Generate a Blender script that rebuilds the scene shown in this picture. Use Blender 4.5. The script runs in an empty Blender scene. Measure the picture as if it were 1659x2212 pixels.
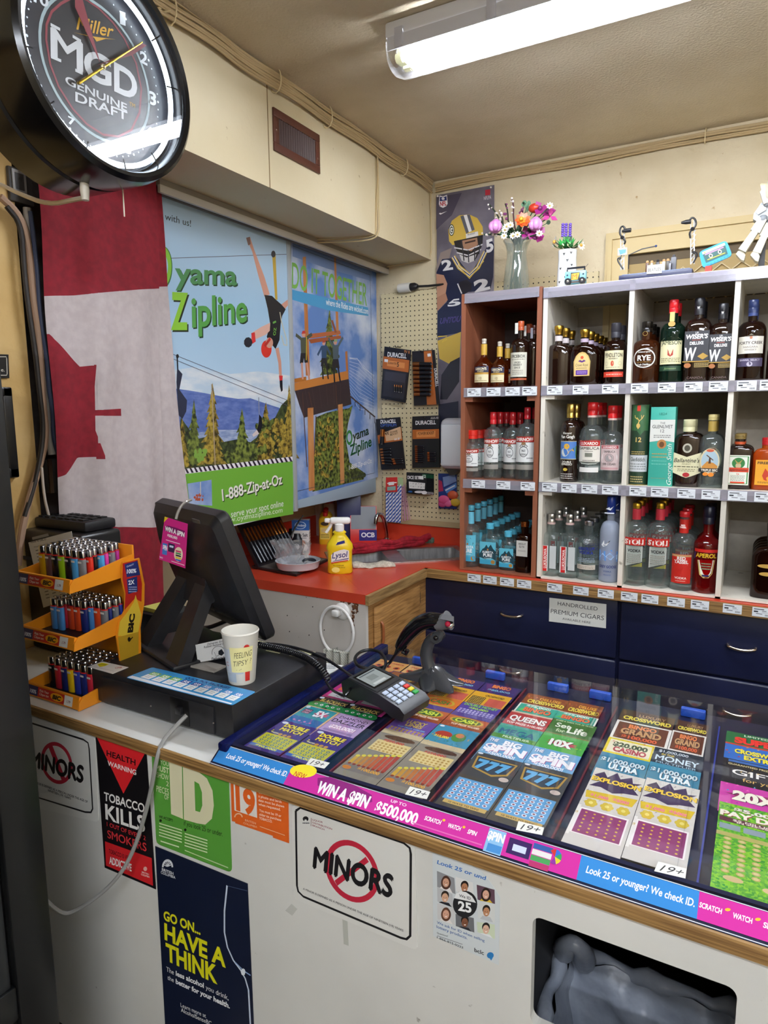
import bpy, bmesh, math, random
from mathutils import Vector as V, Matrix
random.seed(7)
S = bpy.context.scene
C = S.collection
pi = math.pi
# ---------------------------------------------------------------- camera
H = 1.64; F = 1448.34; CX, CY = 829.5, 1106.0
ya, pt_, ro = (math.radians(a) for a in (29.3687, -8.38965, 0.51121))
RM = Matrix.Rotation(ya, 3, 'Z') @ Matrix.Rotation(pt_, 3, 'X') @ Matrix.Rotation(ro, 3, 'Y')
EYE = V((0, 0, H))
cd = bpy.data.cameras.new('camera'); cam = bpy.data.objects.new('camera', cd); C.objects.link(cam)
cd.sensor_fit = 'VERTICAL'; cd.sensor_height = 24; cd.lens = F * 24 / 2212; cd.clip_start = .05
r0, f0, u0 = RM.col[0], RM.col[1], RM.col[2]
cam.matrix_world = Matrix(((r0[0], u0[0], -f0[0], 0), (r0[1], u0[1], -f0[1], 0), (r0[2], u0[2], -f0[2], H), (0, 0, 0, 1)))
S.camera = cam
# ---------------------------------------------------------------- look, world, lights
S.view_settings.view_transform = 'Standard'; S.view_settings.look = 'None'
S.view_settings.exposure = 0.7; S.view_settings.gamma = 1.0; S.view_settings.use_curve_mapping = False
W = bpy.data.worlds.new('world'); S.world = W; W.use_nodes = True
W.node_tree.nodes['Background'].inputs[0].default_value = (.9, .95, 1, 1); W.node_tree.nodes['Background'].inputs[1].default_value = .05
TUBE = 95.0            # radiance of the fluorescent tubes
FIXTURES = [(-.45, 2.0), (.3, -.75), (1.65, -.75), (.3, -2.2), (1.65, -2.2), (1.8, .9)]   # ceiling lamps: the one in view, then five unseen ones added as fill light
S.cycles.max_bounces = 12; S.cycles.transmission_bounces = 10; S.cycles.transparent_max_bounces = 24
S.cycles.caustics_refractive = False; S.cycles.caustics_reflective = False; S.cycles.sample_clamp_indirect = 4
# ---------------------------------------------------------------- geometry helpers
XL, XS, YB, ZC, YS = -1.857, -1.551, 3.28, 2.80, 2.75     # cabinet doors, soffit face, back wall, ceiling, shelf front
TOP, BTOP, YF = .96, .936, .90                               # front counter top, back counter top, front counter face

def ray(px, py):
    return RM @ V(((px - CX) / F, 1, -(py - CY) / F))

def P(px, py, X=None, Y=None, Z=None):
    """point of the room seen at this place of the photograph, on the plane x=X, y=Y or z=Z"""
    d = ray(px, py)
    t = X / d.x if X is not None else Y / d.y if Y is not None else (Z - H) / d.z
    return EYE + d * t

def WD(px, q): return px * (q - EYE).dot(f0) / F      # metres across at point q for px pixels

def lin(c):
    return c / 12.92 if c <= .04045 else ((c + .055) / 1.055) ** 2.4

def hexc(h):
    h = h.lstrip('#')
    return tuple(lin(int(h[i:i + 2], 16) / 255) for i in (0, 2, 4)) + (1,)
MATS = {}

def newmat(name):
    m = bpy.data.materials.new(name); m.use_nodes = True
    return m, m.node_tree.nodes, m.node_tree.links, m.node_tree.nodes['Principled BSDF']

def M(k):
    """material by name, or '#rrggbb/roughness/metallic'"""
    if k in MATS: return MATS[k]
    a = k.split('/')
    m, n, l, b = newmat('paint_' + a[0].lstrip('#'))
    b.inputs['Base Color'].default_value = hexc(a[0])
    b.inputs['Roughness'].default_value = float(a[1]) if len(a) > 1 else .55
    b.inputs['Metallic'].default_value = float(a[2]) if len(a) > 2 else 0
    MATS[k] = m
    return m

def sp(b, **k):
    for a, v in k.items():
        b.inputs[a.replace('_', ' ')].default_value = v

def noisemat(name, c1, c2, scale=8, rough=.6, bump=0, bscale=60, stretch=(1, 1, 1), detail=4, lo=.35, hi=.65, metal=0, dist=.02):
    m, n, l, b = newmat(name)
    g = n.new('ShaderNodeNewGeometry'); mp = n.new('ShaderNodeMapping'); mp.inputs['Scale'].default_value = stretch
    l.new(g.outputs['Position'], mp.inputs[0])
    t = n.new('ShaderNodeTexNoise'); t.inputs['Scale'].default_value = scale; t.inputs['Detail'].default_value = detail
    l.new(mp.outputs[0], t.inputs[0])
    r = n.new('ShaderNodeValToRGB'); r.color_ramp.elements[0].position = lo; r.color_ramp.elements[1].position = hi
    r.color_ramp.elements[0].color = hexc(c1); r.color_ramp.elements[1].color = hexc(c2)
    l.new(t.outputs[0], r.inputs[0]); l.new(r.outputs[0], b.inputs['Base Color'])
    sp(b, Roughness=rough, Metallic=metal)
    if bump:
        t2 = n.new('ShaderNodeTexNoise'); t2.inputs['Scale'].default_value = bscale; t2.inputs['Detail'].default_value = 3
        l.new(mp.outputs[0], t2.inputs[0])
        bp = n.new('ShaderNodeBump'); bp.inputs['Strength'].default_value = bump; bp.inputs['Distance'].default_value = dist
        l.new(t2.outputs[0], bp.inputs['Height']); l.new(bp.outputs[0], b.inputs['Normal'])
    MATS[name] = m
    return m, n, l, b, r

def speckle(name, col, scale, thr, over):
    """add dark specks / stains of their own shape to a noise material"""
    m = MATS[name]; n, l = m.node_tree.nodes, m.node_tree.links; b = n['Principled BSDF']
    src = b.inputs['Base Color'].links[0].from_socket
    g = n.new('ShaderNodeNewGeometry'); t = n.new('ShaderNodeTexNoise'); t.inputs['Scale'].default_value = scale; t.inputs['Detail'].default_value = 6
    l.new(g.outputs['Position'], t.inputs[0])
    r = n.new('ShaderNodeMapRange'); r.inputs[1].default_value = thr; r.inputs[2].default_value = thr + over
    l.new(t.outputs[0], r.inputs[0])
    x = n.new('ShaderNodeMix'); x.data_type = 'RGBA'; x.inputs[7].default_value = hexc(col)
    l.new(r.outputs[0], x.inputs[0]); l.new(src, x.inputs[6]); l.new(x.outputs[2], b.inputs['Base Color'])

noisemat('wall', '#cdbd9c', '#d6c8a9', 5, .75, .35, 45, dist=.01); speckle('wall', '#a8865a', 30, .70, .1)
noisemat('ceiling', '#cbbda2', '#d6c9b0', 4, .9, .5, 110, dist=.006)
noisemat('soffit', '#d8c9a4', '#ddd0b0', 3, .7, .15, 60, dist=.006); speckle('soffit', '#a58a62', 26, .70, .1)
noisemat('yellow_wall', '#c9a463', '#d8b679', 6, .7, .3, 60, dist=.006)
noisemat('floor', '#55504a', '#6a645c', 3, .5)
noisemat('oak', '#8a6032', '#b98b53', 9, .45, .12, 90, (1, 1, 14), 6, dist=.003)
noisemat('oak_edge', '#6a4c2a', '#a8834f', 12, .45, .1, 60, (.5, 6, 26), 6, dist=.002)
noisemat('oak_edge_y', '#7d5f38', '#b08d5c', 12, .45, .1, 60, (6, .6, 9), 6, dist=.002)
noisemat('brown_board', '#7a4630', '#94593e', 10, .5, .05, 80, (1, 1, .12), 5)
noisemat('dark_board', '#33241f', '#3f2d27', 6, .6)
noisemat('white_board', '#cfc9bc', '#e6e0d2', 7, .6, .05, 50, (1, 1, .3)); speckle('white_board', '#a09888', 22, .66, .06)
noisemat('grey_board', '#8a8378', '#b4ac9f', 6, .7)
noisemat('red_laminate', '#c8402a', '#d24a31', 4, .28)
noisemat('white_laminate', '#dadad4', '#e2e2dd', 3, .4)
noisemat('panel_white', '#c9c9c4', '#d4d4cf', 3, .5); speckle('panel_white', '#8f8b84', 30, .72, .05)
noisemat('rust_panel', '#cfc8c0', '#d8d2ca', 3, .6); speckle('rust_panel', '#5c4a3c', 42, .70, .03)
noisemat('rust', '#5a3018', '#8a5a38', 60, .9)
noisemat('navy', '#11152f', '#161b3a', 4, .35)
noisemat('steel', '#b4b4b4', '#cfcfcf', 14, .42, 0, 0, (1, 8, 1), metal=1)
noisemat('black_plastic', '#17171a', '#1e1e22', 30, .42, .08, 400, dist=.001)
noisemat('black_gloss', '#08080a', '#0c0c0f', 10, .2)
noisemat('cooler_black', '#0a0b0c', '#0f1011', 5, .38)
noisemat('flag_red', '#7c0f20', '#8c1426', 40, .85)
noisemat('flag_white', '#b9adae', '#c4b9b9', 40, .85)
noisemat('foliage', '#1f2a14', '#7d8a3c', 55, .5, detail=8, lo=.38, hi=.62)
noisemat('foliage_gold', '#33290f', '#b39a3e', 60, .5, detail=8, lo=.36, hi=.62)
noisemat('foliage_dark', '#161d14', '#49562c', 55, .5, detail=8)
noisemat('mountain', '#4a62a6', '#6f82bd', 18, .5, stretch=(1, 1, 3), detail=8)
noisemat('cloud_sky', '#6288c8', '#ccd6e8', 5, .4, detail=8, lo=.42, hi=.66)
noisemat('haze_sky', '#bcd0e2', '#e2e6ea', 9, .3, detail=6, stretch=(1, 1, 3))
noisemat('lake', '#7f93bd', '#a9b6d0', 25, .5, stretch=(1, 1, 4))
noisemat('timber', '#b9733c', '#d49a62', 14, .5, stretch=(1, 1, .3))
noisemat('towel_red', '#8d1220', '#b01a2c', 60, .95, .5, 300, dist=.003)
noisemat('towel_beige', '#b9ae9c', '#d8cfbf', 80, .95, .8, 220, dist=.004)
noisemat('sponge', '#4f6a5a', '#6a8572', 150, .95, .6, 200, dist=.003)
noisemat('bag_grey', '#7c828e', '#9aa0aa', 12, .35, .6, 18, dist=.012)
noisemat('brick_dark', '#544c49', '#655c58', 30, .8)
noisemat('poster_grey', '#57525f', '#8a8490', 3, .45, detail=5)
m, n, l, b = newmat('sky_print'); MATS['sky_print'] = m
g = n.new('ShaderNodeNewGeometry'); sx = n.new('ShaderNodeSeparateXYZ'); l.new(g.outputs['Position'], sx.inputs[0])
mr = n.new('ShaderNodeMapRange'); mr.inputs[1].default_value = 1.5; mr.inputs[2].default_value = 2.45; l.new(sx.outputs[2], mr.inputs[0])
r = n.new('ShaderNodeValToRGB'); e = r.color_ramp.elements; e[0].color = hexc('#d5dfe8'); e[1].color = hexc('#bcd3e6')
q = e.new(.28); q.color = hexc('#b4d0e8'); q = e.new(.6); q.color = hexc('#a6cbe9')
l.new(mr.outputs[0], r.inputs[0]); l.new(r.outputs[0], b.inputs['Base Color']); sp(b, Roughness=.3)

def glass(name, col, rough=.02, ior=1.35, trans=1):
    m, n, l, b = newmat(name); MATS[name] = m
    sp(b, Base_Color=hexc(col), Roughness=rough, IOR=ior, Transmission_Weight=trans)

def acrylic(name, tint='#ffffff', base=.04, gain=.9, rough=.03, opac=0, ocol='#ffffff'):
    """thin clear sheet: passes light straight through, mirrors by angle; opac = share of milky scatter"""
    m, n, l, b = newmat(name); MATS[name] = m
    t = n.new('ShaderNodeBsdfTransparent'); t.inputs[0].default_value = hexc(tint)
    gl = n.new('ShaderNodeBsdfGlossy'); gl.inputs['Roughness'].default_value = rough
    lw_ = n.new('ShaderNodeLayerWeight'); pw = n.new('ShaderNodeMath'); pw.operation = 'POWER'; pw.inputs[1].default_value = 4
    l.new(lw_.outputs['Facing'], pw.inputs[0])
    mm = n.new('ShaderNodeMath'); mm.operation = 'MULTIPLY_ADD'; mm.inputs[1].default_value = gain; mm.inputs[2].default_value = base; mm.use_clamp = True
    l.new(pw.outputs[0], mm.inputs[0]); mx = n.new('ShaderNodeMixShader')
    l.new(mm.outputs[0], mx.inputs[0]); l.new(t.outputs[0], mx.inputs[1]); l.new(gl.outputs[0], mx.inputs[2])
    o = n['Material Output']; src = mx.outputs[0]
    if opac:
        d = n.new('ShaderNodeBsdfDiffuse'); d.inputs[0].default_value = hexc(ocol); m2 = n.new('ShaderNodeMixShader'); m2.inputs[0].default_value = opac
        l.new(src, m2.inputs[1]); l.new(d.outputs[0], m2.inputs[2]); src = m2.outputs[0]
    l.new(src, o.inputs[0])
for nm, tint, op, oc in (('glass_clear', '#eaf1f0', .045, '#e4ecec'), ('glass_frost', '#d4dcea', .5, '#c2cce0'), ('glass_amber', '#c8701e', .10, '#8a3c10'), ('glass_red', '#d83224', .28, '#8a0f12'), ('glass_orange', '#f08018', .35, '#d8601a'), ('glass_dark', '#6a2c10', .3, '#2a0f06'), ('glass_rye', '#a8602c', .25, '#5a2c12'), ('glass_green', '#2c4a30', .6, '#10241a')):
    acrylic(nm, tint, .07, .8, .04, op, oc)
glass('liquor_black', '#1c0d08', .05, 1.5, .0)
for k in ('liquor_black',):
    sp(MATS[k].node_tree.nodes['Principled BSDF'], Specular_IOR_Level=.8)
acrylic('acrylic'); acrylic('plastic_rail', '#e0dee8', .08, .7, .15, .25, '#dcdae4'); acrylic('poly_bag', '#f4f4f6', .12, .9, .08, .16)
acrylic('clock_glass', '#ffffff', .05, .6, .01); acrylic('lamp_cover', '#fafcff', .05, .8, .05, .10); acrylic('vase_glass', '#f4f7f6', .12, .7, .06, .06, '#d8e2e0')
acrylic('tape', '#e8e6da', .05, .6, .2, .15)

def emit(name, col, s):
    m, n, l, b = newmat(name); MATS[name] = m
    sp(b, Base_Color=(0, 0, 0, 1), Emission_Color=hexc(col), Emission_Strength=s)
emit('tube_light', '#f2f7ff', TUBE); emit('neon', '#dfefff', 5.0); emit('screen', '#aab2b0', .55)
I4 = Matrix.Identity(4)

def mrot(o):
    m = o.matrix_basis.copy()
    while o.parent: o = o.parent; m = o.matrix_basis @ m
    return m

class MB:
    """collects faces and links them as ONE mesh object"""
    def __init__(s): s.v = []; s.f = []; s.m = []; s.k = []; s.T = I4

    def add(s, vs, fs, mat):
        if mat not in s.k: s.k.append(mat)
        i = s.k.index(mat); n = len(s.v)
        s.v += [s.T @ V(p) for p in vs]; s.f += [tuple(n + j for j in f) for f in fs]; s.m += [i] * len(fs)
        return s

    def box(s, a, b, mat, bev=0, seg=2):
        bm = bmesh.new(); bmesh.ops.create_cube(bm, size=1)
        for q in bm.verts: q.co = V([a[i] + (b[i] - a[i]) * (q.co[i] + .5) for i in range(3)])
        if bev: bmesh.ops.bevel(bm, geom=bm.edges[:] + bm.verts[:], offset=bev, segments=seg, affect='EDGES', profile=.5)
        bm.normal_update(); bm.verts.index_update()
        s.add([q.co.copy() for q in bm.verts], [[q.index for q in f.verts] for f in bm.faces], mat); bm.free()
        return s

    def cbox(s, c, d, mat, bev=0): return s.box([c[i] - d[i] / 2 for i in range(3)], [c[i] + d[i] / 2 for i in range(3)], mat, bev)

    def quad(s, a, b, c, d, mat): return s.add([a, b, c, d], [(0, 1, 2, 3)], mat)

    def hexa(s, lo, hi, mat):
        """solid between two quads"""
        return s.add(list(lo) + list(hi), [(3, 2, 1, 0), (4, 5, 6, 7)] + [(i, (i + 1) % 4, (i + 1) % 4 + 4, i + 4) for i in range(4)], mat)

    def prism(s, poly, d, mat):
        """polygon (3-D points) pushed along vector d"""
        n = len(poly); d = V(d); p = [V(q) for q in poly]
        return s.add(p + [q + d for q in p], [tuple(range(n))[::-1], tuple(range(n, 2 * n))] + [(i, (i + 1) % n, (i + 1) % n + n, i + n) for i in range(n)], mat)

    def rings(s, rs, mat, cap=True, closed=True):
        n = len(rs[0]); vs = [p for q in rs for p in q]
        fs = [(j * n + i, j * n + (i + 1) % n, (j + 1) * n + (i + 1) % n, (j + 1) * n + i) for j in range(len(rs) - 1) for i in range(n if closed else n - 1)]
        if cap: fs += [tuple(range(n))[::-1], tuple(range((len(rs) - 1) * n, len(rs) * n))]
        return s.add(vs, fs, mat)

    def lathe(s, prof, mat, n=24, c=(0, 0, 0), cap=True, sq=2, ry=1, axis='Z'):
        """profile [(r, z[, sq])] spun about an axis through c; sq > 2 squares the section"""
        rs = []
        for q in prof:
            k = q[2] if len(q) > 2 else sq; w = q[3] if len(q) > 3 else ry; o = []
            for i in range(n):
                a = 2 * pi * (i + .5) / n; x, y = math.cos(a), math.sin(a)
                f = (abs(x) ** k + abs(y) ** k) ** (-1 / k)
                x, y, z = q[0] * x * f, q[0] * w * y * f, q[1]
                o.append(V(c) + (V((x, y, z)) if axis == 'Z' else V((z, x, y)) if axis == 'X' else V((y, z, x))))
            rs.append(o)
        return s.rings(rs, mat, cap)

    def tube(s, pts, r, mat, n=8, cap=True, smooth=0, closed=False):
        p = [V(q) for q in pts]
        for _ in range(smooth):
            q = [p[0]]
            for a, b in zip(p, p[1:]): q += [a * .75 + b * .25, a * .25 + b * .75]
            p = q + [p[-1]]
        rr = r if callable(r) else (lambda t: r)
        rs = []; t0 = None; u = None
        for i, q in enumerate(p):
            t = (p[min(i + 1, len(p) - 1)] - p[max(i - 1, 0)]).normalized()
            if u is None: u = t.orthogonal().normalized()
            else: u = (u - t * u.dot(t)); u = u.normalized() if u.length > 1e-6 else t.orthogonal().normalized()
            w = t.cross(u); k = rr(i / max(1, len(p) - 1))
            rs.append([q + (u * math.cos(2 * pi * j / n) + w * math.sin(2 * pi * j / n)) * k for j in range(n)])
        return s.rings(rs, mat, cap)

    def ball(s, c, r, mat, n=14, sc=(1, 1, 1)):
        m = n // 2
        rs = [[V((c[0] + sc[0] * r * math.sin(pi * (j + .02) / (m + .04)) * math.cos(2 * pi * i / n), c[1] + sc[1] * r * math.sin(pi * (j + .02) / (m + .04)) * math.sin(2 * pi * i / n), c[2] - sc[2] * r * math.cos(pi * (j + .02) / (m + .04)))) for i in range(n)] for j in range(m + 1)]
        return s.rings(rs, mat)

    def obj(s, name, parent=None, label=None, cat=None, group=None, kind=None, world=True, smooth=38, loc=None):
        me = bpy.data.meshes.new(name); vs = s.v
        if parent is not None and world:
            inv = mrot(parent).inverted(); vs = [inv @ q for q in vs]
        if parent is None and loc is None and world and kind != 'structure':
            lo = [min(q[i] for q in vs) for i in range(3)]; hi = [max(q[i] for q in vs) for i in range(3)]
            loc = V(((lo[0] + hi[0]) / 2, (lo[1] + hi[1]) / 2, lo[2]))
            vs = [q - loc for q in vs]
        me.from_pydata([tuple(q) for q in vs], [], s.f)
        for k in s.k: me.materials.append(M(k))
        me.polygons.foreach_set('material_index', s.m)
        if smooth:
            me.polygons.foreach_set('use_smooth', [True] * len(me.polygons)); me.set_sharp_from_angle(angle=math.radians(smooth))
        if smooth >= 70:
            bm = bmesh.new(); bm.from_mesh(me); bmesh.ops.remove_doubles(bm, verts=bm.verts, dist=2e-5); bm.to_mesh(me); bm.free()
        me.update(); me.validate()
        o = bpy.data.objects.new(name, me); C.objects.link(o)
        if loc is not None: o.location = loc
        if parent is not None: o.parent = parent
        tag(o, label, cat, group, kind)
        return o

def tag(o, label=None, cat=None, group=None, kind=None):
    for k, v in (('label', label), ('category', cat), ('group', group), ('kind', kind)):
        if v: o[k] = v
    return o

def thing(name, label, cat, loc=(0, 0, 0), rz=0, group=None, rot=None):
    o = bpy.data.objects.new(name, None); C.objects.link(o); o.empty_display_size = .05
    o.location = loc; o.rotation_euler = rot or (0, 0, rz)
    return tag(o, label, cat, group)

def dup(o, loc, rz=None, label=None, group=None, scale=None):
    """a copy of a thing with copies of its parts and their sub-parts"""
    def cp(a, par):
        b = a.copy(); C.objects.link(b)
        if par is not None: b.parent = par
        for ch in KIDS.get(a.name, [q for q in a.children]): cp(ch, b)
        return b
    r = cp(o, None); r.location = loc
    if rz is not None: r.rotation_euler = (0, 0, rz)
    if scale: r.scale = scale if hasattr(scale, '__len__') else (scale,) * 3
    if label: r['label'] = label
    if group: r['group'] = group
    return r
KIDS = {}
GLY = {}

def glyph(t, bold=0, shear=0):
    k = (t, bold, shear)
    if k not in GLY:
        c = bpy.data.curves.new('t', 'FONT'); c.body = t; c.size = 1; c.offset = bold; c.shear = shear; c.resolution_u = 4
        o = bpy.data.objects.new('t', c); me = bpy.data.meshes.new_from_object(o)
        vs = [(q.co.x, q.co.y) for q in me.vertices]; fs = [tuple(f.vertices) for f in me.polygons]
        bpy.data.objects.remove(o); bpy.data.meshes.remove(me); bpy.data.curves.remove(c)
        x0 = min(q[0] for q in vs); x1 = max(q[0] for q in vs)
        GLY[k] = ([((x - x0) / (x1 - x0), y / .729) for x, y in vs], fs, (x1 - x0) / .729)
    return GLY[k]

class Pr:
    """print on a surface: flat shapes and lettering in the photograph's places, laid on the plane they belong to"""
    def __init__(s, plane=None, at=0, o=None, U=None, N=None, zoom=None, wrap=None, off=.0004, rough=.45, step=.00012, tint=None):
        s.px = plane is not None; s.wrap = wrap; s.off = off; s.step = step; s.rough = rough; s.mb = MB(); s.L = []; s.z = zoom; s.at = at; s.pl = plane; s.tint = tint
        if plane == 'G': s.o = V(o); s.U = V(U).normalized(); s.W = V(N).normalized()
        elif plane: s.U, s.W = {'X': (V((0, 1, 0)), V((0, 0, 1))), 'Y': (V((1, 0, 0)), V((0, 0, 1))), 'Z': (V((1, 0, 0)), V((0, 1, 0)))}[plane]; s.o = V({'X': (at, 0, 0), 'Y': (0, at, 0), 'Z': (0, 0, at)}[plane])
        else: s.o = V(o or (0, 0, 0)); s.U = V(U or (1, 0, 0)); s.W = V(N or (0, 0, 1))
        s.n = s.U.cross(s.W)

    def uv(s, p):
        if not s.px: return p
        x, y = p
        if s.z: x, y = s.z[0] + x / s.z[2], s.z[1] + y / s.z[2]
        d = ray(x, y); q = EYE + d * (s.n.dot(s.o - EYE) / s.n.dot(d)) - s.o
        return (q.dot(s.U), q.dot(s.W))

    def pos(s, u, v, l):
        d = s.off + l * s.step
        if s.wrap:
            R = s.wrap; a = u / R
            return s.o + s.U * ((R + d) * math.sin(a)) + s.n * ((R + d) * math.cos(a)) + s.W * v
        return s.o + s.U * u + s.W * v + s.n * d

    def col(s, c):
        return c if c[0] != '#' or '/' in c else f'{c}/{s.rough}'

    def lay(s, vs):
        x0 = min(p[0] for p in vs); x1 = max(p[0] for p in vs); y0 = min(p[1] for p in vs); y1 = max(p[1] for p in vs)
        l = 1 + max([q[4] for q in s.L if q[0] < x1 and q[1] > x0 and q[2] < y1 and q[3] > y0], default=0)
        s.L.append((x0, x1, y0, y1, l))
        return l

    def put(s, vs, fs, c, l=None):
        l = l or s.lay(vs)
        s.mb.add([s.pos(p[0], p[1], l) for p in vs], fs, s.col(c))
        return s

    def poly(s, pts, c):
        vs = [s.uv(p) for p in pts]
        a = sum(p[0] * q[1] - q[0] * p[1] for p, q in zip(vs, vs[1:] + vs[:1]))
        if a < 0: vs.reverse()
        return s.put(vs, [tuple(range(len(vs)))], c)

    def rect(s, x0, y0, x1, y1, c):
        if not s.wrap: return s.poly([(x0, y0), (x1, y0), (x1, y1), (x0, y1)], c)
        n = max(1, int(abs(x1 - x0) / (s.wrap * .2)) + 1)
        vs = [(x0 + (x1 - x0) * i / n, y) for i in range(n + 1) for y in (y0, y1)]
        return s.put(vs, [(2 * i, 2 * i + 2, 2 * i + 3, 2 * i + 1) for i in range(n)], c)

    def oval(s, c, rx, ry, col, n=24, a0=0):
        return s.poly([(c[0] + rx * math.cos(2 * pi * i / n + a0), c[1] + ry * math.sin(2 * pi * i / n + a0)) for i in range(n)], col)

    def ring(s, c, rx, ry, w, col, n=40, a=0, b=2 * pi):
        vs = [s.uv((c[0] + rx * (1 - k * w) * math.cos(a + (b - a) * i / n), c[1] + ry * (1 - k * w) * math.sin(a + (b - a) * i / n))) for i in range(n + 1) for k in (0, 1)]
        fs = [(2 * i, 2 * i + 2, 2 * i + 3, 2 * i + 1) for i in range(n)]
        if s.px: fs = [f[::-1] for f in fs]
        return s.put(vs, [f[::-1] for f in fs], col)

    def line(s, pts, w, c):
        """stroke of width w (metres on the surface)"""
        p = [V(s.uv(q)) for q in pts]; vs = []
        for i, q in enumerate(p):
            t = (p[min(i + 1, len(p) - 1)] - p[max(i - 1, 0)]).normalized(); nn = V((-t.y, t.x)) * w / 2
            vs += [q - nn, q + nn]
        return s.put(vs, [(2 * i, 2 * i + 2, 2 * i + 3, 2 * i + 1) for i in range(len(p) - 1)], c)

    def text(s, t, p0, p1, top, c, bold=0, shear=0, sh=None, l=None):
        """lettering from baseline start p0 to baseline end p1, capitals as high as 'top' above p0; sh = (dx, dy, colour) drop shadow"""
        k = bold if 'M' in t and bold > 0 else 0       # heavy M: thicken by overlapping strokes
        vs, fs, w = glyph(t, 0 if k else bold, shear)
        def mp(p0, p1, top):
            a, b, h = V(s.uv(p0)), V(s.uv(p1)), V(s.uv(top))
            X, Y = b - a, h - a
            return [(a.x + X.x * x + Y.x * y, a.y + X.y * x + Y.y * y) for x, y in vs]
        if sh:
            f = lambda p: (p[0] + sh[0], p[1] + sh[1])
            s.put(mp(f(p0), f(p1), f(top)), fs, sh[2])
        m = mp(p0, p1, top)
        if k:
            l = l or s.lay(m); a, b, h = V(s.uv(p0)), V(s.uv(p1)), V(s.uv(top))
            for n, (i, j) in enumerate(((1, 0), (-1, 0), (0, 1), (0, -1))):
                d = (b - a) * (i * k / w) + (h - a) * (j * k); s.put([(x + d.x, y + d.y) for x, y in m], fs, c, l + .2 * n)
            s.L[-1] = s.L[-1][:4] + (l + 1,); l += .8
        return s.put(m, fs, c, l)

    def tx(s, t, u, v, h, c, w=None, bold=0, shear=0, al='c', sh=None):
        """lettering in surface coordinates, capital height h, centred (c) or from the left (l)"""
        W = w or glyph(t, bold, shear)[2] * h
        a = u - W / 2 if al == 'c' else u
        return s.text(t, (a, v), (a + W, v), (a, v + h), c, bold, shear, sh)

    def scrib(s, x0, y0, x1, y1, n, c, k=.45):
        """rows of small marks standing for print too small to read"""
        for i in range(n):
            t = (i + .5) / n; y = y0 + (y1 - y0) * t; x = x0; h = abs(y1 - y0) / n * k / 2
            while x < x1 - .02 * abs(x1 - x0):
                w = (x1 - x0) * random.uniform(.05, .16); s.rect(x, y - h, min(x + w, x1), y + h, c); x += w + (x1 - x0) * .03
        return s

    def obj(s, name, parent=None, **k): return s.mb.obj(name, parent, smooth=0 if not s.wrap else 60, **k)

def sheet(name, label, cat, plane, at, q, col, zoom=None, thick=.0008, rough=.45, group=None, r=0):
    """a sign or paper: thin solid sheet with its print; q = corners TL TR BR BL in the photograph"""
    p = Pr(plane, at, zoom=zoom, rough=rough, off=thick)
    pts = [p.uv(k) for k in q]
    if r:
        out = []
        for i, k in enumerate(pts):
            a, b, c = V(pts[i - 1]), V(k), V(pts[(i + 1) % len(pts)])
            d0, d1 = b + (a - b).normalized() * r, b + (c - b).normalized() * r
            for t in range(5): t /= 4; out.append(tuple((d0 * (1 - t) ** 2 + b * 2 * t * (1 - t) + d1 * t * t)))
        pts = out
    pts = pts[::-1]
    p.mb.prism([p.o + p.U * a + p.W * b for a, b in pts], p.n * thick, p.col(col))
    p.fin = lambda: p.obj(name, label=label, cat=cat, group=group)
    return p
# ---------------------------------------------------------------- the room
def struct(name, mb, smooth=0): return mb.obj(name, kind='structure', smooth=smooth)
RX, RY = 2.7, -3.2
struct('floor', MB().box((-2.45, RY, -.06), (RX, YB, 0), 'floor'))
struct('ceiling', MB().box((-2.45, RY, ZC), (RX, YB, ZC + .06), 'ceiling'))
struct('wall_back', MB().box((-2.45, YB, 0), (RX, YB + .1, ZC), 'wall'))
struct('wall_right', MB().box((RX, RY, 0), (RX + .1, YB, ZC), 'wall'))
struct('wall_front', MB().box((-2.45, RY - .1, 0), (RX, RY, ZC), 'wall'))
wl = MB().box((-2.35, RY, 0), (-2.25, YB, ZC), 'wall'); struct('wall_left', wl)
ye_ = P(54, 700, X=-1.86).y; struct('wall_pier', MB().box((-2.25, RY, 0), (-1.86, ye_, 2.42), 'yellow_wall'))
struct('wall_recess', MB().box((-2.25, ye_, .93), (-1.99, 1.76, 2.42), 'brick_dark'))
struct('soffit', MB().box((-2.25, RY, 2.42), (XS, YB, ZC), 'soffit'))
j = P(583, 400, X=XS); jt = P(573, 165, X=XS)
struct('trim_1', MB().box((XS - .001, j.y - .002, 2.42), (XS + .0012, j.y + .002, 2.79), '#8a744f'))

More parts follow.
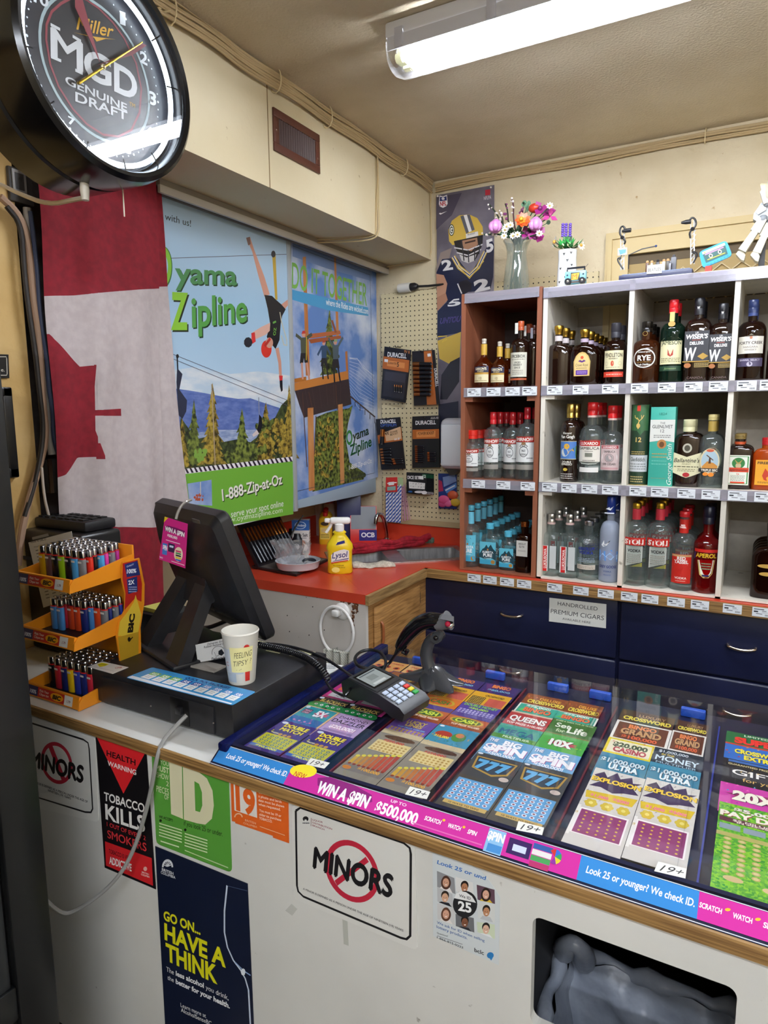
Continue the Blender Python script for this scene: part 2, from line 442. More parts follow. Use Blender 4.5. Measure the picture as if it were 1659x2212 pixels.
# lamps of the ceiling: clear-covered twin tube fixtures
def fixture(x, y, label):
    t = thing('fluorescent_light_fixture', label, 'ceiling light', (x, y, 2.70), group='fluorescent ceiling lights')
    b = MB().box((-.62, -.07, .055), (.62, .07, .10), '#d8d8dc/.5', .008); b.box((-.6, -.055, .045), (.6, .055, .056), '#eef0f2/.4')
    [b.box((-.61, s * .0705 - .0015, .018), (.61, s * .0705 + .0015, .056), '#c4c4ca/.5') for s in (-1, 1)]; b.obj('housing', t, world=False)
    for s in (-1, 1):
        MB().lathe([(.013, -.57), (.013, .57)], 'tube_light', 12, (0, .028 * s, .012), axis='X').obj('tube', t, world=False)
        e = MB()
        for q in (-.6, .58): e.lathe([(.014, q), (.014, q + .02)], '#e6e2b0/.5', 12, (0, .028 * s, .012), axis='X')
        e.box((-.6, .02 * s - .008, .0), (-.575, .02 * s + .016, .04), '#d9d7a4/.5'); e.obj('tube_socket', t, world=False)
    c = MB(); rs = []
    for q, k in ((-.625, .55), (-.62, .9), (-.60, 1), (.60, 1), (.62, .9), (.625, .55)):
        rs.append([V((q, .07 * k * math.cos(a), .055 - .085 * k * math.sin(a) ** .6)) for a in [pi * i / 12 for i in range(13)]])
    c.rings(rs, 'lamp_cover', cap=False, closed=False)
    for q in [i * .035 - .58 for i in range(34)]: c.tube([(q, -.071, .045), (q, -.066, .0)], .0008, 'lamp_cover', 5)
    c.obj('cover', t, world=False)
    for q in (-.57, -.28, .1, .42):
        [MB().box((q - .014, s - .0035, .02), (q + .014, s + .0035, .075), '#b9b9c2/.4', .002).obj('latch', t, world=False) for s in (-.0725, .0725)]
    return t
for i, (x, y) in enumerate(FIXTURES):
    fixture(x, y, ['clear covered twin tube lamp on the ceiling above the bottle shelves', 'clear covered twin tube lamp on the ceiling behind the viewer', 'clear covered twin tube fill lamp added unseen on the ceiling behind, to the right', 'clear covered twin tube fill lamp added unseen on the ceiling farthest behind the viewer', 'clear covered twin tube fill lamp added unseen in the far right ceiling corner behind', 'clear covered twin tube fill lamp added unseen over the right end of the counter'][i])

# cables along the ceiling corner
def cable_run(name, label, pts, n, r, spread, mat='#b9a27a/.6', ties=(), seed=1, tie=True):
    t = thing(name, label, 'cables', pts[0]); rnd = random.Random(seed)
    for k in range(n):
        o = V((0, 0, 0)); p = []
        for i, q in enumerate(pts):
            a, b = pts[max(i - 1, 0)], pts[min(i + 1, len(pts) - 1)]
            d = (V(b) - V(a)).normalized(); s_ = d.cross(V((0, 0, 1))); s_ = s_.normalized() if s_.length > .1 else V((0, 1, 0))
            u = d.cross(s_)
            p.append(V(q) + u * ((k - (n - 1) / 2) * spread + rnd.uniform(-.4, .4) * spread) + s_ * rnd.uniform(-.5, .5) * spread)
        MB().tube(p, r, mat, 7, smooth=2).obj('cable', t)
    for i in ties:
        q, a = V(pts[i]), V(pts[min(i + 1, len(pts) - 1)]); d = (a - q).normalized(); m = MB()
        w = (n / 2 + .8) * spread + r; u = d.cross(d.cross(V((0, 0, 1)))).normalized() if abs(d.z) < .9 else V((0, 1, 0))
        s_ = d.cross(u)
        m.tube([q + (u * math.cos(x) * w + s_ * math.sin(x) * w * .6) for x in [2 * pi * j / 12 for j in range(13)]], .0022, '#d8c69c/.5', 6)
        m.obj('cable_tie', t)
    return t
def run(y0, y1, n): return [(XS + .018, y0 + (y1 - y0) * i / n, 2.772 + .006 * math.sin(i * 2.1)) for i in range(n + 1)]
cable_run('cable_bundle', 'beige cables tied along the ceiling edge of the soffit', run(1.05, 3.25, 14), 7, .0045, .0085, ties=(3, 6, 8, 12), seed=3)
cable_run('cable_bundle', 'beige cables tied along the ceiling edge of the back wall', [(XS + .03 + (2.4 - XS) * i / 16, YB - .015, 2.765 + .005 * math.sin(i * 1.7)) for i in range(17)], 5, .0045, .008, ties=(5, 9), seed=5)
d = P(812, 340, X=XS + .008); e = P(815, 500, X=XS + .008); y = e.y
cable_run('cable_drop', 'two thin cables dropping down the soffit face to its underside', [(XS + .008, y, 2.76), (XS + .008, y + .004, 2.66), (XS + .008, y - .003, 2.5), (XS + .008, y, 2.425), (XS - .02, y - .01, 2.412), (XS - .12, y - .03, 2.412), (XS - .3, y - .12, 2.412)], 3, .0035, .009, '#c0ab80/.6', seed=2)
cable_run('cable_drop', 'single cable hanging at the corner end of the soffit', [(XS + .01, 3.24, 2.76), (XS + .012, 3.25, 2.7), (XS + .008, 3.262, 2.55), (XS + .006, 3.262, 2.425), (XS - .05, 3.26, 2.412), (XS - .3, 3.25, 2.41)], 1, .0035, .008, '#c0ab80/.6')
cable_run('cable_drop', 'cable loop dropping from the ceiling bundle beside the round clock', [(XS + .012, 1.52, 2.77), (XS + .014, 1.47, 2.745), (XS + .012, 1.46, 2.68), (XS + .012, 1.462, 2.44)], 2, .004, .012, '#c0ab80/.6')

# vent in the soffit face
v = [P(*q, X=XS) for q in ((587, 231), (687, 293), (688, 379), (592, 326))]
y0, y1, z0, z1 = v[0].y, v[1].y, v[3].z, v[0].z
t = thing('vent_grille', 'brown metal vent grille set in the soffit face', 'vent', (XS, (y0 + y1) / 2, z0))
m = MB(); w = .028; cm = '#5a3328/.4'
for a, b in (((y0, z0), (y1, z0 + w)), ((y0, z1 - w), (y1, z1)), ((y0, z0 + w), (y0 + w, z1 - w)), ((y1 - w, z0 + w), (y1, z1 - w))): m.box((XS, a[0], a[1]), (XS + .008, b[0], b[1]), cm, .002)
m.obj('frame', t)
MB().box((XS - .0005, y0 + w, z0 + w), (XS + .001, y1 - w, z1 - w), '#0c0a0a/.8').obj('backing', t)
for i in range(16):
    q = y0 + w + (y1 - y0 - 2 * w) * (i + .5) / 16
    MB().hexa([(XS + .001, q - .004, z0 + w), (XS + .001, q - .002, z0 + w), (XS + .007, q + .005, z0 + w), (XS + .007, q + .003, z0 + w)], [(XS + .001, q - .004, z1 - w), (XS + .001, q - .002, z1 - w), (XS + .007, q + .005, z1 - w), (XS + .007, q + .003, z1 - w)], '#3e2620/.5').obj('slat', t)
for yy, zz in ((y0 + .014, (z0 + z1) / 2), (y1 - .014, (z0 + z1) / 2 - .02)): MB().ball((XS + .008, yy, zz), .005, '#8a7468/.3/1', 10, (.5, 1, 1)).obj('screw', t)

# window high in the back wall: moulded frame and expanded metal mesh
w1 = thing('window_1', None, None, (.35, YB, 2.12)); w1['kind'] = 'structure'
wx0, wz1 = P(1312, 508, Y=YB).x, P(1312, 508, Y=YB).z; f = MB(); fw = .1
wx1 = 1.6; wz0 = 1.95
for k, (a, b, d) in enumerate(((0, .1, .03), (.012, .03, .04), (.07, .1, .012))):
    f.box((wx0 + a, YB - d, wz0), (wx0 + b, YB, wz1 - b), '#cdb888/.6'); f.box((wx0 + a, YB - d, wz1 - b), (wx1, YB, wz1 - a), '#cdb888/.6')
f.obj('frame', w1)
MB().box((wx0 + .1, YB - .004, wz0), (wx1, YB - .002, wz1 - .1), '#a8905f/.7').box((wx0 + .1, YB - .006, wz1 - .14), (wx1, YB - .003, wz1 - .1), '#5e4f38/.7').box((wx0 + .1, YB - .006, wz0 + .06), (wx1, YB - .003, wz0 + .17), '#3f362c/.7').obj('backing_board', w1)
g = MB(); nx = 30; px_ = .075; pz = .03
for r_ in range(9):
    for c_ in range(nx):
        x = wx0 + .1 + px_ * (c_ + (r_ % 2) * .5); z = wz0 + .03 + pz * r_
        if z + pz < wz1 - .1 and x + px_ < wx1:
            for s in (-1, 1): g.hexa([(x + px_ / 2, YB - .014, z), (x + px_ / 2, YB - .009, z), (x + px_ / 2, YB - .009, z + .005), (x + px_ / 2, YB - .014, z + .005)], [(x + px_ / 2 + s * px_ / 2, YB - .014, z + pz), (x + px_ / 2 + s * px_ / 2, YB - .009, z + pz), (x + px_ / 2 + s * px_ / 2, YB - .009, z + pz + .005), (x + px_ / 2 + s * px_ / 2, YB - .014, z + pz + .005)], '#c4b084/.5')
g.obj('mesh_grille', w1)
# cable channel on the back wall behind the vases
m = MB()
m.tube([(-1.23, YB - .012, 2.205), (-.95, YB - .012, 2.2), (-.80, YB - .012, 2.225), (-.72, YB - .012, 2.215), (-.66, YB - .012, 2.15), (-.62, YB - .012, 2.05)], .012, '#c2ad7e/.6', 8, smooth=2)
m.tube([(-1.23, YB - .01, 2.235), (-.85, YB - .01, 2.24)], .008, '#b8a375/.6', 8)
m.obj('wall_conduit', label='beige painted conduit running along the back wall behind the vases', cat='conduit')

# ---------------------------------------------------------------- sliding-door wall cabinet with posters
cab = thing('wall_cabinet', 'wall cabinet with two sliding doors that carry adventure posters', 'cabinet', (-2.05, 2.5, 1.19))
b = MB(); b.box((-2.25, 1.765, 1.2), (-1.90, YB - .005, 1.22), '#b9b2a4/.6'); b.box((-2.25, 1.765, 1.22), (-2.23, YB - .005, 2.419), '#a59c8c/.6'); b.box((-2.25, 1.765, 1.22), (-1.90, 1.785, 2.419), '#b9b2a4/.6')
b.obj('body', cab)
r_ = MB(); r_.box((-1.905, 1.70, 2.40), (-1.80, YB - .004, 2.419), '#8f877c/.5'); r_.box((-1.812, 1.70, 2.375), (-1.80, YB - .004, 2.40), '#c9c3b8/.45'); r_.box((-1.86, 1.70, 2.385), (-1.845, YB - .004, 2.40), '#77706a/.5')
r_.obj('track', cab)
d1 = MB(); ym = P(632, 800, X=-1.86).y
d1.box((-1.88, 1.765, 1.195), (-1.8595, ym, 2.384), '#9fb4c4/.5', .003).box((-1.866, ym - .022, 1.195), (-1.853, ym + .004, 2.384), '#a9aeb0/.4', .002)
door1 = d1.obj('door', cab)
d2 = MB(); ye = 3.25
d2.box((-1.905, ym - .03, 1.20), (-1.885, ye, 2.384), '#93a9bb/.45', .003).box((-1.886, ym + .004, 1.20), (-1.8785, ye, 1.285), '#9db0bf/.4', .003).box((-1.886, ye - .03, 1.285), (-1.8785, ye, 2.384), '#a6b7c4/.4', .003)
door2 = d2.obj('door', cab)

Zp = (340, 380, 2.99)
def blob(p, x, y, w, h, n, c, rnd, r=7):
    for _ in range(n):
        a = rnd.uniform(0, 2 * pi); q = rnd.random() ** .5
        p.oval((x + math.cos(a) * q * w, y + math.sin(a) * q * h), r * rnd.uniform(.6, 1.3), r * rnd.uniform(.8, 1.8), c, 7, rnd.random())
def conifer(p, x, y0, y1, w, c, n=9, sk=0, rnd=random.Random(4)):
    L = [(x + sk, y1)]; R_ = []
    for i in range(n):
        t = (i + 1) / n; yy = y1 + (y0 - y1) * t
        L += [(x + sk * (1 - t) - w * t * rnd.uniform(.7, 1.15), yy), (x + sk * (1 - t) - w * t * .55, yy - 6)]
        R_ += [(x + sk * (1 - t) + w * t * rnd.uniform(.7, 1.15), yy - 4), (x + sk * (1 - t) + w * t * .55, yy - 9)]
    p.poly(L + R_[::-1], c)

# poster on the first door
p = Pr('X', -1.8595, zoom=Zp, rough=.3, step=.00008)
p.poly([(-60, 10), (838, 375), (876, 2172), (-60, 2390)], 'sky_print')
p.poly([(60, 1260), (240, 1235), (470, 1280), (650, 1262), (858, 1290), (858, 1560), (60, 1500)], 'haze_sky')
p.poly([(100, 1372), (200, 1385), (300, 1402), (420, 1425), (520, 1440), (600, 1436), (700, 1470), (856, 1520), (860, 1740), (100, 1740)], 'mountain')
p.poly([(100, 1680), (400, 1640), (700, 1640), (862, 1660), (862, 1800), (100, 1800)], 'lake')
rnd = random.Random(11)
p.poly([(120, 1900), (150, 1560), (200, 1630), (250, 1700), (340, 1680), (420, 1720), (520, 1700), (600, 1720), (640, 1690), (690, 1600), (760, 1560), (800, 1480), (862, 1420), (870, 1820), (500, 1860)], 'foliage_dark')
conifer(p, 235, 1880, 1440, 75, 'foliage'); conifer(p, 355, 1870, 1335, 95, 'foliage_gold', 11); conifer(p, 545, 1860, 1500, 80, 'foliage'); conifer(p, 690, 1850, 1460, 90, 'foliage_gold', sk=10); conifer(p, 850, 1830, 1345, 60, 'foliage_gold')
conifer(p, 160, 1890, 1560, 70, 'foliage_gold')
blob(p, 640, 1760, 60, 60, 20, 'foliage', rnd, 14); blob(p, 780, 1680, 80, 100, 46, 'foliage_gold', rnd, 15); blob(p, 280, 1810, 50, 40, 12, '#7ea546', rnd, 13); blob(p, 480, 1810, 60, 30, 14, 'foliage', rnd, 12); blob(p, 700, 1620, 60, 60, 22, 'foliage', rnd, 12)
p.line([(350, 1345), (372, 1870)], .006, '#a5937a')
for a, b_ in (((100, 1152), (836, 1448)), ((100, 1182), (836, 1482)), ((70, 532), (838, 506))): p.line([a, b_], .0022, '#5d5a70')
# riders hanging from the wire
dk, sk_ = '#1b1b22', '#d39a86'
p.poly([(575, 402), (598, 396), (622, 470), (690, 650), (725, 765), (690, 780), (650, 640), (612, 490)], sk_); p.poly([(572, 400), (597, 393), (602, 440), (586, 450)], '#8a6d66')
p.poly([(846, 795), (800, 830), (822, 860), (848, 830)], sk_)
p.poly([(740, 500), (762, 500), (775, 800), (760, 800)], '#c7a640'); p.oval((748, 505), 14, 22, '#3c3c44')
p.poly([(690, 768), (740, 775), (765, 800), (800, 830), (828, 862), (805, 905), (795, 960), (788, 1060), (762, 1118), (735, 1085), (705, 1040), (728, 960), (712, 860)], dk)
p.text('OZ', (762, 1030), (768, 980), (745, 1030), '#7ec850', .01); p.line([(745, 950), (765, 940)], .008, '#6ab04c')
p.poly([(728, 948), (670, 975), (612, 1012), (600, 1060), (640, 1052), (700, 1025), (725, 1000)], '#e0b3a4'); p.poly([(605, 1015), (628, 1010), (634, 1070), (612, 1085)], '#d8383a'); p.oval((585, 1075), 28, 34, '#2b2b33', 9)
p.line([(790, 880), (800, 940), (835, 1060), (836, 1095), (815, 1090), (800, 1030)], .006, '#d0c9b0')
p.oval((703, 1118), 34, 56, '#d63a30'); p.oval((722, 1078), 24, 34, sk_); p.line([(692, 1100), (728, 1050)], .012, '#b5302c')
p.poly([(760, 1115), (782, 1108), (798, 1200), (803, 1300), (786, 1305), (780, 1210)], sk_); p.poly([(784, 1290), (808, 1290), (806, 1322), (788, 1322)], '#d8383a'); p.poly([(788, 1322), (806, 1320), (808, 1385), (798, 1396), (790, 1360)], '#1f1f26')
p.line([(126, 1165), (130, 1250)], .006, dk); p.poly([(126, 1240), (160, 1280), (150, 1330), (140, 1380), (190, 1450), (185, 1520), (160, 1570), (130, 1540), (128, 1420), (122, 1330)], '#2a2f44'); p.oval((128, 1165), 9, 14, dk)
p.line([(653, 1430), (656, 1540)], .005, '#8a8f9c'); p.poly([(655, 1540), (672, 1560), (676, 1620), (655, 1665), (640, 1640), (652, 1600)], dk); p.poly([(640, 1640), (655, 1665), (618, 1685), (610, 1672)], '#d8c9c4')
# lettering
p.ring((38, 590), 58, 135, .42, '#2f6b34'); p.ring((32, 586), 58, 130, .38, '#86c440')
p.text('yama', (112, 690), (512, 704), (112, 545), '#4d8d58', .022, sh=(7, 9, '#173a22'))
p.text('Z', (86, 985), (196, 985), (86, 745), '#8fca3c', .035, sh=(9, 12, '#1b2a1a'))
p.text('ipline', (222, 975), (578, 938), (218, 772), '#56a04c', .022, sh=(7, 9, '#173a22'))
p.text('with us!', (48, 282), (216, 328), (48, 236), '#2c2f36')
# green band
p.poly([(170, 1912), (876, 1812), (876, 2185), (440, 2260), (185, 2200)], '#74b240')
p.poly([(170, 1892), (876, 1812), (876, 1842), (170, 1926)], '#f0ecf2')
for i in range(24):
    x = 176 + i * 29; y = 1892 - (x - 170) * .1133
    p.poly([(x, y), (x + 12, y - 1), (x + 28, y + 28), (x + 14, y + 30)], '#2e2336')
p.poly([(192, 1988), (348, 1962), (352, 2130), (205, 2120)], 'cloud_sky'); blob(p, 268, 2080, 30, 26, 12, '#b5563a', rnd, 7); p.line([(276, 1976), (276, 2060)], .004, '#d8d0c0')
p.text('1-888-Zip-at-Oz', (418, 2098), (806, 1988), (412, 2022), '#f4f2ea', .02, sh=(5, 6, '#23301c'))
p.text('serve your spot online', (474, 2207), (812, 2133), (474, 2160), '#f1f4ec')
p.text('www.oyamazipline.com', (400, 2250), (806, 2172), (400, 2212), '#e3efd6')
o = p.obj('poster', door1); o['label'] = 'zip line poster with an upside down rider over forest'
# poster on the second door
p = Pr('X', -1.8780, zoom=Zp, rough=.3, step=.00008)
p.poly([(862, 405), (1412, 600), (1425, 1945), (888, 2100)], 'cloud_sky')
p.poly([(872, 420), (1100, 500), (1385, 610), (1385, 680), (1100, 600), (872, 520)], '#7c95c4')
p.poly([(938, 525), (958, 520), (985, 1290), (958, 1290)], 'timber'); p.poly([(1140, 520), (1152, 520), (1172, 1040), (1155, 1040)], 'timber')
conifer(p, 1110, 1290, 860, 75, 'foliage', 10); blob(p, 1120, 1200, 55, 90, 30, 'foliage_dark', rnd, 11)
p.poly([(870, 735), (1000, 765), (1360, 850), (1362, 905), (1100, 868), (870, 800)], '#4a9fd2')
p.text('DO IT TOGETHER', (868, 722), (1352, 838), (868, 548), '#7cb751', .008)
p.text('where the Rides are wicked.com', (1088, 832), (1360, 893), (1088, 788), '#f2f5f8', .008)
p.poly([(968, 1022), (1178, 998), (1184, 1022), (985, 1050)], '#b56238'); p.poly([(975, 1056), (1184, 1030), (1186, 1050), (990, 1082)], '#a5552f'); p.poly([(1120, 935), (1132, 930), (1158, 1010), (1146, 1015)], '#8b4b30')
p.poly([(1212, 1135), (1226, 1130), (1240, 1412), (1226, 1415)], '#b9733a')
for i in range(13): p.line([(1240, 1180 + i * 19), (1300, 1190 + i * 26), (1398, 1300 + i * 19)], .0018, '#dbe4f2')
p.line([(1240, 1175), (1290, 1180), (1330, 1240), (1398, 1290)], .003, '#e6ecf5')
p.poly([(884, 1338), (1228, 1258), (1232, 1312), (886, 1388)], '#c9813f'); p.poly([(884, 1310), (960, 1296), (960, 1322), (884, 1336)], '#b5702f')
p.poly([(886, 1388), (1234, 1312), (1252, 1475), (1130, 1510), (945, 1562), (915, 1480)], '#3d3133')
for i in range(7): p.line([(905 + i * 46, 1388 - i * 9), (940 + i * 40, 1540 - i * 12)], .002, '#5a4a48')
p.poly([(1020, 1560), (1090, 1530), (1180, 1510), (1235, 1500), (1260, 1480), (1230, 1600), (1215, 1700), (1240, 1850), (1340, 1920), (1330, 1960), (1000, 2040), (1010, 1800)], 'foliage')
blob(p, 1100, 1750, 80, 200, 50, 'foliage_gold', rnd, 12); blob(p, 1280, 1920, 60, 30, 14, 'foliage_dark', rnd, 11)
p.poly([(968, 1500), (1005, 1495), (1014, 2028), (976, 2036)], 'timber'); p.poly([(1164, 1478), (1194, 1472), (1206, 1982), (1180, 1988)], 'timber')
for a, b_ in (((935, 1400), (965, 1880)), ((975, 1395), (998, 1500)), ((1150, 1350), (1160, 1510)), ((1022, 1550), (1012, 1800))): p.line([a, b_], .006, '#5c3f34')
p.line([(1238, 1418), (1405, 1558)], .008, '#4b3a36')
for i in range(5): p.line([(1275 + i * 32, 1455 + i * 27), (1275 + i * 32, 1490 + i * 27)], .006, '#3a2f30')
def jumper(x, y, k, top, leg, hat, up):
    p.poly([(x - 22 * k, y), (x + 22 * k, y - 4), (x + 20 * k, y + 100 * k), (x - 18 * k, y + 100 * k)], top)
    p.line([(x - 18 * k, y + 6), (x - 52 * k, y - up)], .016 * k, top); p.line([(x + 18 * k, y + 2), (x + 52 * k, y - up - 4)], .016 * k, top)
    p.poly([(x - 20 * k, y + 98 * k), (x + 20 * k, y + 98 * k), (x + 28 * k, y + 165 * k), (x + 4, y + 160 * k), (x, y + 130 * k), (x - 4, y + 162 * k), (x - 26 * k, y + 165 * k)], leg)
    p.line([(x - 14 * k, y + 160 * k), (x - 8 * k, y + 268 * k)], .014 * k, leg if k < 1 else sk_); p.line([(x + 18 * k, y + 160 * k), (x + 34 * k, y + 268 * k)], .014 * k, leg if k < 1 else sk_)
    p.oval((x - 2, y - 22 * k), 12 * k, 17 * k, sk_); p.poly([(x - 15 * k, y - 26 * k), (x - 8 * k, y - 46 * k), (x + 8 * k, y - 46 * k), (x + 13 * k, y - 28 * k)], hat)
jumper(945, 1046, 1, '#4d5243', '#23242b', '#c4342e', 20); jumper(1075, 1098, .8, '#2c4a6e', '#20242e', '#b84a3a', -60); jumper(1150, 1095, .9, '#4a5b66', '#1d2029', '#88a070', 48)
p.line([(962, 1040), (960, 1190)], .006, '#d0b83c')
p.ring((1238, 1690), 20, 48, .4, '#3c8a45'); p.text('yama', (1260, 1712), (1364, 1668), (1258, 1650), '#1b3a26', .025)
p.text('Zipline', (1244, 1808), (1382, 1742), (1240, 1738), '#1f5a33', .025); p.text('1-888-Zip-at-Oz', (1236, 1900), (1382, 1852), (1236, 1868), '#f4f4f6', .012)
for a, b_ in (((872, 452), (1372, 640)), ((1372, 640), (1400, 1918)), ((1400, 1918), (900, 2036))): p.line([a, b_], .002, '#3b4452')
o = p.obj('poster', door2); o['label'] = 'poster of three jumpers on a tall timber platform'

# ---------------------------------------------------------------- flag
Zf = (0, 340, 2.634)
def fl(x, y, dx=0):
    q = P(Zf[0] + x / Zf[2], Zf[1] + y / Zf[2], X=-1.80)
    return q
def fx(s, y, l=((200, 20), (372, 2560)), r=((893, 20), (950, 2560))):
    t = (y - 20) / 2540
    a = l[0][0] + (l[1][0] - l[0][0]) * t; b = r[0][0] + (r[1][0] - r[0][0]) * t
    return a + (b - a) * s
def interp(x, pts):
    for (a, b), (c, d) in zip(pts, pts[1:]):
        if a <= x <= c: return b + (d - b) * (x - a) / (c - a)
    return pts[0][1] if x < pts[0][0] else pts[-1][1]
m = MB(); NC = 60
def solve(s, pts, y=1000):
    for _ in range(8): y = interp(fx(s, y), pts)
    return y
def fpt(s, y, amp=.012):
    q = fl(fx(s, y), y); q.x += amp * math.sin(s * 17 + .6) * (.4 + .6 * (y / 2500)) + .02 * math.sin(s * 3.1) + .006 * math.sin(y / 190 + s * 5)
    return q
top_b = [(200, 790), (420, 786), (640, 765), (960, 742)]; bot_b = [(300, 2068), (372, 2068), (640, 2100), (960, 2105)]
up_ = [(280, 1005), (300, 1035), (440, 1192), (528, 1182)]; lo_ = [(300, 1830), (360, 1805), (440, 1708), (520, 1704), (562, 1718)]
for i in range(NC):
    s0, s1 = i / NC, (i + 1) / NC
    def bounds(s):
        x = fx(s, 1450); B = [(20, 'r'), (solve(s, top_b), 'w')]
        iv = []
        if x <= 514: iv = [(solve(s, up_), solve(s, lo_))]
        elif x <= 528: iv = [(1182, 1182 + (528 - x) / 14 * 150), (1438, 1470), (1545 + (x - 514) * 3.4, 1716)]
        elif x <= 562: iv = [(1437, 1470), (1545 + (x - 514) * 3.4, 1716)]
        elif x <= 692: iv = [(1436 - (x - 562) * .05, 1471)]
        for a, b_ in iv: B += [(a, 'r'), (b_, 'w')]
        return B + [(solve(s, bot_b), 'r'), (2560, 'e')]
    A, B2 = bounds(s0 + 1e-6), bounds(s1 - 1e-6)
    if len(A) != len(B2): A = B2 = A if len(A) < len(B2) else B2
    for (a, c_), (a2, _), (b_, _), (b2, _) in zip(A, A[1:], B2, B2[1:]):
        n = max(1, int((a2 - a) / 90))
        for k in range(n):
            ta, tb = k / n, (k + 1) / n
            m.quad(fpt(s0, a + (a2 - a) * tb), fpt(s1, b_ + (b2 - b_) * tb), fpt(s1, b_ + (b2 - b_) * ta), fpt(s0, a + (a2 - a) * ta), 'flag_red' if c_ == 'r' else 'flag_white')
# the folded-over hem on the right
h_ = MB()
for (ya_, yb_, c_) in ((20, 735, 'flag_red'), (735, 1990, 'flag_white')):
    for k in range(10):
        y0_, y1_ = ya_ + (yb_ - ya_) * k / 10, ya_ + (yb_ - ya_) * (k + 1) / 10
        rr = lambda y: interp(y, [(20, 905), (735, 948), (1990, 1078)])
        g_ = lambda x, y: P(Zf[0] + x / Zf[2], Zf[1] + y / Zf[2], X=-1.825)
        for a, b_ in ((0, .5), (.5, 1)):
            q = lambda t, y: g_(fx(.95, y) + (rr(y) - fx(.95, y)) * t, y) + V((.006 * math.sin(t * 6 + y / 300), 0, 0))
            h_.quad(q(a, y1_), q(b_, y1_), q(b_, y0_), q(a, y0_), c_)
flag = thing('flag', 'red and white maple leaf flag hung sideways beside the sliding doors', 'flag', (-1.80, 1.55, .95))
m.obj('cloth', flag, smooth=80); h_.obj('hem', flag, smooth=80)

# ---------------------------------------------------------------- left corner: conduit, boxes, sign, frame
Zw = (0, 340, 2.836)
def lw(x, y, X=-1.86): return P(Zw[0] + x / Zw[2], Zw[1] + y / Zw[2], X=X)
a = lw(60, 40, -1.84); b_ = lw(228, 300, -1.84)
t = thing('electrical_box', 'grey metal electrical box at the top of the conduit by the flag', 'electrical box', ((-1.88), a.y, b_.z))
MB().box((-1.985, a.y, b_.z), (-1.85, b_.y, a.z), '#46423f/.45', .004).obj('case', t)
q = lw(115, 150, -1.85); MB().box((-1.85, q.y - .02, q.z - .03), (-1.846, q.y + .02, q.z + .03), '#8a8580/.4').box((-1.847, q.y - .013, q.z - .022), (-1.8455, q.y + .013, q.z + .022), '#3a3634/.5').obj('cover_plate', t)
MB().ball((-1.85, a.y + .03, a.z - .03), .007, '#2a2725/.4', 8).obj('screw', t)
a = lw(298, 1850, -1.84); b_ = lw(386, 2050, -1.84)
t = thing('electrical_box', 'dark junction box low on the wall at the foot of the conduit', 'electrical box', (-1.88, a.y, b_.z))
MB().box((-1.985, a.y, b_.z), (-1.85, b_.y, a.z), '#3a3430/.5', .003).obj('case', t); MB().box((-1.849, a.y, b_.z), (-1.843, a.y + .012, a.z), '#c8beb0/.3/1').obj('cover_edge', t)
pp = [lw(x, y, -1.85) for x, y in ((165, 310), (180, 520), (205, 800), (228, 1050), (262, 1400), (285, 1560), (318, 1820))]
MB().tube(pp, .011, '#a8a29a/.35', 10, smooth=1).obj('conduit_pipe', label='bare metal conduit pipe running down the wall left of the flag', cat='conduit')
for k, (lab, xs) in enumerate((('tan flat cable strapped to the conduit left of the flag', [(0, 240), (100, 330), (150, 430), (185, 620), (205, 880), (238, 1080), (250, 1300), (262, 1520), (285, 1700), (240, 1900), (180, 2080), (130, 2300), (110, 2500)]),
                               ('black cable running behind the tan cable down to the counter', [(40, 300), (130, 410), (145, 650), (170, 900), (215, 1180), (240, 1420), (270, 1680), (230, 1940), (150, 2200)]),
                               ('blue grey cable on the flag side of the conduit', [(185, 330), (205, 480), (228, 700), (245, 980), (290, 1250), (300, 1420), (325, 1560), (325, 1720), (370, 1850)]),
                               ('white cable looping from the conduit down behind the black printer', [(255, 1900), (270, 2080), (300, 2200), (330, 2320)]))):
    MB().tube([lw(x, y, -1.835 + .004 * k) for x, y in xs], (.010, .007, .006, .004)[k], ('#b09078/.6', '#26211f/.5', '#39415a/.5', '#cbbcae/.5')[k], 8, smooth=2).obj('cable', label=lab, cat='cable', group='cables by the flag')
a = lw(292, 1020, -1.88); b_ = lw(350, 1700, -1.88); t = thing('louvre_panel', 'grey slotted louvre panel half hidden behind the flag', 'vent', (-1.9, a.y, b_.z))
MB().box((-1.95, a.y, b_.z), (-1.9, a.y + .12, a.z), '#5d544e/.5').obj('frame', t); m = MB()
for k in range(22): z = a.z - .03 - (a.z - b_.z - .05) * k / 22; m.box((-1.9, a.y + .025, z - .008), (-1.893, a.y + .12, z), '#7d736b/.5')
m.obj('slats', t)
s = sheet('wall_sign', 'black sign with scrolled white border on the yellow wall', 'sign', 'X', -1.859, [(-60, 1205), (44, 1208), (50, 1352), (-60, 1350)], '#121214', Zw, .006, .3)
s.line([(-50, 1222), (30, 1222), (33, 1235), (36, 1325), (33, 1335), (-50, 1335)], .002, '#d8d2c4'); s.text('e.', (-2, 1312), (20, 1312), (-2, 1290), '#e8e2d4'); s.fin()
a, b_ = lw(-80, 1405, -1.859), lw(98, 1958, -1.859)
t = thing('picture_frame', 'black framed certificate hanging on the yellow wall under the sign', 'picture frame', (-1.86, a.y, b_.z))
m = MB(); w = .028
for c0, c1 in (((a.y, b_.z), (b_.y, b_.z + w)), ((a.y, a.z - w), (b_.y, a.z)), ((b_.y - w, b_.z), (b_.y, a.z))): m.box((-1.86, c0[0], c0[1]), (-1.84, c1[0], c1[1]), '#101012/.3', .004)
m.obj('frame', t); MB().box((-1.859, a.y, b_.z + w), (-1.852, b_.y - w, a.z - w), '#d9d2c8/.4').obj('mount', t)
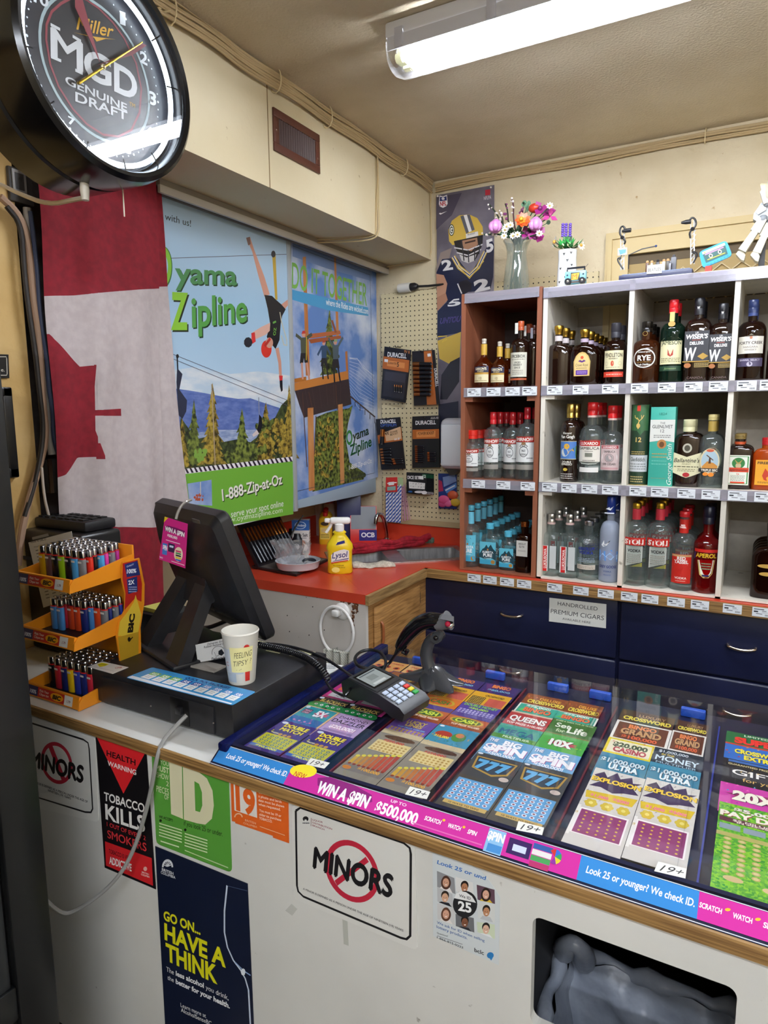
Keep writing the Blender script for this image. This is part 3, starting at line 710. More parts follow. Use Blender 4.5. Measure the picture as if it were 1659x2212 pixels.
# ---------------------------------------------------------------- round neon clock
cc = V((-1.25, 1.06, 2.366))
ck = thing('wall_clock', 'large round black neon beer clock hung from the soffit', 'clock', cc)
m = MB(); m.lathe([(.17, -.22), (.2, -.215), (.222, -.19), (.224, -.10), (.219, -.095), (.219, -.088), (.225, -.083), (.226, -.02), (.221, .008), (.212, .016), (.203, .012), (.199, .0), (.199, -.04), (.02, -.042)], 'black_gloss', 72, axis='X'); m.obj('case', ck, world=False, smooth=30)
MB().lathe([(.199, -.041), (.199, -.036)], '#262830/.35', 64, axis='X').obj('dial', ck, world=False)
m = MB(); m.tube([(-.018, .184 * math.cos(2 * pi * i / 72), .184 * math.sin(2 * pi * i / 72)) for i in range(73)], .0055, 'neon', 10, cap=False); m.obj('neon_ring', ck, world=False)
m = MB()
for k in range(4):
    for s in (0,): m.tube([(-.033 + .004 * k, (.196 - .0035 * k) * math.cos(2 * pi * i / 72), (.196 - .0035 * k) * math.sin(2 * pi * i / 72)) for i in range(73)], .0011, '#b9c6d6/.1/1', 6, cap=False)
for i in range(12):
    a = 2 * pi * (i + .35) / 12; m.tube([(-.012, r_ * math.cos(a), r_ * math.sin(a)) for r_ in (.172, .199)], .0016, '#101014/.4', 6)
m.obj('ring_holder', ck, world=False)
p = Pr('X', cc.x - .036, zoom=(0, 0, 3.95), rough=.4)
ringpts = [(-.036, .158 * math.cos(a), .158 * math.sin(a)) for a in [0]]
p.line([(650, -40), (520, 30), (440, 100), (396, 210), (393, 340), (428, 550), (500, 740), (620, 930), (740, 1060), (880, 1150), (1010, 1165), (1120, 1110), (1190, 960), (1205, 760), (1160, 540), (1060, 330), (960, 190), (840, 70), (740, 0), (650, -40)], .0045, '#8c3442')
p.text('Miller', (652, 250), (972, 322), (640, 128), '#dda824', .02, .35); p.poly([(628, 278), (795, 312), (985, 338), (900, 332), (822, 356), (800, 322)], '#dda824')
w_ = '#d4d8dc'
p.text('M', (440, 488), (700, 612), (436, 218), w_, .03); p.text('G', (716, 648), (950, 742), (712, 392), w_, .03); p.text('D', (972, 768), (1170, 862), (970, 520), w_, .03)
for q in ((432, 470, 520, 508), (640, 585, 704, 616), (430, 196, 512, 240), (618, 296, 690, 340)): p.poly([(q[0], q[1]), (q[2], q[3]), (q[2], q[3] + 26), (q[0], q[1] + 26)], w_)
p.text('GENUINE', (556, 712), (1082, 952), (556, 640), w_, .02); p.text('DRAFT', (640, 862), (1085, 1030), (640, 778), w_, .02); p.text('TM', (1102, 900), (1150, 922), (1102, 865), '#d0a030')
for t_, a, b_, c_ in (('1', (1022, 200), (1070, 218), (1020, 88)), ('2', (1192, 525), (1256, 560), (1192, 425)), ('3', (1270, 880), (1332, 905), (1268, 768)), ('4', (1235, 1160), (1300, 1190), (1235, 1060)), ('5', (1058, 1295), (1118, 1322), (1056, 1225)), ('10', (285, 10), (412, 66), (285, -80)), ('12', (690, -190), (790, -140), (690, -280)), ('7', (580, 1050), (640, 1080), (580, 985))):
    p.text(t_, a, b_, c_, w_, .03)
for i in range(60):
    a = 2 * pi * i / 60; q = (cc.y + .162 * math.cos(a) - 0, cc.z + .162 * math.sin(a)); k = .0028 if i % 5 == 0 else .0018
    p.put([(q[0] + k * math.cos(j * pi / 4), q[1] + k * math.sin(j * pi / 4)) for j in range(8)], [tuple(range(8))], w_)
vs = []
p.put([(cc.y + r_ * math.cos(a), cc.z + r_ * math.sin(a)) for a in [2 * pi * i / 48 for i in range(49)] for r_ in (.132, .138)], [(2 * i, 2 * i + 1, 2 * i + 3, 2 * i + 2) for i in range(48)], '#9fb2b6', l=1)
p.obj('dial_print', ck)
g = lambda x, y, d=0: P(x / 3.95, y / 3.95, X=cc.x - .024 + d)
MB().tube([g(668, 712), g(1215, 360)], lambda t: .0034 - .0018 * t, '#c9a53c/.25/1', 8).ball(g(880, 572), .006, '#d8c9a0/.2/1', 10).obj('second_hand', ck, label='thin gold hand')
MB().prism([g(820, 560, -.004), g(1110, 440, -.004), g(1215, 372, -.004), g(1250, 388, -.004), g(1130, 470, -.004)], (.001, 0, 0), '#7c2c38/.4').obj('hour_hand', ck, label='dark red hand')
MB().prism([g(850, 530, -.006), g(640, 60, -.006), g(640, -30, -.006), g(690, -50, -.006), g(720, 60, -.006)], (.001, 0, 0), '#8c3040/.4').obj('minute_hand', ck, label='dark red hand')
MB().lathe([(.2, .004), (.2, .0055)], 'clock_glass', 64, axis='X').obj('glass', ck, world=False)
pl = P(183, 412, X=-1.33); m = MB(); m.lathe([(.008, -.02), (.010, .0), (.009, .02)], '#d8d2c4/.4', 12, pl); m.obj('cord_plug', ck)
m = MB(); q = P(265, 408, X=-1.31); m.tube([q + V((0, 0, .02)), q], .006, '#8a7440/.4', 8); m.tube([q, q + V((0, 0, -.06))], .0016, '#d8d0b8/.3', 6); m.obj('pull_cord', ck)
MB().tube([pl + V((0, 0, -.015)), P(165, 430, X=-1.4), P(105, 443, X=-1.55), P(40, 418, X=-1.75), P(5, 400, X=-1.84), P(-10, 395, X=-1.86)], .0055, '#cfc4b2/.5', 8, smooth=2).obj('clock_cord', label='white power cord running from the clock to the wall box', cat='cord')
for y_ in (-.1, .1): MB().tube([cc + V((-.12, y_, .18)), (cc.x - .24, cc.y + y_, ZC - .01)], .003, '#3a3a3e/.3/1', 6).obj('hanger', ck)
MB().box((XS - .02, cc.y - .05, 2.45), (cc.x - .215, cc.y + .05, 2.55), '#222226/.5').obj('bracket', ck)

# ---------------------------------------------------------------- bottle shelving
ZF = (1.745, 1.35, .945); RH = .04
def rail(t, x0, x1, z): MB().box((x0, YS - .004, z - RH), (x1, YS - .0025, z), 'plastic_rail').box((x0, YS - .007, z - RH), (x1, YS - .0025, z - RH + .004), 'plastic_rail').obj('price_rail', t)
br = thing('bottle_shelf', 'tall brown wooden bottle shelf with three compartments', 'shelf', (-.98, 3.0, .94))
bx0, bx1, yb = -1.158, -.808, YB - .02
MB().box((bx0, YS, BTOP + .002), (bx0 + .02, yb, 2.138), 'brown_board').obj('side_panel', br)
MB().box((bx1 - .02, YS, BTOP + .002), (bx1, yb, 2.138), 'brown_board').obj('side_panel', br)
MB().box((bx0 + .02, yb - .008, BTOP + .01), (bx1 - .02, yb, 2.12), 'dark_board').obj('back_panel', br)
for z in ZF + (2.138,): MB().box((bx0 + .02, YS, max(z - .02, BTOP + .002)), (bx1 - .02, yb - .008, z), 'brown_board').obj('shelf_board', br)
for z in ZF[:2]:
    for a in (bx0 + .02, bx1 - .055): MB().box((a, YS + .002, z - .06), (a + .035, yb - .01, z - .02), 'brown_board').obj('cleat', br)
for z in ZF[:2] + (2.138,): rail(br, bx0 + .015, bx1 - .012, z)
wt = thing('bottle_shelf', 'wide white painted bottle shelf with three rows of compartments', 'shelf', (.1, 3.0, .94))
wx, we = -.803, 1.35
dv = [wx, -.473, -.118, .235, .59, .94, we - .018]
for x in dv: MB().box((x, YS, BTOP + .002), (x + .018, yb, 2.13), 'white_board').obj('divider', wt)
MB().box((wx + .018, yb - .008, BTOP + .01), (we - .018, yb, 2.11), 'grey_board').obj('back_panel', wt)
for z in ZF + (2.132,): MB().box((wx, YS, max(z - .018, BTOP + .002)), (we, yb - .008, z), 'white_board').obj('shelf_board', wt)
for z in ZF[:2] + (2.13,): rail(wt, wx, we, z)
for z in ZF[:2]: MB().box((wx + .018, YS + .002, z - .055), (wx + .055, yb - .01, z - .018), 'white_board').obj('cleat', wt)

# ---------------------------------------------------------------- bottles: one of each kind at height 1, then copies
PROTO = {}
def bottle_kind(key, name, w, zs, zn, rn, glass_, cap, ops=(), dep=None, sq=2, sh='r', neck=None, foot=None, cap2=None, capn=20):
    """w width/height, zs..zn shoulder, rn neck radius, cap (z0, r, colour), ops = the label's print"""
    t = thing(name, None, 'bottle', (0, 0, 0)); dep = dep or w; k = dep / w; R = w / 2
    pr = [(R * .86, 0, sq, k), (R * .97, .008, sq, k), (R, .025, sq, k), (R, zs, sq, k)]
    for i in range(1, 9):
        u = i / 8; f = math.sqrt(max(0, 1 - u * u)) if sh == 'r' else .5 + .5 * math.cos(pi * u)
        r_ = rn + (R - rn) * f; g_ = (r_ - rn) / (R - rn)
        pr.append((r_, zs + (zn - zs) * u, 2 + (sq - 2) * g_, 1 + (k - 1) * g_))
    pr += [(rn, cap[0] - .005, 2, 1)]
    MB().lathe(pr, glass_, 32).obj('glass_body', t, world=False, smooth=50)
    c0, cr, cm = cap; n = capn
    MB().lathe([(cr, c0), (cr, c0 + (1 - c0) * .35), (cr * .96, c0 + (1 - c0) * .38), (cr * 1.02, c0 + (1 - c0) * .42), (cr * 1.02, .99), (cr * .9, 1)] if not cap2 else [(cr * .8, c0), (cr * .82, c0 + (1 - c0) * .3), (cr, c0 + (1 - c0) * .55), (cr * 1.02, .98), (cr * .9, 1)], cm, n).obj('cap', t, world=False)
    if neck: MB().lathe([(rn + .003, neck[0]), (rn + .003, neck[1])], neck[2], 24, cap=False).obj('neck_label', t, world=False)
    if foot: foot(t)
    if ops:
        flat = dep != w or sq > 2
        p = Pr(o=(0, -dep / 2 if flat else 0, 0), U=(1, 0, 0), N=(0, 0, 1), wrap=None if flat else R, off=.0025, step=.0006, rough=.4)
        if flat: p.off = .004
        for q in ops:
            if q[0] == 'r': p.rect(q[1] * R, q[2], q[3] * R, q[4], q[5])
            elif q[0] == 't': p.tx(q[1], q[2] * R, q[3], q[4], q[5], w=(q[6] * w) if len(q) > 6 and q[6] else None, bold=q[7] if len(q) > 7 else .02, shear=q[8] if len(q) > 8 else 0)
            elif q[0] == 'o': p.oval((q[1] * R, q[2]), q[3] * R, q[4], q[5], 20)
            elif q[0] == 'g': p.ring((q[1] * R, q[2]), q[3] * R, q[4], .12, q[5], 24)
            elif q[0] == 'p': p.poly([(a * R, b_) for a, b_ in q[1]], q[2])
            elif q[0] == 's': p.scrib(q[1] * R, q[2], q[3] * R, q[4], q[5], q[6])
            elif q[0] == 'v':   # upright lettering
                p.text(q[1], (q[2] * R, q[3]), (q[2] * R, q[4]), ((q[2] - q[5]) * R, q[3]), q[6], .02)
        p.obj('label', t, world=False)
    PROTO[key] = t
    return t
LEAFP = [(0, 1), (.12, .72), (.3, .8), (.24, .42), (.5, .55), (.58, .38), (.92, .42), (.78, .18), (.95, .08), (.5, -.28), (.55, -.5), (.06, -.42), (.06, -.95), (-.06, -.95), (-.06, -.42), (-.55, -.5), (-.5, -.28), (-.95, .08), (-.78, .18), (-.92, .42), (-.58, .38), (-.5, .55), (-.24, .42), (-.3, .8), (-.12, .72)]
wh = '#e9e7de'
bottle_kind('gib', 'whisky_bottle', .40, .44, .66, .062, 'glass_amber', (.90, .05, '#bdb6a8/.2'), [('r', -.85, .11, .85, .27, '#d9cfa8'), ('r', -.85, .27, .85, .31, '#b98e35'), ('r', -.85, .31, .85, .43, '#24243f'), ('t', "GIBSON'S", 0, .36, .05, '#e8dfc0', .62), ('t', 'FINEST', 0, .32, .028, '#d8c490', .36), ('t', '12', 0, .17, .05, '#7a5a2a'), ('s', -.7, .13, .7, .16, 1, '#8a7444')], neck=(.67, .89, '#c8a040/.35'), sh='s')
bottle_kind('spice', 'whisky_bottle', .305, .60, .74, .047, 'liquor_black', (.86, .048, '#b5532e/.3'), [('r', -.98, .15, .98, .52, '#cfcdbd'), ('t', 'SPICEBOX', 0, .44, .045, '#26211c', .78), ('s', -.7, .40, .7, .43, 1, '#8a8478'), ('t', 'SPICED', 0, .355, .026, '#2a2520', .32), ('t', 'WHISKY', 0, .315, .032, '#2a2520', .46), ('t', 'ÉPICÉ', 0, .275, .026, '#2a2520', .3), ('s', -.6, .18, .6, .26, 3, '#8a8478'), ('r', -.98, .10, .98, .13, '#a8502c'), ('r', -.32, .80, .02, .96, '#d8d6cc')], sh='r')
bottle_kind('darkb', 'liquor_bottle', .24, .62, .78, .038, 'liquor_black', (.86, .042, '#43201a/.3'), [('r', -.25, .78, .1, .95, '#8f8f98')])
bottle_kind('crown', 'whisky_bottle', .44, .52, .70, .062, 'liquor_black', (.855, .078, '#b8923c/.3/1'), [], dep=.26, sq=2.6, neck=(.745, .83, '#cfc4c4/.4'), cap2=1)
bottle_kind('royal', 'whisky_bottle', .56, .52, .74, .07, 'glass_dark', (.86, .088, '#b8923c/.3/1'), [('p', [(-.5, .16), (.5, .16), (.54, .42), (.4, .52), (.2, .575), (0, .59), (-.2, .575), (-.4, .52), (-.54, .42)], '#c9a863'), ('p', [(-.43, .17), (.43, .17), (.47, .42), (.35, .5), (.18, .55), (0, .56), (-.18, .55), (-.35, .5), (-.47, .42)], '#d8bd80'), ('o', 0, .49, .10, .028, '#c8502e'), ('p', [(-.25, .425), (0, .40), (.25, .425), (.12, .45), (0, .43), (-.12, .45)], '#5a2f7a'), ('t', 'Crown Royal', 0, .335, .05, '#3a2a1a', .40, .0, .2), ('s', -.35, .29, .35, .31, 1, '#6a5030'), ('r', -.38, .18, .38, .265, '#5a3090'), ('s', -.3, .2, .3, .25, 2, '#b8a0d0')], dep=.32, sq=2.5, neck=(.77, .835, '#b8a4b8/.4'), cap2=1)
bottle_kind('pend', 'whisky_bottle', .37, .58, .72, .072, 'glass_dark', (.76, .08, '#2c2b33/.5'), [('r', -.92, .24, .92, .545, '#ded4ac'), ('t', 'PENDLETON', 0, .44, .065, '#3a3228', .8), ('t', 'WHISKY', 0, .40, .026, '#3a3228', .4), ('o', -.05, .335, .14, .045, '#c8553c'), ('g', -.6, .335, .15, .03, '#a8a080'), ('g', .6, .335, .15, .03, '#a8a080'), ('s', -.6, .26, .6, .285, 1, '#a09878'), ('r', -.98, .115, .98, .2, '#d0402c'), ('s', -.6, .14, .9, .175, 1, '#f0b0a0')])
bottle_kind('rye', 'whisky_bottle', .45, .55, .71, .082, 'glass_rye', (.83, .085, '#16120f/.25'), [('g', 0, .40, .82, .155, '#d8d4cc'), ('t', 'RYE', 0, .365, .085, '#eeeae2', .46, .03), ('r', -.5, .335, .5, .34, '#c8a050'), ('t', 'unmanned spirits', 0, .49, .025, '#e0dcd2', .42), ('t', 'Craft Distilling', 0, .285, .03, '#e0dcd2', .46), ('g', .02, .79, .16, .035, '#b8964a')])
bottle_kind('jame', 'whiskey_bottle', .285, .60, .73, .05, 'glass_green', (.84, .054, '#c81f26/.25'), [('r', -.98, .22, .98, .50, '#e3dcae'), ('p', [(-.98, .5), (.98, .5), (.6, .535), (0, .55), (-.6, .535)], '#e3dcae'), ('t', 'JAMESON', 0, .455, .05, '#2a3a2c', .86), ('p', [(-.22, .40), (.22, .40), (.22, .33), (0, .31), (-.22, .33)], '#a8342c'), ('g', 0, .365, .12, .022, '#d8c890'), ('s', -.8, .24, .8, .30, 3, '#7a7450'), ('r', -.98, .14, .98, .2, '#23402e'), ('t', 'Jameson', 0, .158, .026, '#8aa86a', .5, 0, .3), ('r', -.18, .73, .2, .84, '#cfc678'), ('o', 0, .70, .28, .032, '#c8a05a')])
bottle_kind('wise', 'whisky_bottle', .30, .62, .76, .052, 'liquor_black', (.80, .058, '#17171d/.35'), [('r', -.9, .24, .9, .60, '#33343a'), ('t', 'J.P.', 0, .565, .024, '#e8e8e8', .14), ('t', "WISER'S", 0, .51, .052, '#f2f2f0', .80, .035, .15), ('r', -.35, .49, .3, .496, '#b85a4a'), ('t', 'DELUXE', 0, .44, .036, '#f2f2f0', .5, .035), ('t', 'W', -.42, .26, .15, '#f4f4f2', .44, .03, .1), ('p', [(.1, .30), (.5, .34), (.9, .30), (.5, .26)], '#b08c3c'), ('r', -.98, .235, .98, .245, '#c09838'), ('r', -.1, .17, .95, .225, '#8a743c'), ('s', -.05, .175, .9, .22, 2, '#3a3020'), ('o', -.6, .195, .26, .03, '#a86a3c'), ('t', 'CANADA', 0, .035, .028, '#5a4a48', .6), ('t', 'W', 0, .855, .03, '#e6e6e6', .10, .03)], sq=3)
bottle_kind('forty', 'whisky_bottle', .33, .60, .74, .052, 'glass_dark', (.84, .058, '#22305c/.3'), [('r', -.96, .33, .96, .54, '#ddd8cc'), ('p', [(-.5, .54), (.5, .54), (.15, .555), (0, .575), (-.15, .555)], '#ddd8cc'), ('o', 0, .525, .1, .018, '#b8785a'), ('t', 'FORTY CREEK', 0, .445, .035, '#33282a', .86), ('t', 'NIAGARA', 0, .40, .022, '#8a8078', .5), ('t', 'WHISKY', 0, .365, .022, '#8a8078', .42), ('r', -.97, .17, .97, .275, '#4b4360'), ('t', 'BARREL SELECT', 0, .24, .022, '#c8c0d0', .7), ('o', 0, .20, .2, .03, '#b8b0c0')], neck=(.80, .84, '#3a4a80/.4'))
def smir(key, w, zs, zn, rn, cap):
    bottle_kind(key, 'vodka_bottle', w, zs, zn, rn, 'glass_clear', cap, [('r', -.95, .255, .95, .525, '#dcdedd'), ('r', -1.0, .53, 1.0, .605, '#a8261c'), ('t', 'SMIRNOFF', 0, .545, .045, '#f4efe8', .86, .035), ('g', 0, .40, .42, .075, '#54585c'), ('p', [(-.4, .47), (-.2, .5), (0, .475), (.2, .5), (.4, .47), (.2, .455), (0, .465), (-.2, .455)], '#3a3434'), ('o', 0, .51, .2, .02, '#8a6a4a'), ('t', 'No21', 0, .40, .03, '#3a3c40', .16), ('t', 'VODKA', 0, .35, .026, '#3a3c40', .3), ('s', .3, .29, .85, .33, 1, '#7a7c80'), ('r', -.97, .15, .97, .22, '#8f8b84')])
smir('smirS', .42, .60, .75, .105, (.82, .108, '#d22a20/.3')); smir('smir', .27, .63, .78, .042, (.82, .05, '#c4222a/.25')); smir('smirL', .30, .62, .79, .042, (.84, .046, '#b81c28/.25'))
bottle_kind('gogh', 'liqueur_bottle', .235, .69, .79, .045, 'liquor_black', (.82, .052, '#c9ae5c/.3/1'), [('r', -.97, .30, .97, .525, '#4a7ac0'), ('p', [(-.97, .30), (-.97, .42), (-.6, .45), (-.3, .36), (.2, .33), (.97, .31), (.97, .30)], '#8a5a28'), ('p', [(.1, .32), (.97, .31), (.97, .47), (.6, .44), (.3, .40)], '#3f6f3a'), ('o', -.3, .385, .42, .055, '#c8cfd0'), ('o', -.1, .46, .3, .035, '#d8a83c'), ('p', [(.0, .36), (.7, .40), (.5, .43), (.05, .39)], '#d8a43a'), ('r', -.97, .295, .97, .302, '#d8c890'), ('r', -.97, .522, .97, .528, '#d8c890'), ('t', 'Vincent', -.1, .615, .03, '#e8e4da', .5, .01, .3), ('t', 'Van Gogh', -.1, .565, .042, '#f2efe8', .82), ('t', 'DOUBLE', -.1, .25, .026, '#e8e4da', .5), ('t', 'ESPRESSO', -.1, .22, .026, '#e8e4da', .6), ('o', -.2, .165, .25, .02, '#c8b04a'), ('s', -.8, .04, .6, .12, 3, '#b8b4b0')])
bottle_kind('lux', 'sambuca_bottle', .30, .55, .72, .056, 'glass_clear', (.84, .062, '#cc1f22/.25'), [('r', -.97, .27, .97, .50, '#e2ddd2'), ('p', [(-.97, .27), (.97, .27), (.6, .245), (0, .235), (-.6, .245)], '#e2ddd2'), ('r', -.93, .465, .93, .53, '#b8241f'), ('t', 'LUXARDO', 0, .48, .036, '#f4efe4', .74, .03), ('t', 'SAMBUCA', 0, .42, .036, '#33302c', .86), ('s', -.35, .39, .35, .41, 1, '#8a847c'), ('r', -.3, .33, .3, .38, '#7a7c70'), ('s', -.5, .27, .5, .30, 1, '#8a847c'), ('r', -.85, .14, .85, .20, '#e6e4e0')], neck=(.815, .84, '#d8b8b0/.4'))
bottle_kind('luxp', 'sambuca_bottle', .285, .50, .68, .056, 'glass_clear', (.84, .062, '#cc1f22/.25'), [('r', -.9, .18, .9, .50, '#cfb9b8'), ('r', -.78, .455, .78, .495, '#b4545a'), ('t', 'LUXARDO', 0, .462, .026, '#f0e4e0', .6, .03), ('o', 0, .335, .74, .105, '#e0d4d2'), ('g', 0, .335, .4, .055, '#8a7c7c'), ('o', 0, .335, .3, .042, '#9a9494'), ('t', 'SAMBUCA', 0, .405, .028, '#4a4442', .5), ('t', 'DEI CESARI', 0, .245, .028, '#4a4442', .56), ('r', -.8, .19, .8, .215, '#c89a9c')], neck=(.815, .84, '#d8b8b0/.4'))
bottle_kind('ball', 'whisky_bottle', .40, .66, .80, .075, 'liquor_black', (.82, .082, '#d9d3a8/.4'), [('p', [(-.98, .22), (-.98, .52), (0, .45), (.98, .52), (.98, .22), (.3, .16), (0, .14), (-.3, .16)], '#d9d4ae'), ('t', "Ballantine's", 0, .37, .065, '#26281e', .88, .01, .3), ('t', 'FINEST', 0, .335, .02, '#8a8664', .3), ('s', -.85, .29, .85, .32, 1, '#5a583c'), ('s', -.6, .23, .6, .28, 2, '#8a8664'), ('o', 0, .185, .24, .034, '#a8232c'), ('o', 0, .58, .32, .07, '#b8b4a4'), ('o', 0, .58, .2, .045, '#4a463a')], dep=.24, sq=3, sh='r')
bottle_kind('trip', 'liqueur_bottle', .31, .56, .74, .05, 'glass_clear', (.92, .058, '#c9b87a/.35'), [('o', 0, .37, .78, .175, '#d8c9a0'), ('o', 0, .37, .68, .15, '#a8c0cc'), ('p', [(-.6, .30), (-.2, .37), (.3, .35), (.62, .31), (.6, .25), (-.6, .25)], '#c88a3c'), ('p', [(-.1, .34), (.1, .34), (.06, .42), (-.06, .42)], '#4a3020'), ('p', [(-.3, .45), (-.25, .46), (.3, .39), (.25, .38)], '#5a4030'), ('r', -.85, .225, .85, .275, '#1c1c20'), ('t', 'TRIPLE SEC', 0, .235, .03, '#efe8d4', .66, .03), ('o', -.3, .195, .22, .024, '#e88a2c'), ('o', .15, .19, .24, .028, '#e88a2c'), ('o', 0, .515, .3, .02, '#c85a3a')], neck=(.77, .91, '#b09448/.4'), sq=2.6)
bottle_kind('jag', 'liqueur_bottle', .46, .68, .80, .085, 'liquor_black', (.91, .09, '#8a7440/.35'), [('r', -.78, .08, .78, .62, '#e6e8da'), ('r', -.70, .10, .70, .60, '#3a8a46'), ('r', -.62, .11, .62, .59, '#e9ebe0'), ('o', 0, .475, .46, .10, '#2f7a3c'), ('o', 0, .43, .2, .05, '#c8b890'), ('p', [(-.3, .55), (-.1, .46), (.1, .46), (.3, .55), (.05, .49), (-.05, .49)], '#b09858'), ('r', -.74, .315, .74, .395, '#d4472a'), ('t', 'Jägermeister', 0, .335, .04, '#7a1c14', .7), ('t', '56', 0, .265, .03, '#c8553c', .1), ('s', -.5, .15, .5, .26, 5, '#8a9080'), ('r', -.5, .11, .5, .14, '#d4472a')], dep=.30, sq=3.4, neck=(.81, .86, '#c8552c/.4'))
bottle_kind('fire', 'liqueur_bottle', .46, .62, .80, .08, 'glass_orange', (.86, .085, '#b81e24/.3'), [('r', -.72, .10, .9, .58, '#e8a228'), ('t', 'FIREBALL', .1, .50, .05, '#2a1a10', .68, .03), ('p', [(-.2, .28), (0, .42), (.2, .36), (.3, .28), (.1, .24), (.2, .18), (-.05, .2)], '#c43a22'), ('s', -.5, .13, .7, .17, 2, '#5a3a18')], dep=.3, sq=2.6)
def alb(key, w, zs, zn, rn, cap, neck, lo, hi, dep=None, sq=2):
    d_ = hi - lo; f = lambda t: lo + d_ * t
    bottle_kind(key, 'vodka_bottle', w, zs, zn, rn, 'glass_clear', cap, [('r', -.93, lo, .93, hi, '#62bcd4'), ('p', [(-.93, f(.45)), (-.6, f(.68)), (-.4, f(.72)), (-.15, f(.88)), (.05, f(.74)), (.35, f(.9)), (.6, f(.72)), (.93, f(.6)), (.93, f(.2)), (.4, f(.3)), (-.3, f(.22)), (-.93, f(.3))], '#1f4450'), ('r', -.93, lo, .93, f(.2), '#3fa4c8'), ('o', 0, f(.66), .1, d_ * .04, '#b8763c'), ('t', 'ALBERTA', 0, f(.50), d_ * .10, '#e8f0f2', .66, .03), ('t', 'PURE', 0, f(.34), d_ * .14, '#f4f8f8', .52, .035), ('s', -.4, f(.24), .4, f(.3), 1, '#c8e0e8'), ('o', .6, f(.12), .24, d_ * .09, '#a8803c')], neck=neck, dep=dep, sq=sq)
tq = '#56b4d0/.35'
alb('albL', .285, .57, .69, .05, (.915, .056, tq), (.70, .895, '#6cbcd4/.4'), .10, .53)
alb('albM', .40, .60, .76, .072, (.88, .085, tq), None, .10, .60, .26, 3); alb('albS', .40, .58, .76, .075, (.86, .095, tq), None, .08, .57, .26, 3)
bottle_kind('elyx', 'vodka_bottle', .31, .66, .76, .075, 'glass_dark', (.90, .085, '#b8703c/.25/1'), [('r', -.72, .33, .72, .64, '#c9c7c0'), ('t', 'ABSOLUT', 0, .56, .034, '#2a2624', .48), ('t', 'ELYX', 0, .50, .042, '#2a2624', .34), ('s', -.5, .42, .5, .46, 2, '#8a8680')], sq=4)
bottle_kind('luk', 'vodka_bottle', .30, .60, .70, .062, 'glass_clear', (.86, .058, '#c4c2be/.3/1'), [('r', -.7, .085, -.02, .50, '#dfe3e2'), ('r', -.58, .085, -.12, .495, '#c4201f'), ('v', 'LUKSUSOWA', -.18, .13, .45, .3, '#f4eee8'), ('r', .15, .13, .85, .5, '#c6cdcd')], neck=(.83, .865, '#c8aaa4/.4'), sq=3.6)
bottle_kind('abs', 'vodka_bottle', .375, .61, .74, .075, 'glass_clear', (.92, .078, '#a8a8ac/.3/1'), [('t', 'ABSOLUT', 0, .52, .05, '#1f2f8a', .80, .035), ('t', 'VODKA', 0, .455, .05, '#1f2f8a', .66, .035), ('g', 0, .665, .26, .045, '#b8c0c4'), ('o', 0, .665, .16, .028, '#98a0a4'), ('s', -.85, .31, .85, .39, 3, '#9fb0c0'), ('r', -.9, .19, .9, .27, '#cfc8ba'), ('s', -.7, .205, .7, .255, 2, '#9a9284')])
bottle_kind('goose', 'vodka_bottle', .235, .55, .72, .044, 'glass_frost', (.80, .05, '#1c3a94/.3'), [('p', [(-.97, .25), (-.97, .38), (-.3, .37), (.3, .39), (.97, .37), (.97, .25), (.4, .245), (-.2, .26)], '#5a94d8'), ('p', [(-.97, .29), (-.5, .35), (-.2, .31), (.2, .36), (.6, .31), (.97, .34), (.97, .28), (.3, .27), (-.4, .265)], '#a8c8ec'), ('p', [(-.7, .44), (-.4, .50), (-.35, .45), (.1, .48), (.2, .50), (-.1, .44), (-.5, .42)], '#eef2f6'), ('t', 'GREY GOOSE', 0, .175, .032, '#26367a', .88, .02), ('t', 'VODKA', 0, .125, .02, '#4a5a8a', .4), ('t', 'FRANCE', 0, .085, .015, '#5a6a94', .34), ('p', [(-.35, .865), (0, .89), (.05, .87), (.4, .90), (.1, .85)], '#e8eef6'), ('r', -.45, .81, .45, .825, '#d8e0f0')])
bottle_kind('stoli', 'vodka_bottle', .29, .64, .78, .048, 'glass_clear', (.935, .05, '#c09a34/.3/1'), [('r', -.98, .50, .98, .595, '#c0281f'), ('t', 'STOLI', 0, .515, .06, '#f4efe6', .78, .04), ('p', [(-.62, .24), (-.62, .49), (.72, .49), (.72, .30)], '#dcdad2'), ('t', 'VODKA', .05, .42, .036, '#2c2a28', .52, .03), ('s', -.5, .28, .6, .40, 5, '#9a968c'), ('p', [(-.2, .24), (.72, .29), (.72, .24)], '#a8a03c')], neck=(.80, .93, '#c63040/.4'))
bottle_kind('red', 'vodka_bottle', .29, .60, .72, .052, 'glass_clear', (.93, .06, '#c8242a/.25'), [('r', -.85, .10, .85, .47, '#c4281e'), ('r', -.85, .44, .85, .465, '#c89a6a'), ('t', 'RED', 0, .40, .042, '#f2ece4', .34, .035), ('t', 'TASSEL', 0, .355, .042, '#f2ece4', .58, .035), ('p', [(-.8, .29), (-.5, .34), (.5, .34), (.8, .29), (0, .205)], '#ece8e0'), ('p', [(a * .26, .29 + b_ * .042) for a, b_ in LEAFP], '#c4281e'), ('t', 'VODKA', 0, .155, .028, '#f2ece4', .48), ('s', -.4, .12, .4, .14, 1, '#e8b0a0'), ('t', 'RED', 0, .83, .02, '#f2ece4', .16, .03), ('t', 'TASSEL', 0, .805, .02, '#f2ece4', .26, .03)], neck=(.725, .90, '#c4281e/.4'))
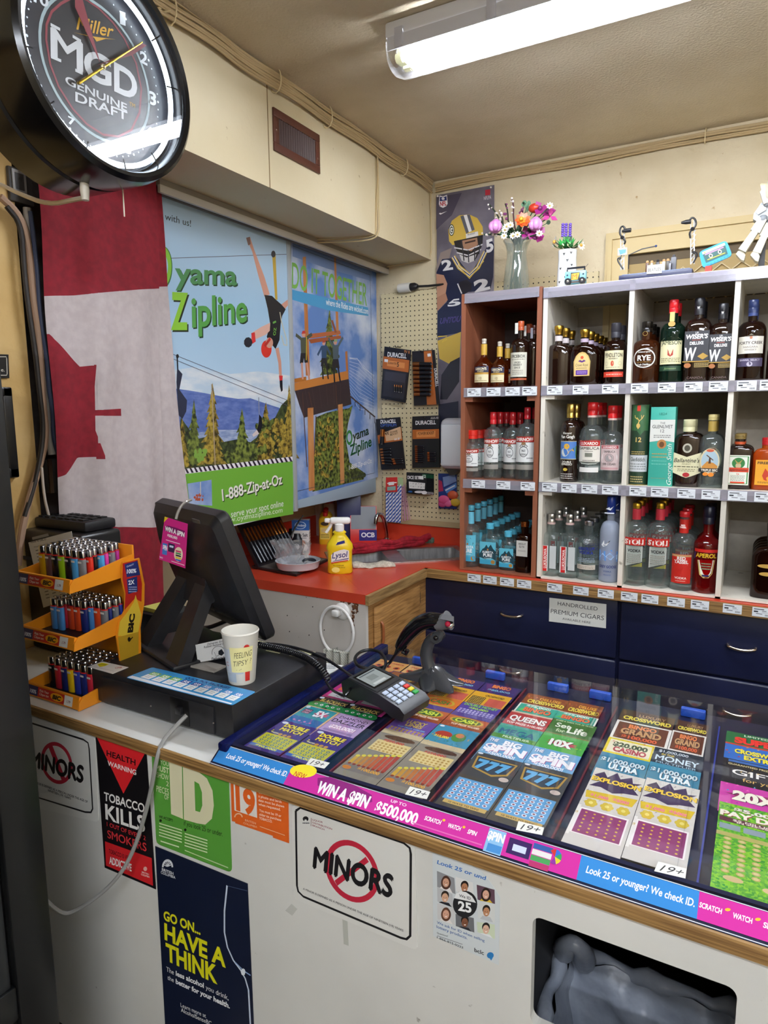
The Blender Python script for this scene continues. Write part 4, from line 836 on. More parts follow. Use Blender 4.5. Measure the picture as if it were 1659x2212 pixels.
bottle_kind('aper', 'aperitif_bottle', .285, .56, .70, .05, 'glass_red', (.80, .06, '#17182c/.35'), [('r', -.98, .485, .98, .52, '#d02a22'), ('p', [(-.98, .40), (-.98, .48), (0, .488), (.98, .52), (.98, .42), (0, .40)], '#26245c'), ('t', 'APEROL', 0, .425, .048, '#e2b42c', .80, .035, .1), ('p', [(-.62, .39), (.7, .40), (.55, .24), (.3, .19), (-.1, .185), (-.4, .22)], '#c8b060'), ('p', [(-.52, .39), (.6, .40), (.46, .25), (.26, .205), (-.06, .20), (-.32, .235)], '#e2e4cc'), ('s', -.3, .28, .4, .37, 3, '#8a9a78'), ('r', -.2, .205, .3, .225, '#26245c')], sh='s')
bottle_kind('gold', 'whisky_bottle', .52, .60, .78, .07, 'glass_dark', (.88, .08, '#2a1a14/.3'), [('o', -.2, .5, .5, .03, '#c09a4a'), ('o', -.2, .38, .4, .03, '#c09a4a')], dep=.2, sq=2.6)
def gift_tube(h):
    t = thing('whisky_tube', None, 'gift tube'); R = .115
    MB().lathe([(R, 0), (R, .995)], '#1f3826/.4', 36).lathe([(R * 1.01, 0), (R * 1.01, .01)], '#c0a860/.3/1', 36).obj('tube_body', t, world=False)
    MB().lathe([(R * .98, .995), (R * 1.0, 1.0)], '#2a4a34/.4', 36).obj('lid', t, world=False)
    p = Pr(o=(0, 0, 0), U=(1, 0, 0), N=(0, 0, 1), wrap=R, off=.002, step=.0006, rough=.4)
    p.rect(-R * .95, .68, R * 1.0, .995, '#35603a')
    for i in range(6): x = -.9 + i * .36; p.poly([(R * x, .68), (R * (x + .36), .68), (R * (x + .36), .62 + .06 * abs(i - 2)), (R * x, .62 + .06 * abs(i - 2.9))], '#35603a') if i in (1, 2, 3) else None
    p.rect(-.03, .92, .01, .99, '#c83a2c')
    p.line([(-.01, .70), (-.015, .76), (.0, .80), (-.03, .84)], .012, '#cfae62'); p.line([(0, .80), (.03, .83), (.05, .87)], .009, '#cfae62'); p.line([(-.02, .82), (-.05, .84), (-.055, .87)], .009, '#cfae62'); p.line([(.025, .83), (.02, .87)], .007, '#cfae62'); p.oval((-.01, .74), .022, .03, '#cfae62')
    p.tx('12', 0, .54, .06, '#d4b468', bold=.02); p.scrib(-R * .8, .38, R * .7, .43, 2, '#b8a060')
    p.rect(-R * 1.1, .17, R * 1.1, .375, '#c9ccd0'); p.tx('Glenfiddich.', -.0, .30, .05, '#26382c', w=.19, bold=.01); p.scrib(-R * .9, .19, R * .9, .28, 3, '#8a9090'); p.scrib(-R * .8, .03, R * .6, .12, 3, '#b8a870')
    p.obj('label', t, world=False); return t
def gift_box(h):
    t = thing('whisky_box', None, 'gift box'); w = .145
    MB().box((-w, -.115, 0), (w, .115, 1), '#3fa896/.4', .004).obj('box_body', t, world=False)
    p = Pr(o=(0, -.115, 0), U=(1, 0, 0), N=(0, 0, 1), off=.002, step=.0006, rough=.4)
    p.poly([(-w, .56), (-w, .84), (w, .84), (w, .56), (.05, .575), (0, .59), (-.05, .575)], '#d9dad4')
    p.tx('1824', 0, .90, .03, '#2a8474', w=.09); p.tx('THE', 0, .785, .028, '#3a3c3a', w=.06); p.tx('GLENLIVET', 0, .735, .042, '#3a3c3a', w=.24, bold=.01); p.tx('12', 0, .68, .042, '#3a3c3a'); p.scrib(-.1, .61, .1, .655, 2, '#7a7c78')
    p.oval((0, .535), .055, .058, '#b8804a'); p.oval((0, .53), .03, .036, '#6a4426')
    for k, (y, c_) in enumerate(((.41, '#b89a5a'), (.37, '#b89a5a'), (.32, '#6ac0b0'), (.28, '#6ac0b0'), (.10, '#6a9a80'))): p.scrib(-.11, y - .012, .07, y + .014, 1, c_)
    p.text('George Smith', (.132, .02), (.118, .54), (.075, .02), '#e6efe8', -.005, .3); p.obj('label', t, world=False); return t
PROTO['tube'] = gift_tube(1); PROTO['gbox'] = gift_box(1)
ORD = ['front', 'second', 'third', 'fourth', 'fifth', 'sixth']
USED = set(); ROWS = {}
def put(key, px, top, row, n, dy, desc, group, y=None, wd=None):
    """n bottles one behind the other; px = middle of the front one, top = height of its top, both in the photograph"""
    t = PROTO[key]; z = ZF[row]
    kids = [o for o in t.children]
    dep = .3 * (.36)
    y0 = y or YS + .065
    q = P(px, top, Y=y0); h = q.z - z; x = P(px, (top + 0) , Y=y0).x
    zb = P(px, top, Y=y0)
    for i in range(n):
        lab = f'{desc}, {ORD[i]} in its line' if n > 1 else desc
        loc = (x + .0008 * (i % 2), y0 + dy * i, z)
        if key not in USED: USED.add(key); t.location = loc; t.scale = (h,) * 3; t['label'] = lab; t['group'] = group; ROWS.setdefault((row, key), []).append(x); continue
        dup(t, loc, label=lab, group=group, scale=h)
    ROWS.setdefault('pos', []).append((row, x, desc))
g1, g2, g3 = 'whisky bottles on the top shelf row', 'bottles on the middle shelf row', 'vodka and aperitif bottles on the bottom shelf row'
put('gib', 1046, 732, 0, 1, .09, 'small amber whisky bottle at the left of the top brown compartment', g1)
put('gib', 1080, 738, 0, 3, .10, 'small amber whisky bottle beside the cream-labelled spiced whisky', g1)
put('spice', 1126, 694, 0, 2, .11, 'dark whisky bottle with large cream label and copper cap', g1)
put('darkb', 1155, 703, 0, 2, .09, 'dark bottle against the right side of the top brown compartment', g1, y=YS + .11)
put('crown', 1208, 704, 0, 3, .10, 'plain black gold-topped bottle at the left of the white top row', g1)
put('royal', 1264, 712, 0, 5, .09, 'wide gold-labelled whisky bottle with purple band', g1)
put('pend', 1332, 698, 0, 2, .10, 'dark whisky bottle with cream label and red stripe', g1)
put('rye', 1399, 695, 0, 3, .10, 'round-shouldered rye bottle with white oval lettering', g1)
put('jame', 1457, 648, 0, 2, .10, 'tall green whiskey bottle with red cap and yellow label', g1)
put('wise', 1513, 644, 0, 2, .10, 'larger black whisky bottle with big white letter', g1)
put('wise', 1564, 656, 0, 2, .10, 'smaller black whisky bottle with big white letter', g1)
put('forty', 1629, 648, 0, 2, .11, 'amber whisky bottle with blue cap and white label', g1)
put('crown', 1690, 705, 0, 1, .1, 'dark bottle cut off at the right edge of the top row', g1)
put('smirS', 1021, 929, 1, 4, .075, 'short clear vodka bottle with wide red cap', g2)
put('smir', 1066, 890, 1, 5, .085, 'slim clear red-capped vodka bottle left of centre', g2)
put('smir', 1108, 891, 1, 2, .1, 'slim clear red-capped vodka bottle right of centre', g2, y=YS + .10)
put('smirL', 1140, 880, 1, 2, .11, 'larger clear red-capped vodka bottle at the compartment right', g2)
put('gogh', 1234, 872, 1, 2, .09, 'slim dark liqueur bottle with gold cap and painted label', g2)
put('lux', 1281, 869, 1, 3, .09, 'clear liqueur bottle with white label and red cap', g2)
put('luxp', 1325, 876, 1, 2, .09, 'clear liqueur bottle with pink round-patterned label', g2)
put('tube', 1386, 874, 1, 1, .1, 'dark green cylindrical whisky tube with gold stag', g2)
put('gbox', 1436, 879, 1, 1, .1, 'tall turquoise whisky box with white band', g2)
put('ball', 1490, 906, 1, 2, .09, 'square dark whisky bottle with cream cap and label', g2)
put('trip', 1541, 895, 1, 2, .10, 'clear orange liqueur bottle with gold-tan cap', g2)
put('jag', 1600, 937, 1, 2, .09, 'square dark herbal liqueur bottle with green bordered label', g2)
put('fire', 1658, 945, 1, 1, .1, 'orange liqueur bottle cut off at the right edge of the middle row', g2)
put('albL', 1018, 1091, 2, 6, .078, 'tall turquoise-capped vodka bottle with mountain label', g3)
put('albM', 1059, 1130, 2, 6, .075, 'middle-sized turquoise-capped flat vodka bottle', g3)
put('albS', 1098, 1147, 2, 6, .07, 'smallest turquoise-capped flat vodka bottle', g3)
put('elyx', 1134, 1126, 2, 1, .1, 'dark copper-capped vodka bottle with small white label', g3)
put('luk', 1192, 1109, 2, 3, .12, 'square clear bottle with upright red strip at the compartment left', g3)
put('luk', 1232, 1110, 2, 3, .12, 'square clear bottle with upright red strip beside the round-shouldered one', g3)
put('abs', 1273, 1124, 2, 4, .10, 'clear round-shouldered bottle with blue lettering', g3)
put('goose', 1322, 1072, 2, 2, .10, 'tall frosted bottle with blue cap and geese', g3)
put('stoli', 1377, 1086, 2, 4, .10, 'clear vodka bottle with red band, left of its pair', g3)
put('stoli', 1428, 1086, 2, 4, .10, 'clear vodka bottle with red band, right of its pair', g3)
put('red', 1480, 1104, 2, 3, .10, 'clear bottle with red maple leaf label and red cap', g3)
put('aper', 1533, 1094, 2, 2, .11, 'red aperitif bottle with dark blue cap', g3)
put('gold', 1672, 1150, 2, 5, .06, 'flat dark gold-lettered bottle at the right edge of the bottom row', g3)

# ---------------------------------------------------------------- price tags
def tag_row(pxs, yy, row, z, y, h=.034, w=.062):
    for px in pxs:
        x = P(px, yy, Y=y).x
        near = min((a for a in ROWS['pos'] if a[0] == row), key=lambda a: abs(a[1] - x))[2].split(',')[0].split()
        lab = 'white price tag below the ' + ' '.join(near[:11])
        if lab in USED: lab = 'white price tag left of centre below the ' + ' '.join(near[:8]) if lab + 'x' not in USED else 'second white price tag below the ' + ' '.join(near[:9])
        USED.add(lab)
        p = Pr(o=(x, y, z), U=(1, 0, 0), N=(0, 0, 1), off=.0008, rough=.5)
        p.mb.box((x - w / 2, y - .0007, z - h / 2), (x + w / 2, y, z + h / 2), '#dfe3e8/.5')
        p.rect(-w * .42, h * .26, w * .1, h * .36, '#4a4c52'); p.rect(-w * .42, -h * .04, -w * .2, h * .12, '#33353a'); p.rect(0, h * .1, w * .22, h * .17, '#6a6c72'); p.rect(-w * .3, -h * .22, w * .02, -h * .15, '#5a5c62'); p.rect(0, -h * .04, w * .3, 0, '#a0a2a8')
        for k in range(9): p.rect(w * (.16 + k * .03), -h * .38, w * (.175 + k * .03), -h * .2, '#3a3c40')
        p.obj('price_tag', label=lab, cat='price tag', group='price tags on the shelf edges')
tag_row([1024, 1066, 1107, 1144, 1198, 1254, 1318, 1381, 1440, 1497, 1551, 1612, 1662], 846, 0, ZF[0] - .02, YS - .0075)
tag_row([1033, 1087, 1140, 1187, 1229, 1273, 1318, 1378, 1425, 1483, 1536, 1594, 1652], 1055, 1, ZF[1] - .02, YS - .0075)
tag_row([1024, 1058, 1095, 1132, 1198, 1255, 1309, 1360, 1405, 1462, 1514, 1585, 1650], 1270, 2, .917, 2.704)
# ---------------------------------------------------------------- back counter, drawers, sink
wtp = thing('worktop', 'red laminate worktop along the back wall and around the sink corner', 'worktop', (-.6, 3.0, BTOP - .04))
a_ = math.radians(40); SU, SV = V((math.cos(a_), math.sin(a_), 0)), V((math.sin(a_), -math.cos(a_), 0)); SO = V((-1.81, 2.86, BTOP))
sk = lambda u, v, z=0: SO + SU * u + SV * v + V((0, 0, z))
u0_, u1_, v1_ = -.12, .56, .30
hole = [sk(u0_, 0), sk(u1_, 0), sk(u1_, v1_), sk(u0_, v1_)]
out = [V((-2.249, YB - .001, BTOP)), V((-2.249, 2.185, BTOP)), V((-1.318, 2.185, BTOP)), V((-1.318, 2.725, BTOP)), V((1.4, 2.725, BTOP)), V((1.4, YB - .001, BTOP))]
MB().prism([out[2], out[3], out[4], out[5], out[0], out[1], out[2] + V((-.0004, 0, 0)), hole[3], hole[0], hole[1], hole[2], hole[3] + V((.0002, .0003, 0))], (0, 0, -.04), 'red_laminate').obj('top', wtp)
m = MB(); m.box((-1.335, 2.705, .894), (1.4, 2.7235, BTOP - .003), 'oak_edge'); m.box((-1.317, 2.185, .894), (-1.300, 2.7235, BTOP - .003), 'oak_edge_y'); m.obj('oak_edge', wtp, label='oak edging strip')
MB().box((-2.249, YB - .012, BTOP), (-1.16, YB - .0005, BTOP + .09), 'red_laminate').obj('backsplash', wtp); MB().box((-2.249, 2.186, BTOP), (-2.238, YB - .013, BTOP + .12), 'red_laminate').obj('backsplash', wtp)
snk = thing('sink', 'double bowl stainless sink set diagonally into the red worktop', 'sink', sk(.2, .15, -.16))
m = MB(); m.T = Matrix(((SU.x, SV.x, 0, SO.x), (SU.y, SV.y, 0, SO.y), (0, 0, 1, SO.z), (0, 0, 0, 1)))
for a, b in ((u0_, .17), (.215, u1_)):
    R_ = lambda k, z: [V((x, y, z)) for x, y in ((a + k, .018 + k), (b - k, .018 + k), (b - k, .285 - k), (a + k, .285 - k))]
    def rr(k, z, r=.03):
        o = []; x0, x1, y0, y1 = a + .012 + k, b - .012 - k, .02 + k, .28 - k
        for cx_, cy_, s0 in ((x1 - r, y1 - r, 0), (x0 + r, y1 - r, 1), (x0 + r, y0 + r, 2), (x1 - r, y0 + r, 3)):
            for i in range(5): t = (s0 + i / 4) * pi / 2; o.append(V((cx_ + r * math.cos(t), cy_ + r * math.sin(t), z)))
        return o
    m.rings([rr(0, .004), rr(.004, .001), rr(.008, -.14), rr(.03, -.155)][::-1], 'steel', cap=False); m.add(rr(.03, -.155), [tuple(range(20))], 'steel')
m.obj('bowls', snk)
m2 = MB(); m2.T = m.T
for q in ((u0_ - .012, -.012, u1_ + .012, .026), (u0_ - .012, .274, u1_ + .012, .312), (u0_ - .012, .026, u0_ + .02, .274), (u1_ - .02, .026, u1_ + .012, .274), (.152, .026, .235, .274)): m2.box((q[0], q[1], .0005), (q[2], q[3], .005), 'steel')
m2.obj('rim', snk)
fc = thing('faucet', 'chrome gooseneck faucet with two lever taps behind the sink', 'faucet', P(835, 1172, Z=BTOP))
ch = '#c8c8cc/.12/1'; B = P(835, 1173, Z=BTOP)
pts = [B, P(836, 1150, Y=B.y), P(832, 1128, Y=B.y - .01), P(826, 1114, Y=B.y - .03), P(819, 1110, Y=B.y - .06), P(813, 1116, Y=B.y - .08), P(811, 1132, Y=B.y - .085)]
MB().tube(pts, .011, ch, 12, smooth=2).lathe([(.024, 0), (.022, .012), (.014, .03)], ch, 18, B).obj('spout', fc)
for px, py, d in ((795, 1171, -1), (882, 1166, 1)):
    q = P(px, py, Z=BTOP); e = q + SU * (.05 * d) + V((0, 0, .055))
    MB().lathe([(.022, 0), (.02, .012), (.013, .03), (.012, .045)], ch, 16, q).tube([q + V((0, 0, .04)), q + V((0, 0, .05)) + SU * .015 * d, e], lambda t: .010 - .003 * t, ch, 10, smooth=1).obj('tap', fc)
# end panel and sink cabinet
scb = thing('sink_cabinet', 'oak door cabinet with a rust-stained white end panel under the sink', 'cabinet', (-1.8, 2.45, 0))
MB().box((-2.249, 2.192, .0), (-1.320, 2.21, .895), 'rust_panel').obj('end_panel', scb)
rp = Pr('Y', 2.192, zoom=(500, 1060, 3.19), off=.0003); rnd = random.Random(3)
for (x, y, w, h, n) in ((820, 745, 60, 35, 60), (855, 790, 16, 60, 34), (840, 870, 12, 60, 20), (780, 740, 30, 20, 24), (660, 720, 12, 8, 4), (838, 950, 5, 60, 8)):
    for _ in range(n):
        cx_, cy_ = x + rnd.gauss(0, w * .5), y + rnd.gauss(0, h * .5); k = rnd.uniform(3, 11)
        if cy_ > 715 and cx_ < 900: rp.poly([(cx_ + k * rnd.uniform(.5, 1.3) * math.cos(t), cy_ + 1.2 * k * rnd.uniform(.5, 1.3) * math.sin(t)) for t in [2 * pi * i / 7 for i in range(7)]], rnd.choice(['rust', '#4a2a18', '#6b4426']))
for x, y in ((385, 860), (400, 970), (535, 995), (560, 800), (470, 700), (640, 960), (590, 735)): rp.oval((x, y), 4, 5, '#3a3330', 7)
rp.obj('rust_stain', scb)
MB().box((-1.345, 2.2, .06), (-1.322, 2.74, .894), 'oak').obj('face_frame', scb)
MB().box((-1.3218, 2.25, .12), (-1.308, 2.655, .868), 'oak', .006).obj('door', scb)
dh = P(810, 1365, X=-1.305); kd = [o for o in scb.children if o.name.startswith('door')][0]
MB().tube([(-1.307, 2.29, .80), (-1.297, 2.29, .79), (-1.295, 2.29, .75), (-1.297, 2.29, .71), (-1.307, 2.29, .70)], .006, '#9a5a34/.3', 10, smooth=2).obj('handle', kd)
for z in (.78, .25): MB().box((-1.3215, 2.657, z), (-1.316, 2.672, z + .05), '#5a4632/.4').obj('hinge', scb)
dc = thing('drawer_cabinet', 'dark navy drawer cabinet under the bottle shelves', 'cabinet', (0, 3.0, 0))
MB().box((-1.33, 2.765, .0), (1.4, YB - .01, .894), 'navy').obj('carcass', dc)
xs_ = [-1.338, -.459, .42, 1.3]
for i in range(3):
    for z0, z1 in ((.640, .888), (.384, .632), (.10, .376)):
        d = MB().box((xs_[i] + .005, 2.738, z0), (xs_[i + 1] - .005, 2.764, z1), 'navy', .008, 3).obj('drawer_front', dc)
        cx_ = [-.905, -.018, .86][i]; z = z0 + .124
        MB().tube([(cx_ - .047, 2.739, z + .004), (cx_ - .045, 2.722, z + .004), (cx_ - .02, 2.714, z - .002), (cx_ + .02, 2.714, z - .002), (cx_ + .045, 2.722, z + .004), (cx_ + .047, 2.739, z + .004)], .006, '#d8c8b8/.15/1', 10, smooth=2).obj('handle', d)
s = sheet('notice', 'white laminated cigar notice stuck on the top navy drawer', 'sign', 'Y', 2.7378, [(1187, 1291), (1310, 1305), (1309, 1357), (1186, 1342)], '#d6d6cf', None, .0015)
s.z = (980, 1050, 4.608); s.text('HANDROLLED', (1035, 1184), (1432, 1240), (1038, 1146), '#2c2c2e', .0); s.text('PREMIUM CIGARS', (966, 1262), (1494, 1335), (970, 1218), '#2c2c2e', .0); s.text('AVAILABLE HERE', (1082, 1328), (1362, 1370), (1084, 1306), '#2c2c2e', .0); s.fin()
# towel ring with dish towel
q = P(740, 1320, Y=2.19)
tr = thing('towel_ring', 'white plastic towel ring screwed to the end panel', 'towel ring', (q.x, 2.19, q.z))
MB().lathe([(.036, -.0), (.036, -.006), (.03, -.012), (.02, -.014)], '#e8e6e2/.35', 28, (q.x, 2.192, q.z), axis='Y').obj('base', tr)
MB().cbox((q.x - .012, 2.165, q.z - .002), (.03, .04, .026), '#e8e6e2/.35', .006).obj('holder', tr)
rc = P(727, 1362, Y=2.165); rx, rz_ = abs(P(763, 1362, Y=2.165).x - rc.x), abs(P(727, 1310, Y=2.165).z - P(727, 1412, Y=2.165).z) / 2
MB().tube([(rc.x + rx * math.cos(t), 2.165, rc.z + rz_ * math.sin(t)) for t in [2 * pi * i / 48 for i in range(49)]], .0065, '#eceae6/.3', 10, cap=False).obj('ring', tr)
def towel_mat():
    m, n, l, b = newmat('towel_stripe'); MATS['towel_stripe'] = m
    g = n.new('ShaderNodeNewGeometry'); w = n.new('ShaderNodeTexWave'); w.inputs['Scale'].default_value = 55; w.inputs['Distortion'].default_value = 1.5; w.bands_direction = 'DIAGONAL'
    l.new(g.outputs[0], w.inputs[0]); r = n.new('ShaderNodeValToRGB'); r.color_ramp.interpolation = 'CONSTANT'; e = r.color_ramp.elements
    e[0].color = hexc('#d8d2c2'); e[1].color = hexc('#4a8a98'); e[1].position = .62; x = e.new(.85); x.color = hexc('#c8bca8')
    l.new(w.outputs[1], r.inputs[0]); l.new(r.outputs[0], b.inputs[0]); sp(b, Roughness=.95)
towel_mat(); m = MB(); zb_ = rc.z - rz_
def tow(x0, x1, y0, top, bot, n=14):
    for i in range(n):
        for j in range(8):
            f = lambda i, j: V((x0 + (x1 - x0) * (i / n) + .012 * math.sin(i * 1.3) * j / 8 + (-.02 + .04 * i / n) * j / 8, y0 + .014 * math.sin(i * 1.6 + j * .3), top + (bot - top) * j / 8 - .006 * math.sin(i * .9)))
            m.quad(f(i, j), f(i, j + 1), f(i + 1, j + 1), f(i + 1, j), 'towel_stripe')
tow(rc.x - .055, rc.x + .06, 2.148, zb_ + .016, zb_ - .24); tow(rc.x - .05, rc.x + .05, 2.178, zb_ + .014, zb_ - .20)
for i in range(14):
    x = rc.x - .055 + .11 * i / 14; m.quad((x, 2.148 + .014 * math.sin(i * 1.6), zb_ + .016), (x + .008, 2.148, zb_ + .016), (x + .008, 2.178, zb_ + .014), (x, 2.178, zb_ + .014), 'towel_stripe')
m.obj('dish_towel', label='blue and cream striped dish towel hanging through the white ring', cat='towel', smooth=80)

# things on the red worktop
sb = P(735, 1237, Z=BTOP); t = thing('spray_bottle', 'yellow cleaner spray bottle with white trigger on the red worktop', 'spray bottle', sb, math.radians(28))
hb = P(727, 1162, Y=sb.y).z - BTOP; ht = P(730, 1112, Y=sb.y).z - BTOP; k = hb / .19
MB().lathe([(.042, 0, 3), (.047, .006, 3), (.045, .05, 3), (.046, .10, 3), (.05, .112, 2.6), (.047, .13, 2.4), (.03, .158, 2.2), (.021, .172, 2), (.026, .18, 2), (.017, .19, 2)], '#e8c81e/.28', 32, ry=.62).obj('bottle', t, world=False, smooth=60)
m = MB(); m.lathe([(.017, .186), (.018, .215), (.013, .22)], '#ecebe8/.35', 20); m.box((-.036, -.014, .216), (.042, .014, .246), '#f0efec/.35', .011, 3); m.box((-.055, -.010, .222), (-.034, .010, .242), '#f0efec/.35', .006); m.obj('spray_head', t, world=False)
MB().tube([(-.028, 0, .22), (-.036, 0, .20), (-.05, 0, .178)], .006, '#f0efec/.35', 8, smooth=1).obj('trigger', t, world=False)
p = Pr(o=(0, -.0292, 0), U=(1, 0, 0), N=(0, 0, 1), off=.0006, step=.0002, rough=.35)
p.poly([(-.03, .052), (.036, .062), (.036, .105), (.015, .112), (-.018, .098), (-.03, .085)], '#e4e2dc'); p.text('Lysol', (-.027, .070), (.033, .078), (-.029, .096), '#2a2a6a', .012, .25); p.poly([(-.028, .056), (.034, .068), (.034, .072), (-.02, .06)], '#3a2a6a'); p.poly([(-.03, .048), (.032, .060), (.032, .064), (-.03, .053)], '#c8402a')
p.tx('ALL PURPOSE', -.004, .037, .005, '#3a3418', w=.04); p.tx('TOUT USAGE', .004, .028, .005, '#3a3418', w=.034); p.oval((-.014, .02), .015, .012, '#efe27a'); p.poly([(-.012, .128), (.022, .138), (.020, .150), (-.006, .141)], '#2c2f7a')
p.obj('label', t, world=False); t.scale = (hb / .19 * 1.45, hb / .19 * 1.3, hb / .19 * 1.24)

q = [P(*a, Z=BTOP) for a in ((545, 1228), (640, 1246), (708, 1213), (620, 1196))]
t = thing('serving_tray', 'flat grey tray with dark rim on the red worktop', 'tray', (q[0] + q[2]) / 2)
n_ = [(a - (q[0] + q[2]) / 2) for a in q]; c_ = (q[0] + q[2]) / 2
MB().hexa([c_ + a + V((0, 0, .0015)) for a in n_], [c_ + a * 1.02 + V((0, 0, .012)) for a in n_], '#2a2626/.5').obj('rim', t); MB().hexa([c_ + a * .94 + V((0, 0, .0122)) for a in n_], [c_ + a * .94 + V((0, 0, .013)) for a in n_], '#67605a/.4').obj('base', t)
bc = P(644, 1226, Z=BTOP + .015); bw = WD(49, bc)
t = thing('round_dish', 'round white plastic dish on the grey tray', 'dish', bc)
MB().lathe([(bw * .84, 0), (bw * .9, .004), (bw * .97, .032), (bw, .036), (bw * .97, .037), (bw * .93, .032), (bw * .86, .008), (.01, .006)], '#c9cbd0/.35', 40).obj('dish', t, world=False)
MB().tube([bc + V((.03, 0, .03)), bc + V((.05, -.03, .045)), bc + V((.07, .0, .05)), bc + V((.08, .03, .035)), bc + V((.05, .04, .03)), bc + V((.03, .01, .04))], .005, '#20242e/.4', 8, smooth=2).obj('rubber_seal', label='dark rubber hose loop lying in the white dish', cat='hose')
m = MB(); rnd = random.Random(9); rs = []
for j, (w, z) in enumerate(((.07, .016), (.085, .04), (.08, .07), (.095, .10), (.10, .115))):
    rs.append([bc + V((-.035 + w * math.cos(2 * pi * i / 20) * (1 + .18 * math.sin(i * 2.7 + j)) , w * .55 * math.sin(2 * pi * i / 20) * (1 + .2 * math.sin(i * 1.9 + j * 2)), z + .008 * math.sin(i * 2.2 + j))) for i in range(20)])
m.rings(rs, 'poly_bag', cap=False); m.rings([[bc + V((-.02, 0, .02)) + (q_ - bc) * V((.6, .6, .8)).x for q_ in r_] for r_ in rs[:4]], 'poly_bag', cap=False)
m.obj('plastic_bag', label='crumpled clear zip bag standing in the white dish', cat='plastic bag', smooth=25)
def obox(name, label, cat, c, w, d, h, rz, mat, draw=None, side=None, tip=0, group=None):
    t = thing(name, label, cat, c, rz, group); 
    if tip: t.rotation_euler = (tip, 0, rz)
    MB().box((-w / 2, -d / 2, 0), (w / 2, d / 2, h), mat, .0015).obj('carton', t, world=False)
    if draw: p = Pr(o=(0, -d / 2, 0), U=(1, 0, 0), N=(0, 0, 1), off=.0005, rough=.4); draw(p); p.obj('print', t, world=False)
    if side: p = Pr(o=(w / 2, 0, 0), U=(0, 1, 0), N=(0, 0, 1), off=.0005, rough=.4); side(p); p.obj('side_print', t, world=False)
    return t
def salt(p):
    p.rect(-.045, .125, .045, .18, '#2c5fa8'); p.ring((0, .152), .03, .02, .15, '#c8d8ec'); p.tx('Windsor', 0, .146, .013, '#eef3f8', w=.05, bold=.02); p.tx('Table Salt', 0, .092, .017, '#2c2c34', w=.075, bold=.02); p.scrib(-.03, .08, .03, .088, 1, '#5a5a60'); p.oval((-.005, .055), .03, .022, '#c8805a'); p.oval((.02, .008), .008, .008, '#1c1c20'); p.oval((-.02, .012), .006, .008, '#1c1c20')
sc_ = P(652, 1194, Z=BTOP); hs = P(652, 1122, Y=sc_.y).z - BTOP
t = obox('salt_carton', 'blue and white table salt carton on the red worktop', 'carton', sc_, .09, .05, .18, math.radians(28), '#dcd6d0/.5', salt, lambda p: (p.rect(-.025, .125, .025, .18, '#2a569a'), p.scrib(-.02, .03, .02, .115, 6, '#6a6a70'))); t.scale = (hs / .18,) * 3
for (px, py, lab, mt, w) in ((633, 1184, 'small black flavouring bottle with red badge beside the salt carton', '#b03038', .03), (643, 1196, 'small black spice tin with white sun emblem before the salt carton', '#d8d4cc', .026)):
    q = P(px, py, Z=BTOP); t = thing('small_bottle', lab, 'bottle', q, .4); MB().lathe([(w * .9, 0, 3), (w, .006, 3), (w, .075, 3), (w * .7, .09, 2), (w * .6, .105, 2)], '#17151a/.35', 20, ry=.7).obj('body', t, world=False)
    p = Pr(o=(0, -w * .7, 0), U=(1, 0, 0), N=(0, 0, 1), off=.001); p.oval((0, .04), w * .6, w * .6, mt); p.tx('*', 0, .03, .03, '#1c1c20') if w < .03 else p.scrib(-w * .4, .03, w * .4, .05, 2, '#f0e8e0'); p.rect(-w * .6, .066, w * .6, .074, '#8a8478'); p.obj('label', t, world=False)
for k, (px, py) in enumerate(((704, 1175), (694, 1172), (684, 1169))):
    q = P(px, py, Z=BTOP); t = thing('lighter_fluid_bottle', ('front', 'middle', 'rearmost')[k] + ' yellow lighter fluid bottle with red cap behind the salt carton', 'bottle', q + V((0, .05 * k, 0)), .4, 'yellow lighter fluid bottles')
    h = .17; MB().lathe([(.034, 0, 3), (.036, .006, 3), (.036, h * .8, 3), (.026, h * .88, 2.4), (.014, h * .92, 2)], '#d8a81e/.3', 24, ry=.55).obj('body', t, world=False); MB().lathe([(.013, h * .9), (.014, h * 1.02), (.006, h * 1.05)], '#b8201c/.35', 16).obj('cap', t, world=False)
    p = Pr(o=(0, -.0198, 0), U=(1, 0, 0), N=(0, 0, 1), off=.0008); p.oval((0, .115), .022, .011, '#3a2a14'); p.rect(-.026, .03, .026, .095, '#e8cf5a'); p.scrib(-.022, .035, .022, .06, 3, '#5a4a1c'); p.oval((0, .078), .02, .012, '#d8c080'); p.obj('label', t, world=False)
for k, px in enumerate((690, 712)):
    q = P(px, 1150, Y=3.2); q.z = BTOP; t = thing('fuel_can', ('left', 'right')[k] + ' tall white butane can with red cap by the back wall', 'can', q, 0, 'butane cans'); MB().lathe([(.03, 0), (.031, .005), (.031, .18), (.024, .195)], '#d8cfc8/.3', 24).obj('body', t, world=False); MB().lathe([(.027, .192), (.027, .25), (.02, .255)], '#b8201c/.35', 24).obj('cap', t, world=False)
c1 = P(745, 1172, Z=BTOP) + V((0, .05, 0)); t = obox('display_carton', 'dark blue carton standing behind the spray bottle', 'carton', c1, .13, .1, .26, math.radians(30), '#1c2350/.4')
oc = P(786, 1170, Z=BTOP); t = thing('rolling_paper_carton', 'red and blue open display carton of rolling papers beside the faucet', 'carton', oc, math.radians(30))
MB().prism([(-.09, .07, 0), (-.09, .07, .24), (-.09, -.01, .25), (-.09, -.07, .10), (-.09, -.07, 0)], (.18, 0, 0), '#c8241f/.35').obj('carton', t, world=False)
m = MB(); m.quad((-.085, -.0115, .248), (-.085, -.0715, .101), (.085, -.0715, .101), (.085, -.0115, .248), '#7c8086/.3'); m.obj('window', t, world=False)
